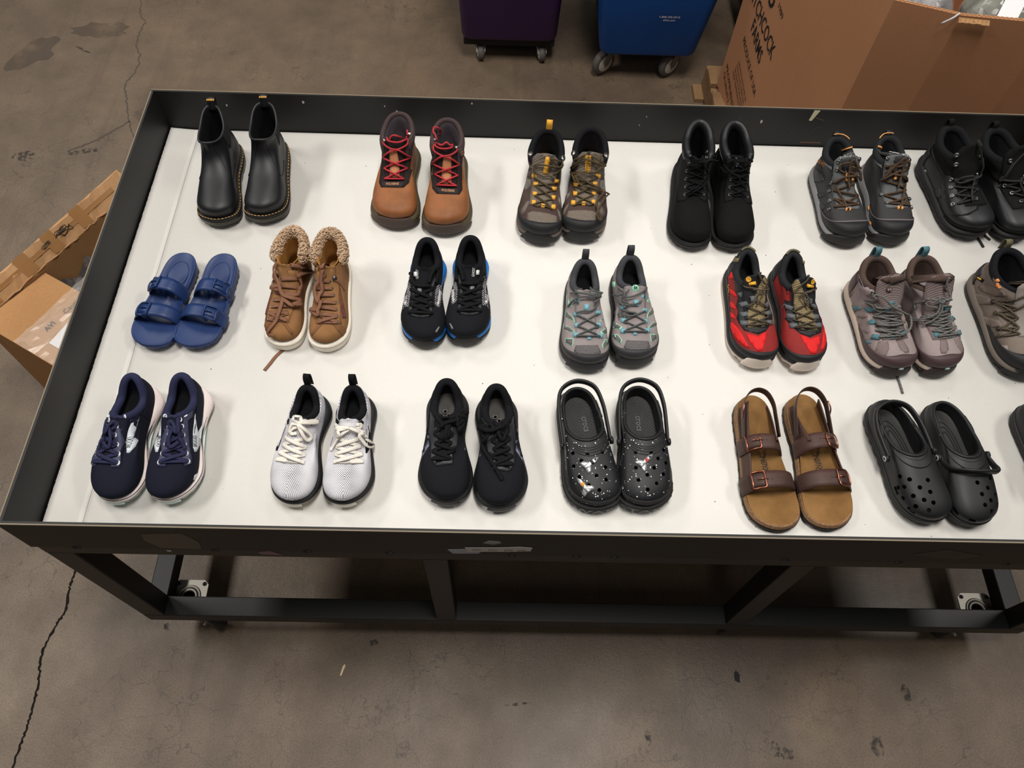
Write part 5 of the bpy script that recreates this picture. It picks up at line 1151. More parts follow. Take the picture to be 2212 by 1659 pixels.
def mauve_hiker(toe, ang, side, label):
    s = new_shoe('hiking_boot', label, 'mauve and teal hiking boots', 'boot', toe, ang, .268, .107, side, 36, [(-1, 1.875, .59), (1, 1.98, .59)]); s.rd = .06
    mt = mat('mauve_suede', (152, 139, 138), .9, spec=.15, kind='suede', rgb2=(136, 123, 122)); mm = mat('mauve_airmesh', (140, 124, 122), .85, kind='weave', rgb2=(72, 60, 60), k=.55, bump=.4); mr = mat('plum_rubber', (70, 52, 54), .55); mc = mat('brown_jersey', (78, 64, 58), .9, spec=.15); mte = mat('dark_teal_webbing', (72, 112, 122), .7); mf = mat('beige_foam', (176, 160, 146), .7)
    ml = mat('flecked_grey_lace', (92, 90, 86), .85, kind='fleck', rgb2=(116, 116, 118), k=.6); md = mat('plum_sole', (62, 50, 50), .65); mi = mat('ice_rubber', (170, 196, 194), .5)
    s.slab('outsole', md, (0, 0, 0), (.013, .012, .014), .002, .004, lug=(30, .004), spring=.014)
    s.slab('midsole', mf, (.0125, .0115, .0135), (.038, .031, .028), .004, .001, bulge=.003, spring=.013)
    s.upper('upper', mt, mid_keys(top=.134, side=.118, front=.134, sh=.88)); s.setz((660, 1450), (480, 155), -1, .135)
    s.lining(mc, M_lin, zi=.042, th=.013); s.collar(mc, .0085, .011, 30, 330, inset=.7, drop=.006); s.loop(mte, .015, .026, out=.0)
    toe_guard(s, mr, 88, .30, dip=-.04, off=.0022, pw=.7); s.bumper(md, 31, .034, o=.0095); s.panel('toe_stripe', mi, -2, 3, 0, .11, .0055)
    s.panel('heel_counter', mr, 130, 230, .05, .45, .002); s.panel('heel_mesh', mm, 125, 235, .62, .93, .0014)
    s.tongue(mm, .062, s.q(620, 1050)[1], 0, .048, label='mesh tongue with padded brown top', th=.008); 
    s.zdecal('toe_mesh', [(505, 1060), (600, 1065), (605, 1140), (575, 1220), (520, 1235), (462, 1200)], mm); s.zdecal('toe_mesh', [(675, 1055), (740, 1050), (795, 1140), (805, 1185), (765, 1190), (715, 1150)], mm)
    for pts in ([(240, 690), (350, 690), (350, 720), (270, 770), (240, 775)], [(315, 800), (400, 780), (405, 805), (370, 825), (320, 820)], [(262, 890), (340, 885), (335, 910), (275, 955)], [(360, 960), (420, 935), (430, 955), (400, 985)], [(318, 1040), (370, 1030), (435, 1045), (440, 1080), (410, 1170), (395, 1180), (345, 1110)], [(215, 520), (250, 500), (275, 540), (240, 610), (225, 600)]): s.zdecal('mesh_window', pts, mm, off=.0014)
    for pts in ([(235, 700), (345, 700), (340, 735), (240, 738)], [(345, 1080), (430, 1050), (438, 1080), (365, 1110)]): s.zdecal('teal_tab', pts, mte, off=.0022)
    s.zdecal('ankle_panel', [(320, 350), (420, 390), (500, 420), (535, 470), (525, 540), (480, 560), (400, 575), (330, 500)], mat('mauve_suede_light', (164, 152, 155), .9, spec=.15, kind='suede', rgb2=(150, 138, 141)), off=.0028, th=.005, sup=True)
    webs(s, [(440, 732), (450, 865), (485, 1020, 20), (745, 680), (740, 1000)], mte, .013, .010)
    s.strip('lace_loop', [s.q(628, 1015), s.q(635, 1045)], .009, mte, .0055, .004); s.strip('tongue_loop', [s.q(575, 700), s.q(580, 745)], .010, mte, .010, .004, on='all')
    x, v = s.q(597, 515); s.disc('tongue_badge', x, v, .007, mc, .003, n=18); s.text('M', (585, 526), (612, 524), M_pale_ink, .006, off=.004)
    s.zdecal('tongue_pad', [(470, 385), (560, 365), (680, 350), (800, 375), (830, 395), (720, 430), (640, 455), (570, 440)], mc, off=.003, on='all')
    for p in ((440, 545), (445, 580)): s.disc('lace_hook', *s.q(*p), .0045, M_gun, .004, n=10)
    EL = s.qs([(745, 1010), (748, 950), (745, 880), (735, 800), (735, 700)]); ER = s.qs([(500, 1020), (475, 950), (465, 870), (460, 800), (455, 735)])
    ex = [((455, 735, .003), (400, 650, .008), (395, 610, .008), (440, 555, .006)), ((450, 560, .006), (520, 590, .016), (600, 700, .018), (700, 790, .020), (760, 850, .022), (820, 880, .026)), ((735, 700, .003), (680, 700, .008), (580, 715, .010), (470, 700, .006), (430, 660, .006)), ((745, 880, .004), (640, 905, .012), (540, 905, .010), (465, 880, .004))]
    if side > 0: s.setz((1130, 1440), (920, 145), 1, .135); ex = [((880, 720, .004), (890, 620, .008), (950, 600, .012), (1050, 610, .018), (1130, 590, .016), (1230, 570, .010), (1265, 530, .006)), ((1050, 610, .018), (1150, 610, .014), (1260, 630, .008), (1355, 658, .004)), ((1050, 620, .018), (1050, 720, .016), (1000, 800, .018), (900, 860, .020), (820, 880, .020)), ((1060, 620, .018), (1070, 750, .014), (1010, 850, .012), (930, 900, .012)), ((1190, 690, .004), (1120, 680, .010), (1000, 690, .010), (900, 640, .008)), ((1040, 570, .018), (1030, 620, .020), (1070, 640, .018), (1075, 590, .018), (1040, 580, .018))]
    s.laces(EL, ER, ml, .0026, .0026, .004, extra=tied(s, side, ex), style='bar')
    if side < 0: s.setz((660, 1450), (480, 155), -1, .135); clog_ground(s, 'lace_tail', [(700, 1445), (720, 1500), (740, 1570), (757, 1638)], ml, .0028)
mauve_hiker((1.885, 0.445), 7.6, -1, 'mauve suede mid hiking boot with teal loops, left one of pair, lace tail underneath')
mauve_hiker((2.005, 0.450), 8.6, 1, 'mauve suede mid hiking boot with teal loops, right one of pair')

def grey_boot(toe, ang, side, label):
    s = new_shoe('hiking_boot', label, 'grey brown hiking boot', 'boot', toe, ang, .300, .120, side, 36, [(-1, 2.16, .62)]); s.rd = .08
    mt = mat('stone_suede', (124, 112, 104), .88, spec=.18, kind='suede', rgb2=(108, 96, 88)); mr = mat('black_shell', (38, 38, 41), .6, spec=.35); md = mat('black_rubber', (40, 39, 38), .6); mf = mat('taupe_foam', (104, 94, 86), .7); mo = mat('orange_rubber', (222, 138, 74), .55); mm = mat('stone_mesh', (150, 142, 136), .85, kind='weave', rgb2=(96, 88, 84), k=.8)
    ml = mat('flecked_tan_lace', (50, 48, 44), .85, kind='fleck', rgb2=(140, 120, 90), k=1.3); my = mat('amber_ink', (226, 170, 52), .6); mc = mat('black_jersey', (28, 29, 34), .9, spec=.15)
    s.slab('outsole', md, (0, 0, 0), (.014, .013, .015), .002, .005, lug=(26, .005), spring=.014)
    s.slab('midsole', mf, (.0135, .0125, .0145), (.040, .032, .029), .005, .001, bulge=.003, spring=.013)
    s.upper('upper', mt, mid_keys(top=.138, side=.124, front=.138, sh=.90)); s.setz((815, 1482), (740, 120), -1, .138)
    s.lining(mc, M_lin, zi=.044, th=.013); s.collar(mc, .0090, .011, 28, 332, inset=.8, drop=.006); s.loop(mat('olive_piping', (92, 88, 62), .7), .016, .02)
    toe_guard(s, mr, 90, .36, dip=-.03, off=.0022, pw=.75); s.bumper(md, 36, .034, o=.0088); s.panel('heel_counter', mr, 140, 220, .02, .34, .003)
    s.tongue(mm, .056, s.q(780, 1030)[1], 0, .034, label='grey mesh tongue')
    s.zdecal('ankle_strap', [(510, 265), (450, 350), (340, 530), (270, 690), (285, 705), (330, 660), (400, 520), (470, 330), (530, 262)], mr, off=.002)
    for p in ((440, 328), (412, 375), (385, 428), (355, 490), (323, 552)): s.disc('strap_stud', *s.q(*p), .004, mo, .0025, oval=.7)
    for pts, m_ in (([(470, 490), (500, 465), (560, 480), (660, 550), (690, 600), (600, 600), (500, 540)], mt), ([(430, 560), (560, 600), (560, 680), (430, 665)], mt), ([(360, 790), (480, 800), (620, 850), (640, 915), (560, 915), (440, 860)], mt), ([(345, 930), (450, 930), (550, 1050), (480, 1105), (400, 1030)], mm), ([(560, 1095), (660, 1100), (665, 1205), (530, 1160)], mm), ([(605, 285), (650, 275), (690, 310), (685, 370), (640, 350)], mt)):
        c = np.mean(pts, axis=0); s.zdecal('seam_panel', [tuple(c + (np.array(p) - c) * 1.1) for p in pts], mat('stone_seam', (98, 86, 80), .9), off=.0010); s.zdecal('side_window', pts, m_, off=.0018)
    s.zdecal('cloth_label', [(460, 360), (525, 420), (505, 445), (440, 375)], mc, off=.0022); s.zdecal('label_print', [(465, 370), (505, 408), (497, 420), (457, 382)], my, off=.003)
    for a in (-58, -82): s.panel('orange_lug', mo, a - 4, a + 4, -.0, .03, .007)
    EL = s.qs([(770, 1000), (770, 940), (770, 840), (770, 740), (770, 640)]); ER = s.qs([(590, 1005), (600, 930), (585, 775), (580, 655), (710, 475)])
    for x, v in ER: s.disc('lace_hook', x, v, .006, md, .004, .002)
    s.laces(EL, ER, ml, .0026, .0026, .004, style='bar')
grey_boot((2.209, 0.444), 6.0, -1, 'grey brown mid hiking boot with orange sole studs cut by right edge')

# ---------------------------------------------------------------- boots of the back row
def chelsea(toe, ang, side, label):
    s = new_shoe('chelsea_boot', label, 'black chelsea boots', 'boot', toe, ang, .280, .103, side, 45, [(1, .31, 1.0), (-1, .21, 1.0)]); s.rd = .14
    mu = mat('black_leather', (29, 30, 34), .46, spec=.38, kind='leather', rgb2=(25, 26, 31), bump=.06); me = mat('black_elastic', (24, 24, 27), .9, kind='rib', rgb2=(32, 32, 35), k=1.0); ms = mat('smoky_amber_sole', (58, 48, 32), .35, spec=.5); mw = mat('black_welt', (30, 30, 32), .5); my = mat('amber_thread', (214, 160, 76), .7); mp = mat('leather_binding', (52, 53, 58), .5)
    s.slab('outsole', ms, (0, .001, 0), (.024, .018, .019), .005, .006, lug=(40, .0015), spring=.012); s.slab('welt', mw, (.0235, .0175, .0185), (.029, .023, .024), .0065, .006, spring=.012)
    W = 1.0; z0 = .028
    K = [(.004, .005, .95, 0, .034, z0, z0 - .002), (-.001, -.001, .985, 0, .052, .042, .046), (.006, .001, .955, .05, .066, .056, .062), (.040, .003, .85, .2, .082, .076, .078), (.090, .008, .76, .5, .096, .098, .092), (.128, .012, .72, .75, .115, .118, .112), (.142, .010, .70, .9, .138, .134, .136), (.142, .008, .69, .92, .168, .146, .160, 3.0, .5, .8)]
    def slump(G):
        if side < 0:
            k = np.clip((G[..., 2] - .09) / .08, 0, 1); G[..., 0] += -.010 * k; G[..., 0] *= 1 - .18 * k * k
        else: G[..., 0] += .003 * np.clip((G[..., 2] - .09) / .08, 0, 1)
        return G
    s.upper('upper', mu, K, slump=slump); s.setz((830, 1500), (800, 190), 1, .168)
    s.lining(M_lin, M_lin, zi=.035, th=.005); s.collar(mp, .0028, .003, 0, 360, drop=0, name='top_binding', inset=.3)
    s.welt_stitch(my, z=.0296, o=.0045, n=58, p0=-150, p1=150, w=.0009, ln=.62, spring=.012)
    s.panel('elastic_gusset', me, 68, 128, lambda u: 1 - .42 * math.sin(PI * u) ** .6, .985, .0012); s.panel('elastic_gusset', me, -128, -68, lambda u: 1 - .42 * math.sin(PI * u) ** .6, .985, .0012)
    for a, b in ((15, 105), (-105, -15)):
        P = [s.samp(np.array([math.radians(a + (b - a) * u)]), np.array([1 - .72 * math.sin(PI / 2 * (u if a > 0 else 1 - u)) ** .7])) for u in np.linspace(0, 1, 26)]
        X = np.array([p[0][0] + p[1][0] * .0006 for p in P]); N_ = np.array([p[1][0] for p in P]); V, F = tube_mesh(X, N_, .0009, .0008, 5); s.part('vamp_seam', V, F, mw)
    lp = s.loop(mw, .020, .016, out=.004, lean=.25, back=.004); lp['label'] = 'black pull loop with amber woven print'
    P, N_ = s.samp(np.array([PI]), np.array([1.0])); P = P[0]
    for k in range(5):
        x = -.008 + .004 * k; MB().box(P[0] + x - .0009, P[0] + x + .0012, P[1] - .0035, P[1] + .003, P[2] + .0165, P[2] + .0182).build('loop_print', my, lp)
chelsea((0.209, 0.853), 2.6, -1, 'black leather chelsea boot with yellow welt stitching, left one of pair, shaft slumped')
chelsea((0.334, 0.869), 3.4, 1, 'black leather chelsea boot with yellow welt stitching, right one of pair, shaft upright')

def tan_work(toe, ang, side, label):
    s = new_shoe('work_boot', label, 'tan work boots with red laces', 'boot', toe, ang, .281, .120, side, 45, [(1, .79, 1.0), (-1, .68, 1.0)]); s.rd = .10
    mu = mat('chestnut_leather', (146, 91, 52), .55, spec=.3, kind='leather', rgb2=(124, 76, 42), k=1.4, bump=.12); mb = mat('dark_brown_fabric', (62, 50, 50), .85, spec=.15, kind='mesh', rgb2=(50, 40, 41), k=1.2); mc = mat('brown_nubuck', (70, 58, 58), .9, spec=.15); mr = mat('red_lace', (176, 44, 52), .75); mo = mat('brown_rubber', (72, 58, 52), .65); mf = mat('olive_foam', (76, 66, 46), .5); mi = mat('ivory_foam', (226, 216, 196), .5); ml = mat('grey_lining', (84, 78, 84), .9); mt = mat('light_tan_leather', (184, 124, 84), .6)
    s.slab('outsole', mo, (0, 0, 0), (.009, .008, .010), .004, .006, lug=(30, .003), spring=.016); s.slab('midsole_edge', mi, (.0085, .0075, .0095), (.017, .015, .016), .006, .007, spring=.015)
    s.slab('midsole', mf, (.0165, .0145, .0155), (.038, .031, .029), .007, .003, bulge=.002, spring=.014, flare=.004)
    s.upper('upper', mu, mid_keys(top=.148, side=.134, front=.146, sh=.78, w=.97)); s.setz((1030, 1565), (1030, 205), 1, .148)
    s.panel('ankle_panel', mc, 28, 332, lambda u: .70 - .22 * math.sin(PI * u) ** 2, .99, .0016, npsi=60)
    s.lining(ml, M_lin, zi=.040, th=.012); s.collar(mc, .0065, .009, 24, 336, inset=.8, drop=.004)
    s.bumper(mo, 46, .034, o=.0100)
    s.zdecal('throat_panel', [(835, 560), (900, 520), (1000, 640), (1110, 530), (1180, 560), (1205, 760), (1215, 1030), (1180, 1085), (910, 1085), (860, 1030), (840, 800)], mb, off=.0018, sup=True)
    s.tongue(mb, .050, s.q(1030, 1010)[1], 0, .024, off=.003, label='dark brown tongue'); s.zdecal('tongue_strip', [(985, 660), (1075, 650), (1080, 830), (1085, 960), (970, 970), (970, 820)], mt, off=.0012, on='all', sup=True)
    s.zdecal('tongue_top', [(915, 345), (960, 335), (1060, 335), (1095, 350), (1095, 400), (1010, 405), (920, 395)], mt, off=.004, on='all'); s.zdecal('name_panel', [(905, 1018), (1165, 1022), (1178, 1085), (920, 1087)], mat('dark_patch', (56, 46, 46), .8), off=.003)
    s.text('WOLVERINE', (968, 1062), (1120, 1066), mat('copper_print', (206, 150, 108), .5), .0065, off=.003)
    if side > 0: x, v = s.q(1200, 600); s.disc('ankle_badge', x, v, .012, mc, .003, n=20); s.disc('badge_ring', x, v, .006, mt, .0035, .004, n=16)
    EL = s.qs([(915, 985), (900, 865), (885, 850), (872, 740), (865, 700)]); ER = s.qs([(1145, 990), (1150, 880), (1160, 850), (1165, 745), (1165, 710)])
    EL = s.qs([(915, 990), (893, 862), (866, 735)]); ER = s.qs([(1145, 990), (1155, 865), (1168, 735)])
    for p in ((880, 460), (878, 545), (1118, 470), (1130, 550)): s.disc('lace_hook', *s.q(*p), .0055, M_chrome, .006, n=12)
    V = [((866, 735, .002), (960, 660, .006), (1050, 640, .006), (1120, 590, .006), (1130, 550, .006)), ((1168, 735, .002), (1080, 680, .004), (960, 640, .005), (890, 590, .006), (878, 545, .006)), ((878, 520, .007), (960, 515, .009), (1060, 515, .009), (1130, 510, .007)), ((890, 540, .007), (960, 560, .009), (1060, 545, .009), (1125, 520, .007)), ((880, 470, .008), (865, 400, .010), (880, 330, .010), (915, 320, .010), (935, 350, .008), (910, 380, .006)) if side > 0 else ((880, 455, .008), (890, 410, .010), (960, 420, .012), (1020, 450, .012), (1080, 420, .012), (1118, 455, .008)), ((1120, 470, .008), (1125, 420, .009), (1100, 380, .008)) if side > 0 else ((880, 470, .008), (940, 440, .012), (1010, 430, .014), (1070, 450, .012), (1118, 470, .008))]
    s.laces(EL, ER, mr, .0024, .0024, .004, extra=tied(s, side, V))
tan_work((0.664, 0.865), -1.8, -1, 'tan leather work boot with red laces, left one of pair')
tan_work((0.808, 0.847), 1.8, 1, 'tan leather work boot with red laces, right one of pair, round ankle badge')

def brown_hiker(toe, ang, side, label):
    s = new_shoe('hiking_boot', label, 'brown hiking boots with yellow loops', 'boot', toe, ang, .300, .116, side, 45, [(1, 1.16, 1.0), (-1, 1.05, 1.0)]); s.rd = .08
    mu = mat('dark_brown_suede', (76, 60, 56), .85, spec=.2, kind='suede', rgb2=(66, 52, 48)); mm = mat('stone_airmesh', (128, 116, 104), .85, kind='weave', rgb2=(64, 56, 52), k=.5, bump=.4); mr = mat('black_shell', (38, 38, 41), .6, spec=.35); mc = mat('black_jersey', (28, 29, 34), .9, spec=.15); my = mat('amber_webbing', (226, 166, 58), .7); mf = mat('taupe_foam', (104, 94, 86), .7); md = mat('black_rubber', (40, 39, 38), .6)
    ml = mat('flecked_gold_lace', (36, 35, 34), .85, kind='fleck', rgb2=(140, 116, 66), k=1.8); mg = mat('grey_trim', (104, 98, 98), .7)
    s.slab('outsole', md, (0, 0, 0), (.013, .012, .014), .002, .004, lug=(26, .005), spring=.016); s.slab('midsole', mf, (.0125, .0115, .0135), (.038, .031, .028), .004, .001, bulge=.003, spring=.015)
    s.upper('upper', mu, mid_keys(top=.126, side=.114, front=.124, sh=.84)); s.setz((930, 1535), (1070, 175), 1, .126)
    s.lining(mc, M_lin, zi=.042, th=.013); s.collar(mc, .0085, .011, 26, 334, inset=.7, drop=.005)
    if side < 0: s.loop(my, .016, .026, out=.0)
    toe_guard(s, mr, 86, .32, off=.0022, pw=.8); s.bumper(md, 27, .036, o=.0098)
    s.tongue(mm, .058, s.q(975, 1085)[1], 0, .040, label='grey mesh tongue')
    s.zdecal('toe_mesh', [(800, 1165), (900, 1155), (1000, 1160), (1100, 1175), (1150, 1210), (1135, 1290), (1050, 1340), (950, 1355), (860, 1340), (770, 1250)], mm)
    for pts in ([(740, 1150), (800, 1085), (790, 1110), (745, 1195), (725, 1200)], [(750, 975), (810, 945), (800, 985), (755, 1040)], [(780, 870), (815, 830), (810, 860), (780, 890)], [(1150, 1080), (1180, 1090), (1225, 1190), (1215, 1240), (1180, 1180)], [(1170, 830), (1230, 820), (1240, 920), (1210, 935), (1175, 880)], [(1195, 680), (1240, 660), (1240, 740), (1205, 770)]):
        c = np.mean(pts, axis=0); s.zdecal('grey_edge', [tuple(c + (np.array(p) - c) * 1.25) for p in pts], mg, off=.0010); s.zdecal('mesh_window', pts, mm, off=.0016)
    lab = s.zdecal('tongue_label', [(1018, 432), (1082, 436), (1058, 715), (998, 712)], my, off=.003, on='all', label='yellow name tab on tongue', sup=True); s.text('MERRELL', (1032, 450), (1016, 690), M_ink, .009, off=.0042, swap=False)
    webs(s, [(860, 1075), (880, 968), (893, 862), (888, 770), (1095, 1075), (1097, 970), (1108, 855), (1142, 768)], my, .010, .009); s.strip('lace_loop', [s.q(982, 1070), s.q(982, 1105)], .009, my, .0055, .004)
    for p in ((850, 480), (1245, 520)): s.disc('lace_hook', *s.q(*p), .0065, M_chrome, .004, oval=1.5)
    EL = s.qs([(865, 1090), (885, 985), (895, 880), (890, 790)]); ER = s.qs([(1095, 1090), (1095, 985), (1105, 870), (1140, 780)])
    if side > 0: ex = [((890, 790, .004), (850, 680, .008), (800, 580, .010), (760, 560, .010)), ((800, 570, .012), (880, 570, .008), (980, 550, .010), (1080, 580, .010), (1150, 620, .010), (1220, 640, .008), (1235, 660, .006), (1150, 700, .010), (1050, 740, .012), (950, 730, .014), (860, 730, .012), (780, 690, .012)), ((1150, 620, .010), (1170, 540, .010), (1140, 430, .010), (1100, 360, .010), (1030, 340, .008), (975, 355, .006)), ((1140, 780, .004), (1060, 760, .012), (960, 720, .014), (880, 740, .012), (820, 660, .012), (780, 570, .010)), ((960, 780, .012), (1040, 850, .012), (1120, 900, .010), (1200, 980, .010), (1260, 1000, .012), (1300, 1060, .014), (1340, 1140, .012), (1325, 1175, .010), (1290, 1140, .012), (1255, 1050, .012), (1240, 1000, .012)), ((930, 720, .016), (920, 800, .014), (960, 870, .010), (1060, 900, .010), (1180, 960, .010), (1245, 990, .012)), ((900, 700, .014), (980, 760, .018), (1080, 730, .014), (1200, 640, .008))]
    else: s.setz((430, 1560), (600, 165), -1, .126); ex = [((430, 780, .003), (425, 620, .004), (500, 600, .008), (600, 620, .010), (700, 650, .010), (780, 690, .014), (860, 730, .014)), ((650, 800, .003), (600, 760, .008), (520, 760, .008), (450, 700, .006), (430, 630, .004)), ((640, 730, .004), (700, 690, .006), (740, 600, .010), (790, 560, .012)), ((600, 620, .010), (700, 640, .012), (750, 580, .012))]
    s.laces(EL, ER, ml, .0023, .0023, .004, extra=tied(s, side, ex))
brown_hiker((1.041, 0.825), -5.6, -1, 'brown hiking boot with yellow lace loops and yellow heel loop, left one of pair')
brown_hiker((1.160, 0.835), -5.1, 1, 'brown hiking boot with yellow lace loops, right one of pair, laces bundled')

def nubuck_boot(toe, ang, side, label):
    s = new_shoe('lace_boot', label, 'black nubuck lace boots', 'boot', toe, ang, .305, .105, side, 45, [(-1, 1.46, .98), (1, 1.545, .98)]); s.rd = .12
    mu = mat('black_nubuck', (31, 31, 31), .92, spec=.12, kind='suede', rgb2=(26, 26, 26)); mc = mat('black_leather', (31, 32, 36), .42, spec=.45, kind='leather', rgb2=(27, 28, 33), bump=.06); ms = mat('black_sole', (33, 33, 34), .65); ml = mat('black_lace', (30, 30, 32), .9, spec=.15); mg = mat('eyelet_grey', (92, 94, 98), .4, metal=.8)
    s.slab('outsole', ms, (0, 0, 0), (.020, .016, .016), .004, .005, lug=(34, .003), spring=.012); s.slab('welt', mat('black_welt', (30, 30, 32), .5), (.0195, .0155, .0155), (.027, .022, .022), .0055, .005, spring=.012)
    z0 = .027; K = [(.004, .005, .95, 0, .033, z0, z0 - .002), (-.001, -.001, .985, 0, .050, .042, .044), (.007, .001, .95, .05, .066, .056, .062), (.042, .004, .85, .2, .082, .072, .079), (.092, .010, .76, .5, .100, .092, .092), (.128, .016, .72, .75, .122, .116, .114), (.146, .016, .72, .9, .150, .144, .140), (.152, .014, .70, .92, .180, .164, .162)]
    s.upper('upper', mu, K); s.setz((470, 1555), (605, 110), -1, .172)
    s.lining(M_lin, M_lin, zi=.034, th=.010); s.collar(mc, .0105, .017, 34, 326, inset=.25, drop=.010, name='padded_collar', taper=True)
    for p in ([(355, 1000), (345, 600), (440, 480), (555, 350), (605, 420), (560, 640), (520, 800), (500, 940), (440, 990)], [(680, 380), (735, 400), (720, 500), (680, 640), (668, 1025), (600, 985), (580, 900), (610, 760)]): s.zdecal('eyestay', p, mat('black_nubuck_edge', (36, 36, 36), .9, spec=.15), off=.003, th=.005, sup=True)
    s.tongue(mu, .040, s.q(550, 930)[1], 0, .014, off=.0015, label='black tongue', curve=1.0)
    ER = s.qs([(440, 925), (450, 838), (455, 750), (465, 662), (490, 588), (515, 510), (543, 440)]); EL = s.qs([(632, 935), (638, 850), (650, 765), (655, 690), (665, 610), (680, 540), (690, 470)])
    for x, v in ER + EL: s.disc('eyelet', x, v, .0048, mg, .0016, .0030, off=.001)
    if side < 0: ex = [((515, 515, .003), (600, 560, .010), (690, 585, .014), (730, 590, .016)), ((490, 595, .003), (600, 605, .012), (700, 590, .016)), ((640, 850, .004), (560, 860, .012), (500, 890, .010)), ((450, 925, .004), (560, 850, .012), (650, 730, .014), (720, 640, .018), (740, 600, .018)), ((465, 940, .004), (580, 870, .014), (670, 740, .016), (730, 640, .018)), ((700, 570, .018), (760, 560, .020), (800, 590, .020), (780, 640, .020), (720, 620, .020), (710, 575, .020), (780, 575, .022))]
    else: s.setz((890, 1570), (870, 165), 1, .172); ex = [((800, 600, .016), (880, 590, .012), (1000, 610, .010)), ((790, 620, .014), (850, 700, .012), (920, 760, .010), (950, 850, .006)), ((800, 590, .016), (900, 570, .012), (980, 590, .008), (1010, 620, .006), (970, 640, .006)), ((760, 640, .014), (800, 700, .012), (860, 690, .010), (920, 670, .008))]; 
    s.laces(EL[:5], ER[:5], ml, .0019, .0019, .003, extra=tied(s, side, ex))
nubuck_boot((1.437, 0.815), -4.6, -1, 'black nubuck lace up boot with padded collar, left one of pair')
nubuck_boot((1.561, 0.814), 2.0, 1, 'black nubuck lace up boot with padded collar, right one of pair')

def grey_mid(toe, ang, side, label):
    s = new_shoe('hiking_boot', label, 'charcoal hiking boots with orange flecks', 'boot', toe, ang, .266, .101, side, 45, [(-1, 1.86, .97), (1, 1.97, .97)]); s.rd = .10
    mu = mat('charcoal_leather', (66, 66, 67), .65, spec=.3, kind='leather', rgb2=(58, 58, 59), bump=.1); mm = mat('grey_ripmesh', (110, 112, 114), .85, kind='weave', rgb2=(62, 64, 66), k=.8); mr = mat('black_shell', (38, 38, 41), .6, spec=.35); mc = mat('charcoal_jersey_dark', (46, 48, 50), .9, spec=.15); mf = mat('ash_foam', (124, 124, 126), .6); md = mat('black_rubber', (40, 39, 38), .6); mo = mat('orange_trim', (226, 158, 88), .65)
    ml = mat('flecked_orange_lace', (34, 33, 33), .85, kind='fleck', rgb2=(134, 96, 58), k=1.6)
    s.slab('outsole', md, (0, 0, 0), (.014, .013, .015), .003, .005, lug=(34, .005), spring=.014); s.slab('midsole', mf, (.0135, .0125, .0145), (.042, .033, .028), .005, .001, bulge=.003, spring=.013)
    s.upper('upper', mu, mid_keys(top=.138, side=.122, front=.134, sh=.84)); s.setz((700, 1545), (600, 140), -1, .142)
    s.lining(mc, M_lin, zi=.046, th=.013); s.collar(mc, .0090, .011, 32, 328, inset=.6, drop=.004)
    toe_guard(s, mr, 84, .36, off=.002, pw=.8); s.panel('guard_piping', mat('grey_trim', (104, 98, 98), .7), -80, 80, lambda u: .01 + .37 * math.sin(PI * u) ** .8 - .012, lambda u: .012 + .37 * math.sin(PI * u) ** .8, .003, npsi=48, ns=3)
    s.bumper(md, 46, .034, o=.0105)
    s.panel('ankle_mesh', mm, -165, -50, lambda u: .88, lambda u: .975, .0018); s.panel('ankle_mesh', mm, 50, 165, .88, .975, .0018)
    s.tongue(mm, .060, s.q(700, 1070)[1], 0, .036, label='grey mesh tongue'); s.zdecal('tongue_patch', [(640, 350), (790, 330), (800, 480), (700, 600), (640, 560)], mu, off=.003, on='all', sup=True)
    s.text('SKECHERS', (620, 428), (790, 400), mat('silver_print', (176, 178, 180), .5), .008, off=.002)
    s.zdecal('tongue_edge', [(505, 330), (600, 312), (770, 280), (778, 296), (640, 322), (515, 350)], mo, off=.005, on='all')
    if side < 0: s.text('SKECHERS', (345, 415), (440, 505), mo, .008, on='upper', swap=False)
    for pts in ([(300, 560), (330, 500), (420, 600), (440, 690), (290, 700)], [(320, 850), (420, 850), (440, 880), (330, 920)], [(330, 980), (430, 980), (450, 1030), (360, 1100)]): s.zdecal('moulded_panel', pts, mat('charcoal_moulded', (58, 58, 60), .6), off=.0022)
    s.collar(mo, .0014, .0014, 165, 225, drop=-.0115, inset=.2, name='heel_piping', n=20)
    s.loop(mr, .014, .012, out=.004)
    H = [(490, 1050), (495, 945), (495, 825), (500, 715), (570, 555), (600, 460)]; G = [(825, 1010), (830, 910), (840, 810), (850, 700), (835, 540), (850, 450)]
    for p in H + G: x, v = s.q(*p); s.disc('lace_hook', x, v, .0055, M_gun, .004, .0015, n=10)
    ER = s.qs([(550, 1030), (550, 930), (545, 820), (545, 710), (590, 560)]); EL = s.qs([(815, 1020), (815, 920), (815, 820), (815, 720), (815, 560)])
    s.laces(EL, ER, ml, .0028, .0028, .004, extra=tied(s, side, [((590, 560, .004), (620, 500, .008), (700, 470, .010), (780, 520, .008), (830, 560, .004)), ((550, 720, .006), (640, 660, .012), (760, 650, .012), (860, 700, .010), (880, 740, .006)), ((760, 640, .012), (830, 680, .014), (870, 640, .012), (820, 740, .010), (860, 760, .008)), ((700, 520, .010), (780, 560, .012), (840, 640, .010))]))
    for x in (688, 735): s.strip('tongue_stripe', [s.q(x - 4, 605), s.q(x, 715)], .004, mo, .012, .004, on='all')
    s.strip('tongue_band', [s.q(708, 605), s.q(712, 715)], .008, mr, .011, .004, on='all')
    for x in (690, 733): s.strip('toe_tab', [s.q(x, 1058), s.q(x, 1090)], .003, mo, .007, .004)
    for a in (-52, -78): s.panel('orange_stud', mo, a - 3, a + 3, 0, .03, .006)
grey_mid((1.856, 0.843), 4.6, -1, 'charcoal hiking boot with orange piping, left one of pair, side name visible')
grey_mid((1.982, 0.852), 1.4, 1, 'charcoal hiking boot with orange piping, right one of pair')

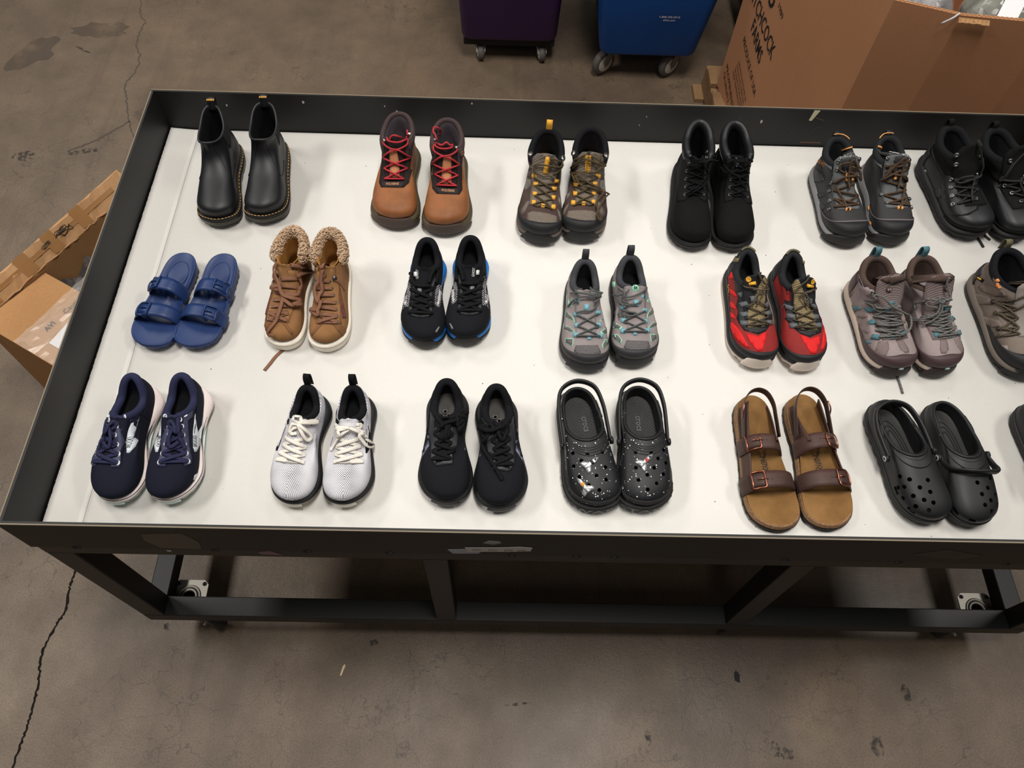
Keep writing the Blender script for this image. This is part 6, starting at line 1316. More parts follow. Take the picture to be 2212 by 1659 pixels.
def black_hiker(toe, ang, side, label):
    s = new_shoe('hiking_boot', label, 'plain black hiking boots', 'boot', toe, ang, .285, .111, side, 45, [(-1, 2.19, 1.0), (1, 2.29, 1.0)]); s.rd = .10
    mu = mat('black_leather', (31, 32, 36), .42, spec=.45, kind='leather', rgb2=(27, 28, 33), bump=.06); mn = mat('black_nubuck', (31, 31, 31), .92, spec=.12, kind='suede', rgb2=(26, 26, 26)); ms = mat('black_sole', (33, 33, 34), .65); mc = mat('black_fleece', (33, 33, 35), .92, spec=.12); ml = mat('olive_black_lace', (44, 43, 40), .85); mg = mat('dark_nickel', (120, 120, 122), .35, metal=1)
    s.slab('outsole', ms, (0, .001, 0), (.022, .018, .018), .004, .006, lug=(18, .004), spring=.012); s.slab('midsole', ms, (.0215, .0175, .0175), (.044, .034, .030), .007, .002, bulge=.003, spring=.012)
    s.upper('upper', mu, mid_keys(z0=.033, top=.144, side=.130, front=.142, sh=.90)); s.setz((880, 1480), (650, 120), -1, .148)
    s.panel('ankle_cuff', mn, 22, 338, lambda u: .66 - .10 * math.sin(PI * u), .99, .0018, npsi=60)
    s.lining(mc, M_lin, zi=.046, th=.014); s.collar(mc, .0100, .012, 28, 332, inset=.6, drop=.004); s.loop(mn, .016, .020, out=.002)
    s.panel('toe_cap_seam', mn, -60, 60, .0, lambda u: .02 + .10 * math.sin(PI * u), .004); s.panel('heel_counter', ms, 138, 222, 0, .36, .003)
    s.zdecal('lace_panel', [(600, 690), (660, 700), (930, 700), (935, 900), (925, 1110), (820, 1160), (700, 1160), (620, 1130), (570, 1050), (555, 900), (560, 800)], mat('black_leather_panel', (35, 36, 39), .5, spec=.4, kind='leather', rgb2=(31, 32, 35), bump=.06), off=.0022, sup=True)
    s.tongue(mn, .066, s.q(800, 1070)[1], 0, .048, label='padded black tongue', th=.009)
    s.zdecal('side_badge', [(332, 660), (350, 625), (390, 605), (412, 630), (408, 690), (375, 725), (340, 715)], mg, off=.0016); s.zdecal('side_tag', [(492, 850), (548, 845), (552, 955), (512, 965)], mat('dark_tag', (52, 52, 50), .6), off=.0022)
    ER = s.qs([(650, 1028), (640, 930), (635, 835), (632, 742)]); EL = s.qs([(890, 990), (905, 885), (915, 790), (930, 710)])
    for x, v in ER + EL + s.qs([(685, 455), (660, 565), (945, 500)]): s.disc('lace_stud', x, v, .0062, mg, .0045, .0022, n=14)
    ER = s.qs([(695, 1028), (685, 930), (680, 835), (670, 742)])
    s.laces(EL, ER, ml, .0028, .0028, .005, extra=tied(s, side, [((670, 742, .004), (720, 790, .010), (820, 760, .012), (930, 710, .010), (950, 640, .008), (935, 520, .008)), ((680, 780, .006), (740, 720, .010), (840, 740, .012), (950, 770, .008)), ((930, 700, .008), (945, 600, .008), (985, 520, .010), (1020, 500, .010), (1010, 560, .010))]))
    if side < 0: clog_ground(s, 'lace_tail', [(940, 1440), (975, 1500), (1015, 1585)], ml, .0030); clog_ground(s, 'lace_tail', [(975, 1390), (1040, 1460), (1100, 1518)], ml, .0030)
black_hiker((2.199, 0.875), 10.4, -1, 'all black leather hiking boot, left one of pair, loose lace tails beside toe')
black_hiker((2.330, 0.873), 13.0, 1, 'all black leather hiking boot, right one of pair at right edge')

# ---------------------------------------------------------------- sheepskin trimmed ankle shoe, sandals and clogs
def tan_fleece(toe, ang, side, label):
    s = new_shoe('ankle_sneaker', label, 'tan suede fleece ankle sneakers', 'shoe', toe, ang, .266, .094, side, 36, [(1, .53, .62), (-1, .45, .62)]); s.rd = .06
    mu = mat('tan_suede', (148, 109, 71), .9, spec=.15, kind='suede', rgb2=(130, 92, 58)); ms = mat('ivory_sole', (232, 224, 210), .6); mf = mat('cream_fleece', (212, 184, 156), .95, spec=.1, kind='fluff', rgb2=(184, 154, 124)); ml = mat('brown_flat_lace', (128, 90, 70), .85, spec=.15); mi = mat('tan_lining', (150, 104, 48), .7); mz = mat('brown_zip', (104, 56, 46), .6); md = mat('suede_edge', (124, 84, 52), .9)
    s.slab('sole', ms, (0, 0, 0), (.028, .027, .028), .002, .004, bulge=.001, spring=.004, hs=.001); s.slab('sole_line', mat('sole_groove', (188, 178, 162), .7), (.0215, .0205, .0215), (.0222, .0212, .0222), .0046, .0046, spring=.004, hs=.001)
    z0 = .027; K = [(.004, .004, .96, 0, .029, z0, z0), (.002, .002, .965, 0, .044, .038, .040), (.012, .003, .93, .05, .060, .050, .054), (.045, .006, .84, .2, .078, .066, .068), (.090, .010, .76, .5, .094, .086, .082), (.125, .012, .72, .75, .108, .102, .100), (.142, .010, .70, .88, .122, .116, .116), (.150, .008, .68, .9, .132, .124, .126)]
    s.upper('upper', mu, K); s.setz((730, 1400), (770, 110), 1, .142)
    s.lining(mi, mi, zi=.036, th=.010)
    # fleece roll: a lumpy collar built from many small tufts joined as one soft part
    rnd = random.Random(5 if side > 0 else 6); V = []; F = []
    ico = bmesh.new(); bmesh.ops.create_icosphere(ico, subdivisions=1, radius=1); iv = [tuple(v.co) for v in ico.verts]; ico.verts.index_update(); fi = [tuple(v.index for v in f.verts) for f in ico.faces]; ico.free()
    for k in range(1500):
        a = math.radians(rnd.uniform(62, 298)); P, N_ = s.samp(np.array([a]), np.array([.985])); P = P[0]; c0 = s.G[-1].mean(0); h = P - c0; h[2] = 0; h /= np.linalg.norm(h)
        e = min(1, min(a - math.radians(55), math.radians(305) - a) / .4); th = rnd.uniform(0, 2 * PI); rr = .0125 * e
        C = P + h * (.002 + rr * math.cos(th)) + np.array([0, 0, -.006 + 1.5 * rr * math.sin(th)]) + np.array([rnd.uniform(-.001, .001) for _ in range(3)]); r_ = rnd.uniform(.0015, .0026)
        b = len(V); V += [tuple(C + np.array(v) * r_ * rnd.uniform(.8, 1.2)) for v in iv]; F += [tuple(i + b for i in f) for f in fi]
    cl = s.part('fleece_collar', V, F, mf); cl['kind'] = 'stuff'; s.collar(mf, .0105, .014, 60, 300, inset=-.1, drop=.006, name='collar_roll', taper=True)
    s.zdecal('toe_cap_overlay', [(575, 1235), (640, 1150), (690, 1100), (780, 1105), (830, 1170), (905, 1250), (940, 1190), (870, 1110), (850, 1080), (770, 1070), (680, 1075), (620, 1130), (570, 1200)], md, off=.0016)
    s.tongue(mu, .036, s.q(735, 1080)[1], 0, .010, label='tan tongue', lean=.0)
    for pts in ([(600, 430), (640, 440), (700, 560), (690, 700), (660, 900), (670, 1090), (620, 1110), (615, 800), (600, 600)], [(735, 400), (760, 440), (850, 700), (870, 1100), (830, 1110), (775, 1090), (770, 850), (740, 700), (700, 560), (660, 430)]): s.zdecal('eyestay', pts, mu, off=.003, th=.004, sup=True)
    for dx in (0, 22): s.strip('zip_tape', [s.q(735 + dx, 420), s.q(790 + dx, 600), s.q(850 + dx, 820), s.q(893 + dx, 1045)], .0030, mz, .0018)
    x, v = s.q(812, 630); s.disc('zip_slider', x, v, .0055, M_gun, .004, n=8, oval=1.4); s.line('zip_pull', s.qs([(830, 650), (880, 690), (940, 748)]), ml, .0035, .001, off=.002)
    s.zdecal('heel_overlay', [(915, 430), (935, 520), (995, 650), (998, 560), (960, 460)], md, off=.0012)
    EL = s.qs([(640, 1085), (640, 1010), (640, 935), (635, 880), (625, 815), (620, 740), (615, 650)]); ER = s.qs([(835, 1085), (835, 1022), (828, 955), (822, 885), (805, 805), (785, 735), (762, 665)])
    for x, v in ER: s.disc('eyelet', x, v, .0036, M_gun, .0012, .0024)
    sl = []
    for i in range(7): a, b = EL[i], ER[i]; sl.append([(*a, 0), ((a[0] + b[0]) / 2, (a[1] + b[1]) / 2 + .001, .004), (*b, 0)])
    if side > 0: ex = [((720, 600, .004), (690, 520, .008), (640, 480, .012), (600, 480, .014), (570, 560, .014), (560, 700, .014), (580, 800, .014), (630, 740, .012), (690, 640, .010), (715, 590, .006)), ((590, 800, .014), (550, 870, .012), (580, 960, .010), (540, 930, .010), (545, 860, .014))]
    else: s.setz((300, 1380), (470, 95), -1, .142); ex = [((320, 560, .006), (280, 600, .012), (235, 660, .014), (250, 730, .014), (330, 760, .012), (350, 840, .012), (320, 950, .010), (260, 1080, .006), (170, 1200, .003), (130, 1290, .002)), ((310, 470, .008), (290, 540, .012), (320, 660, .014), (350, 800, .014), (420, 840, .014), (500, 870, .014), (560, 860, .014)), ((350, 850, .012), (430, 920, .012), (510, 910, .014), (560, 860, .014)), ((480, 460, .006), (540, 520, .010), (550, 620, .010), (490, 560, .008), (530, 700, .010), (540, 790, .010), (470, 810, .008), (360, 800, .008))]
    s.laces(EL[:2], ER[:2], ml, .0048, .0010, .002, extra=sl[1:] + tied(s, side, ex), bar=True)
    if side < 0: clog_ground(s, 'lace_tail', [(320, 1375), (230, 1450), (170, 1520), (108, 1590)], ml, .0042, .0010)
    else: s.disc('lace_bar', *s.q(735, 1083), .008, M_chrome, .0025, oval=.18)
tan_fleece((0.431, 0.481), -4.2, -1, 'tan suede ankle sneaker with cream fleece collar, left one of pair, lace hanging over toe')
tan_fleece((0.545, 0.478), 1.6, 1, 'tan suede ankle sneaker with cream fleece collar, right one of pair, side zip visible')

def footbed(s, m, o, zh, zm, zt, dep, name='footbed', toebar=.003, n=80):
    R = []
    for r in (1.0, .97, .90, .78, .62, .45, .28, .12):
        k = (1 - r); g = s.ring(yf=k * s.L / 2 * 1.0, yh=k * s.L / 2, ws=r, z=(zh, zm, zt), n=n, p=1, o=o * r); t = (s.L / 2 - g[:, 1]) / s.L
        g[:, 2] -= dep * (1 - np.clip(r, 0, 1) ** 5) * (1 - .5 * sm((t - .55) / .3)) + .006 * (1 - r) * sm((.3 - t) / .2)
        g[:, 2] += toebar * np.exp(-((t - .80) / .05) ** 2) * (1 - r ** 4) + .010 * np.clip((t - .9) / .1, 0, 1) ** 2 * 0 + .004 * np.exp(-((t - .48) / .12) ** 2) * np.clip(-g[:, 0] * s.side / s.W * 3, 0, 1)
        R.append(g)
    V, F = loft(R, False, True); return s.part(name, V, F, m, sup=True)
def strap(s, m, yl, ym, wl, wm, h, zb=.012, th=.003, name='strap', ex=.003, mid=0.0, pw=.62, label=None, parent=None, xs=None):
    """band arching over the foot from the medial to the lateral edge"""
    n = 34; rows = []
    for i in range(n):
        u = i / (n - 1); c = math.cos(PI * (1 - u)); x = c; y = ym + (yl - ym) * u + mid * math.sin(PI * u); wd = wm + (wl - wm) * u
        t = (s.L / 2 - y) / s.L; tt = np.array([t]); hl = float(s.hw(tt, np.array([True]))[0]) * s.W + ex; hm = float(s.hw(tt, np.array([False]))[0]) * s.W + ex
        bx = s.bend * s.W * max(0, (t - .55) / .45) ** 2; X = (x * hl if x > 0 else x * hm) - bx; z = zb + h * max(0, 1 - abs(c) ** 2.6) ** pw
        rows.append((X, y, z, wd))
    P = np.array(rows); T = np.gradient(P[:, [0, 2]], axis=0); T /= np.linalg.norm(T, axis=1)[:, None] + 1e-9; Nx, Nz = -T[:, 1], T[:, 0]; flip = np.sign(Nz[n // 2]); Nx *= flip; Nz *= flip; V = []; F = []; k = 5
    for i in range(n):
        for lay in (0, 1):
            for j in range(k):
                f = -.5 + j / (k - 1); o = th * lay + (.0008 if (lay and 0 < j < k - 1) else 0); V.append(((P[i, 0] + Nx[i] * o) * s.side, P[i, 1] + P[i, 3] * f, P[i, 2] + Nz[i] * o))
    for i in range(n - 1):
        a, b = i * 2 * k, (i + 1) * 2 * k
        for j in range(k - 1): F += [(a + j, b + j, b + j + 1, a + j + 1), (a + k + j, a + k + j + 1, b + k + j + 1, b + k + j)]
        F += [(a, a + k, b + k, b), (a + k - 1, b + k - 1, b + 2 * k - 1, a + 2 * k - 1)]
    F += [tuple(range(k)) + tuple(range(2 * k - 1, k - 1, -1)), tuple((n - 1) * 2 * k + i for i in (list(range(k)) + list(range(2 * k - 1, k - 1, -1))))]
    return s.part(name, V, F, m, parent, label=label, sup=True)
def buckle(s, m, cx, cy, w, h, mh, tail=.03, r=.0019, rot=0.0, off=.0035, pin=True, F0=None):
    """rectangular frame with prong, given by picture coordinates of its corners' centre in (x, v)"""
    c, s_ = math.cos(rot), math.sin(rot); A = lambda x, y: (cx + x * c - y * s_, cy + x * s_ + y * c)
    pts = [A(x * w / 2, y * h / 2) for x, y in ((-1, -.7), (-1, 0), (-1, .8), (-.85, 1), (0, 1), (.85, 1), (1, .8), (1, 0), (1, -.8), (.85, -1), (0, -1), (-.85, -1), (-1, -.8), (-1, -.55))]
    F_ = F0 or s.fr(); X = []; N_ = []
    C = cr(np.array(pts), 60); P0, n0 = s.hit(cx, cy, 0, F_); ctr, un, vn, nn = F_
    for x, v in C:
        p, n = s.hit(x, v, off, F_); n = (n * .5 + n0 * .5).normalized(); X.append(tuple(p)); N_.append(tuple(n))
    X = np.array(X)
    for _ in range(4): X[1:-1] = X[1:-1] * .4 + (X[:-2] + X[2:]) * .3
    V, F = tube_mesh(X, np.array(N_), r, r * .8, 6); o = s.part('buckle', V, F, m, label='metal buckle' if mh else None)
    if pin: V, F = s.cord([A(-w * .5, 0), A(w * .15, 0)], r * .7, r * .7, off + .0005, F=F_); s.part('buckle_prong', V, F, m, o)
    return o

_decal0 = Shoe.decal
def _decal(s, name, poly, m, *a, **k):
    if not hasattr(s, 'b0'): k['on'] = 'all'
    return _decal0(s, name, poly, m, *a, **k)
Shoe.decal = _decal
def blue_sandal(toe, ang, side, label):
    s = new_shoe('slide_sandal', label, 'navy blue moulded slide sandals', 'sandal', toe, ang, .268, .106, side, 36, [(1, .235, .60), (-1, .155, .60)]); s.rd = .12
    m = mat('navy_eva', (30, 52, 98), .42, spec=.35, kind='leather', rgb2=(26, 46, 90), bump=.03)
    s.slab('sole', m, (0, 0, 0), (.034, .026, .022), .000, .002, lug=(34, .003), spring=.010, drop=.016); footbed(s, m, .001, .040, .031, .026, .008)
    V, F = loft([s.ring(o=.0022, z=(.032, .025, .021), p=1), s.ring(o=.0026, z=(.039, .030, .026), p=1), s.ring(o=.001, z=(.0405, .0315, .0275), p=1), s.ring(o=-.0025, z=(.038, .029, .025), p=1)]); s.part('rim', V, F, m)
    R_ = s.ring(.165, .022, .48, 1, (.034, .032, .031), n=40); V, F = tube_mesh(np.vstack([R_, R_[:1]]), np.tile([0, 0, 1.0], (41, 1)), .0012, .0012, 5); s.part('heel_ring', V, F, m)
    strap(s, m, -.055, -.050, .036, .034, .040, .016, .0032, label='front strap'); strap(s, m, .022, .016, .036, .034, .046, .018, .0032, label='rear strap')
    s.setz((950, 1500), (1390, 165), 1, .042)
    F0 = s.fr(.01, 0)
    for cx, cy in ((.026, -.054), (.028, .021)):
        cy += s.L / 2; s.strip('strap_tail', [(cx - .010, cy), (cx + .018, cy)], .022, m, .003, .003, on='all', F=F0, sup=True); buckle(s, m, cx, cy, .026, .033, False, r=.0028, off=.003, F0=F0)
        for k in (-1, 1): s.disc('punch_hole', cx + .005 * k, cy, .0013, mat('hole_dark', (30, 28, 27), 0.8), .001, n=8, F=F0)
blue_sandal((0.122, 0.471), -8.5, -1, 'navy blue moulded two strap sandal, left one of pair')
blue_sandal((0.229, 0.471), -7.0, 1, 'navy blue moulded two strap sandal, right one of pair')

def heel_band(s, m, pts, wd, th, name='heel_strap', n=50):
    C = cr(np.array([(x * s.side, y, z) for x, y, z in pts]), n); T = np.gradient(C, axis=0); N_ = np.column_stack([T[:, 1], -T[:, 0], np.zeros(n)]); N_ /= np.linalg.norm(N_, axis=1)[:, None] + 1e-9
    V, F = tube_mesh(C, N_, wd, th, 8); return s.part(name, V, F, m, sup=True)
def side_band(s, m, ps, zf, name, th=.003, o=.0015, lean=.10):
    n = 40; R = s.ring(o=o, z=(0, 0, 0), n=720, p=1); V = []; F = []; k = 5
    for i in range(n):
        u = i / (n - 1); a = abs(ps[0]) + (abs(ps[1]) - abs(ps[0])) * u; a = a if ps[0] > 0 else -a; p = R[int(round(a * 2)) % 720]; z0, z1 = zf(u); q = p.copy(); q[0] *= .0
        for lay in (0, 1):
            for j in range(k):
                z = z0 + (z1 - z0) * j / (k - 1); f = 1 - lean * (z - z0) / .03 - lay * th / max(abs(p[0]), .02); V.append((p[0] * f, p[1], z))
    for i in range(n - 1):
        a, b = i * 2 * k, (i + 1) * 2 * k
        for j in range(k - 1): F += [(a + j, b + j, b + j + 1, a + j + 1), (a + k + j, a + k + j + 1, b + k + j + 1, b + k + j)]
        F += [(a, a + k, b + k, b), (a + k - 1, b + k - 1, b + 2 * k - 1, a + 2 * k - 1)]
    return s.part(name, V, F, m, sup=True)
def leather_sandal(toe, ang, side, label):
    s = new_shoe('strap_sandal', label, 'dark brown leather strap sandals', 'sandal', toe, ang, .312, .112, side, 27, [(-1, 1.55, .21), (1, 1.635, .22)]); s.rd = .12
    m = mat('oiled_brown_leather', (76, 54, 48), .55, spec=.3, kind='leather', rgb2=(60, 43, 38), bump=.1); mf = mat('suede_footbed', (146, 110, 68), .9, spec=.12, kind='suede', rgb2=(112, 80, 46), k=.55); mc = mat('cork_edge', (150, 116, 84), .85, kind='cork', rgb2=(112, 82, 58)); ms = mat('dark_brown_eva', (48, 38, 36), .7); mb = mat('copper_buckle', (176, 112, 92), .3, metal=1)
    s.slab('outsole', ms, (0, 0, 0), (.011, .010, .010), .005, .004, lug=(38, .003), spring=.008); s.slab('cork_midsole', mc, (.0105, .0095, .0095), (.034, .026, .022), .004, .0005, spring=.008, drop=.014); footbed(s, mf, -.0005, .040, .030, .026, .009)
    strap(s, m, -.062, -.058, .040, .036, .044, .016, .003, label='toe strap'); strap(s, m, .028, .022, .036, .036, .050, .018, .003, label='instep strap')
    s.setz((1050, 1545), (730, 115), 1, .042)
    # side wings joining the two straps along the edges
    for sg in (1, -1):
        side_band(s, m, (68, 142) if sg > 0 else (-142, -99), lambda u: (.022, .046 + .026 * u ** 1.3), 'side_wing', lean=.22)
    heel_band(s, m, [(.040, .045, .046), (.038, .085, .060), (.034, .115, .072), (.020, .138, .080), (0, .146, .082), (-.020, .138, .080), (-.033, .115, .072), (-.037, .085, .060), (-.040, .045, .046)], .0105, .0016)
    F0 = s.fr(.01, 0)
    for cx, cy in ((.030, -.061), (.026, .027)):
        cy += s.L / 2; s.strip('strap_tail', [(cx - .012, cy), (cx + .016, cy)], .028, m, .003, .003, on='all', sup=True, F=F0); buckle(s, mb, cx, cy, .024, .036, True, F0=F0)
        for k in (-.026, -.019): s.disc('punch_hole', cx + k, cy, .0012, mat('hole_dark', (30, 28, 27), 0.8), .0008, n=8, F=F0)
    x, y = s.q(1075, 260); heel_band(s, mb, [(.0395, .086, .064), (.0395, .096, .078), (.036, .112, .082), (.036, .106, .066), (.0395, .086, .064)], .0016, .0016, 'buckle', 30)['label'] = 'copper heel strap buckle'
    s.flat_text('BIRKENSTOCK', -.004 * s.side, .040, .085, .0275, M_ink, .0115); s.flat_text('4', -.012, .062, .006, .0295, M_ink, .009)
leather_sandal((1.544, 0.053), 3.0, -1, 'brown leather sandal with copper buckles and heel strap, left one of pair')
leather_sandal((1.668, 0.059), 4.5, 1, 'brown leather sandal with copper buckles and heel strap, right one of pair')

# clogs -----------------------------------------------------------------------
def clog_shell(s, m, K, holes, hr, slots=(), th=.0038, ns=26):
    """moulded shell with real ventilation holes"""
    s.upper('shell', m, K, ns=ns); o = bpy.data.objects[s.root.children[-1].name] if False else [c for c in s.root.children if c.name.startswith('shell')][0]
    G, N_ = s.G, s.N; inner = G - N_ * th; rs = list(G) + list(inner[::-1]); V, F = loft(rs); n = G.shape[1]; k = len(rs) - 1
    F += [(k * n + i, k * n + (i + 1) % n, (i + 1) % n, i) for i in range(n)]
    o2 = mk('tmp', V, F, m, None); cb = MB(); sb = MB()
    for p in holes:
        P, nn = s.hit(*s.q(*p[:2]), tree=s.b0); M = Matrix.Translation(P) @ nn.to_track_quat('Z', 'Y').to_matrix().to_4x4(); r = hr * (p[2] if len(p) > 2 else 1); cb.lathe([(r, -.010), (r, .006)], M, 14)
    for a, sv, w_, h_ in slots:
        P, nn = s.samp(np.array([math.radians(a)]), np.array([sv])); M = Matrix.Translation(Vector(P[0])) @ Vector(nn[0]).to_track_quat('Z', 'Y').to_matrix().to_4x4(); tz = M.to_3x3().inverted() @ Vector((0, 0, 1)); an = math.atan2(tz.y, tz.x); M = M @ Matrix.Rotation(an, 4, 'Z'); sb.box(-h_ / 2, h_ / 2, -w_ / 2, w_ / 2, -.010, .006, M)
    cs = [mk('cut', x.V, x.F, m, None, False) for x in (cb, sb) if x.V]
    for i, c in enumerate(cs): md = o2.modifiers.new('b%d' % i, 'BOOLEAN'); md.operation = 'DIFFERENCE'; md.object = c; md.solver = 'EXACT'
    dg = bpy.context.evaluated_depsgraph_get(); me = bpy.data.meshes.new_from_object(o2.evaluated_get(dg))
    bpy.data.objects.remove(o2)
    for c in cs: bpy.data.objects.remove(c)
    me.name = 'shell'
    me.polygons.foreach_set('use_smooth', [True] * len(me.polygons))
    try: me.set_sharp_from_angle(angle=math.radians(40))
    except Exception: pass
    o.data = me; o.data.materials.clear(); o.data.materials.append(m); return o
CK = [(.002, .003, .985, 0, .020, .019, .018), (-.001, -.001, 1.0, 0, .034, .034, .032), (.003, .000, .99, 0, .044, .046, .046), (.022, .002, .94, .1, .051, .058, .060), (.060, .004, .88, .3, .056, .066, .073), (.100, .006, .82, .5, .059, .070, .082), (.128, .008, .78, .6, .061, .068, .087)]
def rim_text(s, tx, c, wd, z, h, m, o, bold=0.0, name='raised_lettering', spring=.010):
    R = s.ring(o=o, z=(0, 0, 0), n=720, p=1); i0 = np.argmin(R[:, 1]); R = np.roll(R, -i0, axis=0)
    if R[40, 0] < R[0, 0]: R = np.vstack([R[:1], R[1:][::-1]])
    arc = np.concatenate([[0], np.cumsum(np.linalg.norm(np.diff(R[:, :2], axis=0), axis=1))]); tot = arc[-1]; V, F = text2d(tx, bold); hh = V[:, 1].max(); out = []
    for x, y in V:
        a = (c + (x - .5) * wd) % tot; X = np.interp(a, arc, R[:, 0]); Y = np.interp(a, arc, R[:, 1]); t = (s.L / 2 - Y) / s.L; out.append((X, Y, z + y / hh * h + spring * max(0, (t - .68) / .32) ** 2))
    return mk(name, out, F, m, s.root, False, False)
def charm(s, x, y, ang, kind, m, m2):
    """small generic silver rocket charm pressed into a hole"""
    cx, cv = s.q(x, y); c, s_ = math.cos(ang), math.sin(ang); T = lambda P: [(cx + (a * c - b * s_), cv + (a * s_ + b * c)) for a, b in P]
    body = [(-.018, -.004), (.010, -.004), (.019, 0), (.010, .004), (-.018, .004)]; fins = [(-.018, -.004), (-.020, -.013), (-.012, -.013), (-.004, -.004), (-.004, .004), (-.012, .013), (-.020, .013), (-.018, .004)]
    o = s.decal('charm', T(fins), m, off=.0035, th=.004, step=.006); s.decal('charm_body', T(body), m, off=.0058, th=.006, parent=o, step=.006); s.decal('charm_stripe', T([(-.002, -.0041), (.004, -.0041), (.004, .0041), (-.002, .0041)]), m2, off=.0062, th=.006, parent=o, step=.006)
    if kind: s.decal('charm_window', T([(.008, -.002), (.012, -.002), (.012, .002), (.008, .002)]), mat('charm_dark', (40, 42, 50), .4), off=.0063, th=.006, parent=o)
    o['label'] = 'small silver rocket charm'
def star_clog(toe, ang, side, label):
    s = new_shoe('printed_clog', label, 'black clogs with star print', 'clog', toe, ang, .282, .116, side, 27, [(1, 1.255, .23), (-1, 1.17, .22)]); s.rd = .10
    m = mat('star_print_eva', (33, 33, 37), .5, spec=.35, kind='speck', rgb2=(228, 232, 240), k=1.5); mp = mat('black_eva', (34, 34, 36), .5, spec=.35); ms = mat('black_sole', (33, 33, 34), .65); mt = mat('silver_relief', (98, 98, 98), .55); mi = mat('black_insole', (40, 40, 41), .6, kind='mesh', rgb2=(30, 30, 31), k=.5, bump=.4)
    s.slab('sole', ms, (0, 0, 0), (.026, .024, .025), .005, .007, spring=.008)
    K = [tuple(k[:4]) + (k[4] + .004, k[5] + .004, k[6] + .004) for k in CK]
    s.bvh if False else None
    s.upper('probe', m, K); s.setz((960, 1525), (915, 130), 1, .064); pr = [c for c in s.root.children if c.name.startswith('probe')][0]; bpy.data.objects.remove(pr)
    H = [(880, 880), (1045, 880), (1185, 855), (1120, 945), (1205, 995), (1075, 1045), (1000, 1120), (1175, 1115), (905, 1175), (1100, 1210), (1003, 1275), (880, 1045)]
    clog_shell(s, m, K, H, .0042)
    s.lining(mp, mi, zi=.031, th=.006); s.collar(mp, .0042, .0055, 0, 360, inset=.4, drop=.002, name='rim_roll')
    for k in range(4): s.panel('toe_ridge', mp, -75, 75, .30 - .03 * k, .312 - .03 * k, .0012, ns=3, npsi=50, sup=False)
    for k in range(4): s.panel('collar_ridge', mp, -60, 60, .90 - .03 * k, .912 - .03 * k, .0012, ns=3, npsi=40, sup=False)
    heel_band(s, mp, [(.052, -.004, .062), (.052, .03, .070), (.049, .08, .082), (.036, .120, .088), (0, .136, .090), (-.036, .120, .088), (-.049, .08, .082), (-.052, .03, .070), (-.052, -.004, .062)], .0085, .0042, 'heel_strap')
    for sg in (1, -1): MB().lathe([(.0085, -.003), (.0085, .003), (.006, .0042)], Matrix.Translation((sg * .0545 * 1, -.004, .062)) @ Matrix.Rotation(sg * PI / 2, 4, 'Y'), 16).build('strap_rivet', mp, s.root, True)
    s.flat_text('crocs', -.006, .075, .038, .0325, mat('relief_grey', (82, 82, 82), .5), .010)
    rim_text(s, 'STAR WARS', -.055 if side < 0 else .055, .215, .0035, .018, mt, .0080, .01, spring=.008)
    sil = mat('charm_silver', (186, 186, 188), .35, metal=.6); red = mat('charm_red', (176, 70, 60), .5); org = mat('charm_orange', (214, 150, 60), .5)
    if side > 0: charm(s, 990, 970, .75, 1, sil, red)
    else: s.setz((620, 1540), (400, 150), -1, .064); charm(s, 545, 1000, 2.6, 1, sil, mat('charm_dark', (40, 42, 50), .4)); charm(s, 455, 1235, 1.0, 0, sil, org)
star_clog((1.163, 0.088), 8.5, -1, 'black clog with white star speckles, left one of pair, two silver charms')
star_clog((1.271, 0.092), 1.5, 1, 'black clog with white star speckles, right one of pair, one silver charm')

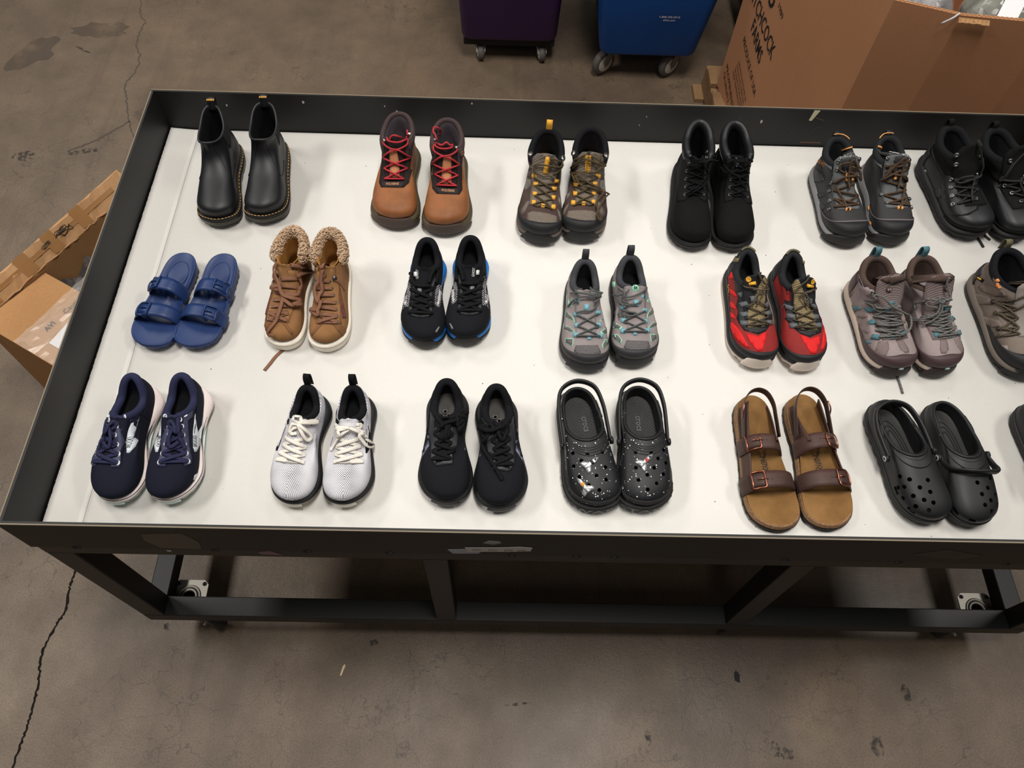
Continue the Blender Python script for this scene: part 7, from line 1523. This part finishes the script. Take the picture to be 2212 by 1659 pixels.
def plain_clog(toe, ang, side, label, fwd, group='plain black clogs'):
    s = new_shoe('clog', label, group, 'clog', toe, ang, .288, .108, side, 27, [(-1, 1.87, .22), (1, 1.96, .22)]); s.rd = .10
    m = mat('black_eva', (34, 34, 36), .5, spec=.35); ms = mat('black_sole', (33, 33, 34), .65); mw = mat('white_rivet_print', (206, 208, 210), .5); mi = mat('black_insole_plain', (41, 41, 42), .6)
    s.slab('sole', ms, (0, 0, 0), (.026, .021, .022), .000, .003, lug=(26, .002), spring=.012); s.upper('probe', m, CK); s.setz((800, 1490), (330, 165), -1, .062); bpy.data.objects.remove([c for c in s.root.children if c.name.startswith('probe')][0])
    H = [(378, 988), (583, 992), (763, 988), (534, 1075), (684, 1068), (434, 1102), (786, 1108), (622, 1160), (727, 1192), (527, 1200), (818, 1216), (648, 1268), (773, 1298)]
    clog_shell(s, m, CK, H, .0048, [(-62, .24, .018, .009), (-36, .24, .018, .009), (-88, .24, .014, .008), (-12, .24, .014, .008), (62, .24, .018, .009), (36, .24, .018, .009)])
    s.lining(m, mi, zi=.030, th=.006); s.collar(m, .0042, .0055, 0, 360, inset=.4, drop=.002, name='rim_roll'); s.panel('collar_band', m, -62, 62, .84, .95, .0016, sup=False)
    for k in range(3):
        R_ = s.ring(.10, .045 + k * .012, .42 - .11 * k, 1, (.0315, .0310, .0310), n=60)[8:53]; V, F = tube_mesh(R_, np.tile([0, 0, 1.0], (45, 1)), .0007, .0007, 4); s.part('insole_line', V, F, ms)
    if fwd: pts = [(.051, .000, .060), (.055, -.030, .068), (.046, -.048, .083), (.020, -.052, .094), (0, -.052, .097), (-.022, -.048, .094), (-.046, -.036, .080), (-.052, -.018, .066), (-.051, .000, .060)]
    else: pts = [(.051, .000, .062), (.052, .03, .066), (.050, .07, .070), (.036, .108, .075), (0, .122, .078), (-.036, .108, .075), (-.050, .07, .070), (-.052, .03, .066), (-.051, .000, .062)]
    heel_band(s, m, pts, .0090, .0042, 'strap')
    if fwd: s.text('crocs', s_pt(s, -.020, -.0535), s_pt(s, .020, -.0535), mat('relief_black', (24, 24, 25), .5), .006, off=.001, swap=False) if False else None
    for sg in (1, -1):
        r = MB().lathe([(.0085, -.003), (.0085, .003), (.0065, .0042)], Matrix.Translation((sg * .0545, .000, .061)) @ Matrix.Rotation(sg * PI / 2, 4, 'Y'), 18).build('strap_rivet', m, s.root, True)
        MB().lathe([(.0062, .0040), (.0062, .0047), (.0048, .0047)], Matrix.Translation((sg * .0545, .000, .061)) @ Matrix.Rotation(sg * PI / 2, 4, 'Y'), 16).build('rivet_print', mw, r)
        MB().prism([(-.0035, -.002), (0, -.0038), (.0035, -.002), (.001, 0), (.003, .003), (-.003, .003)], .0047, .0052, Matrix.Translation((sg * .0545, .000, .061)) @ Matrix.Rotation(sg * PI / 2, 4, 'Y')).build('rivet_emblem', m, r)
plain_clog((1.875, 0.071), 11.0, -1, 'plain black clog with heel strap down, left one of pair', False)
plain_clog((1.976, 0.067), 4.5, 1, 'plain black clog with strap swung forward, right one of pair', True)
plain_clog((2.205, 0.072), 8.0, -1, 'plain black clog cut off by the right edge of the photo', True, 'plain black clogs')
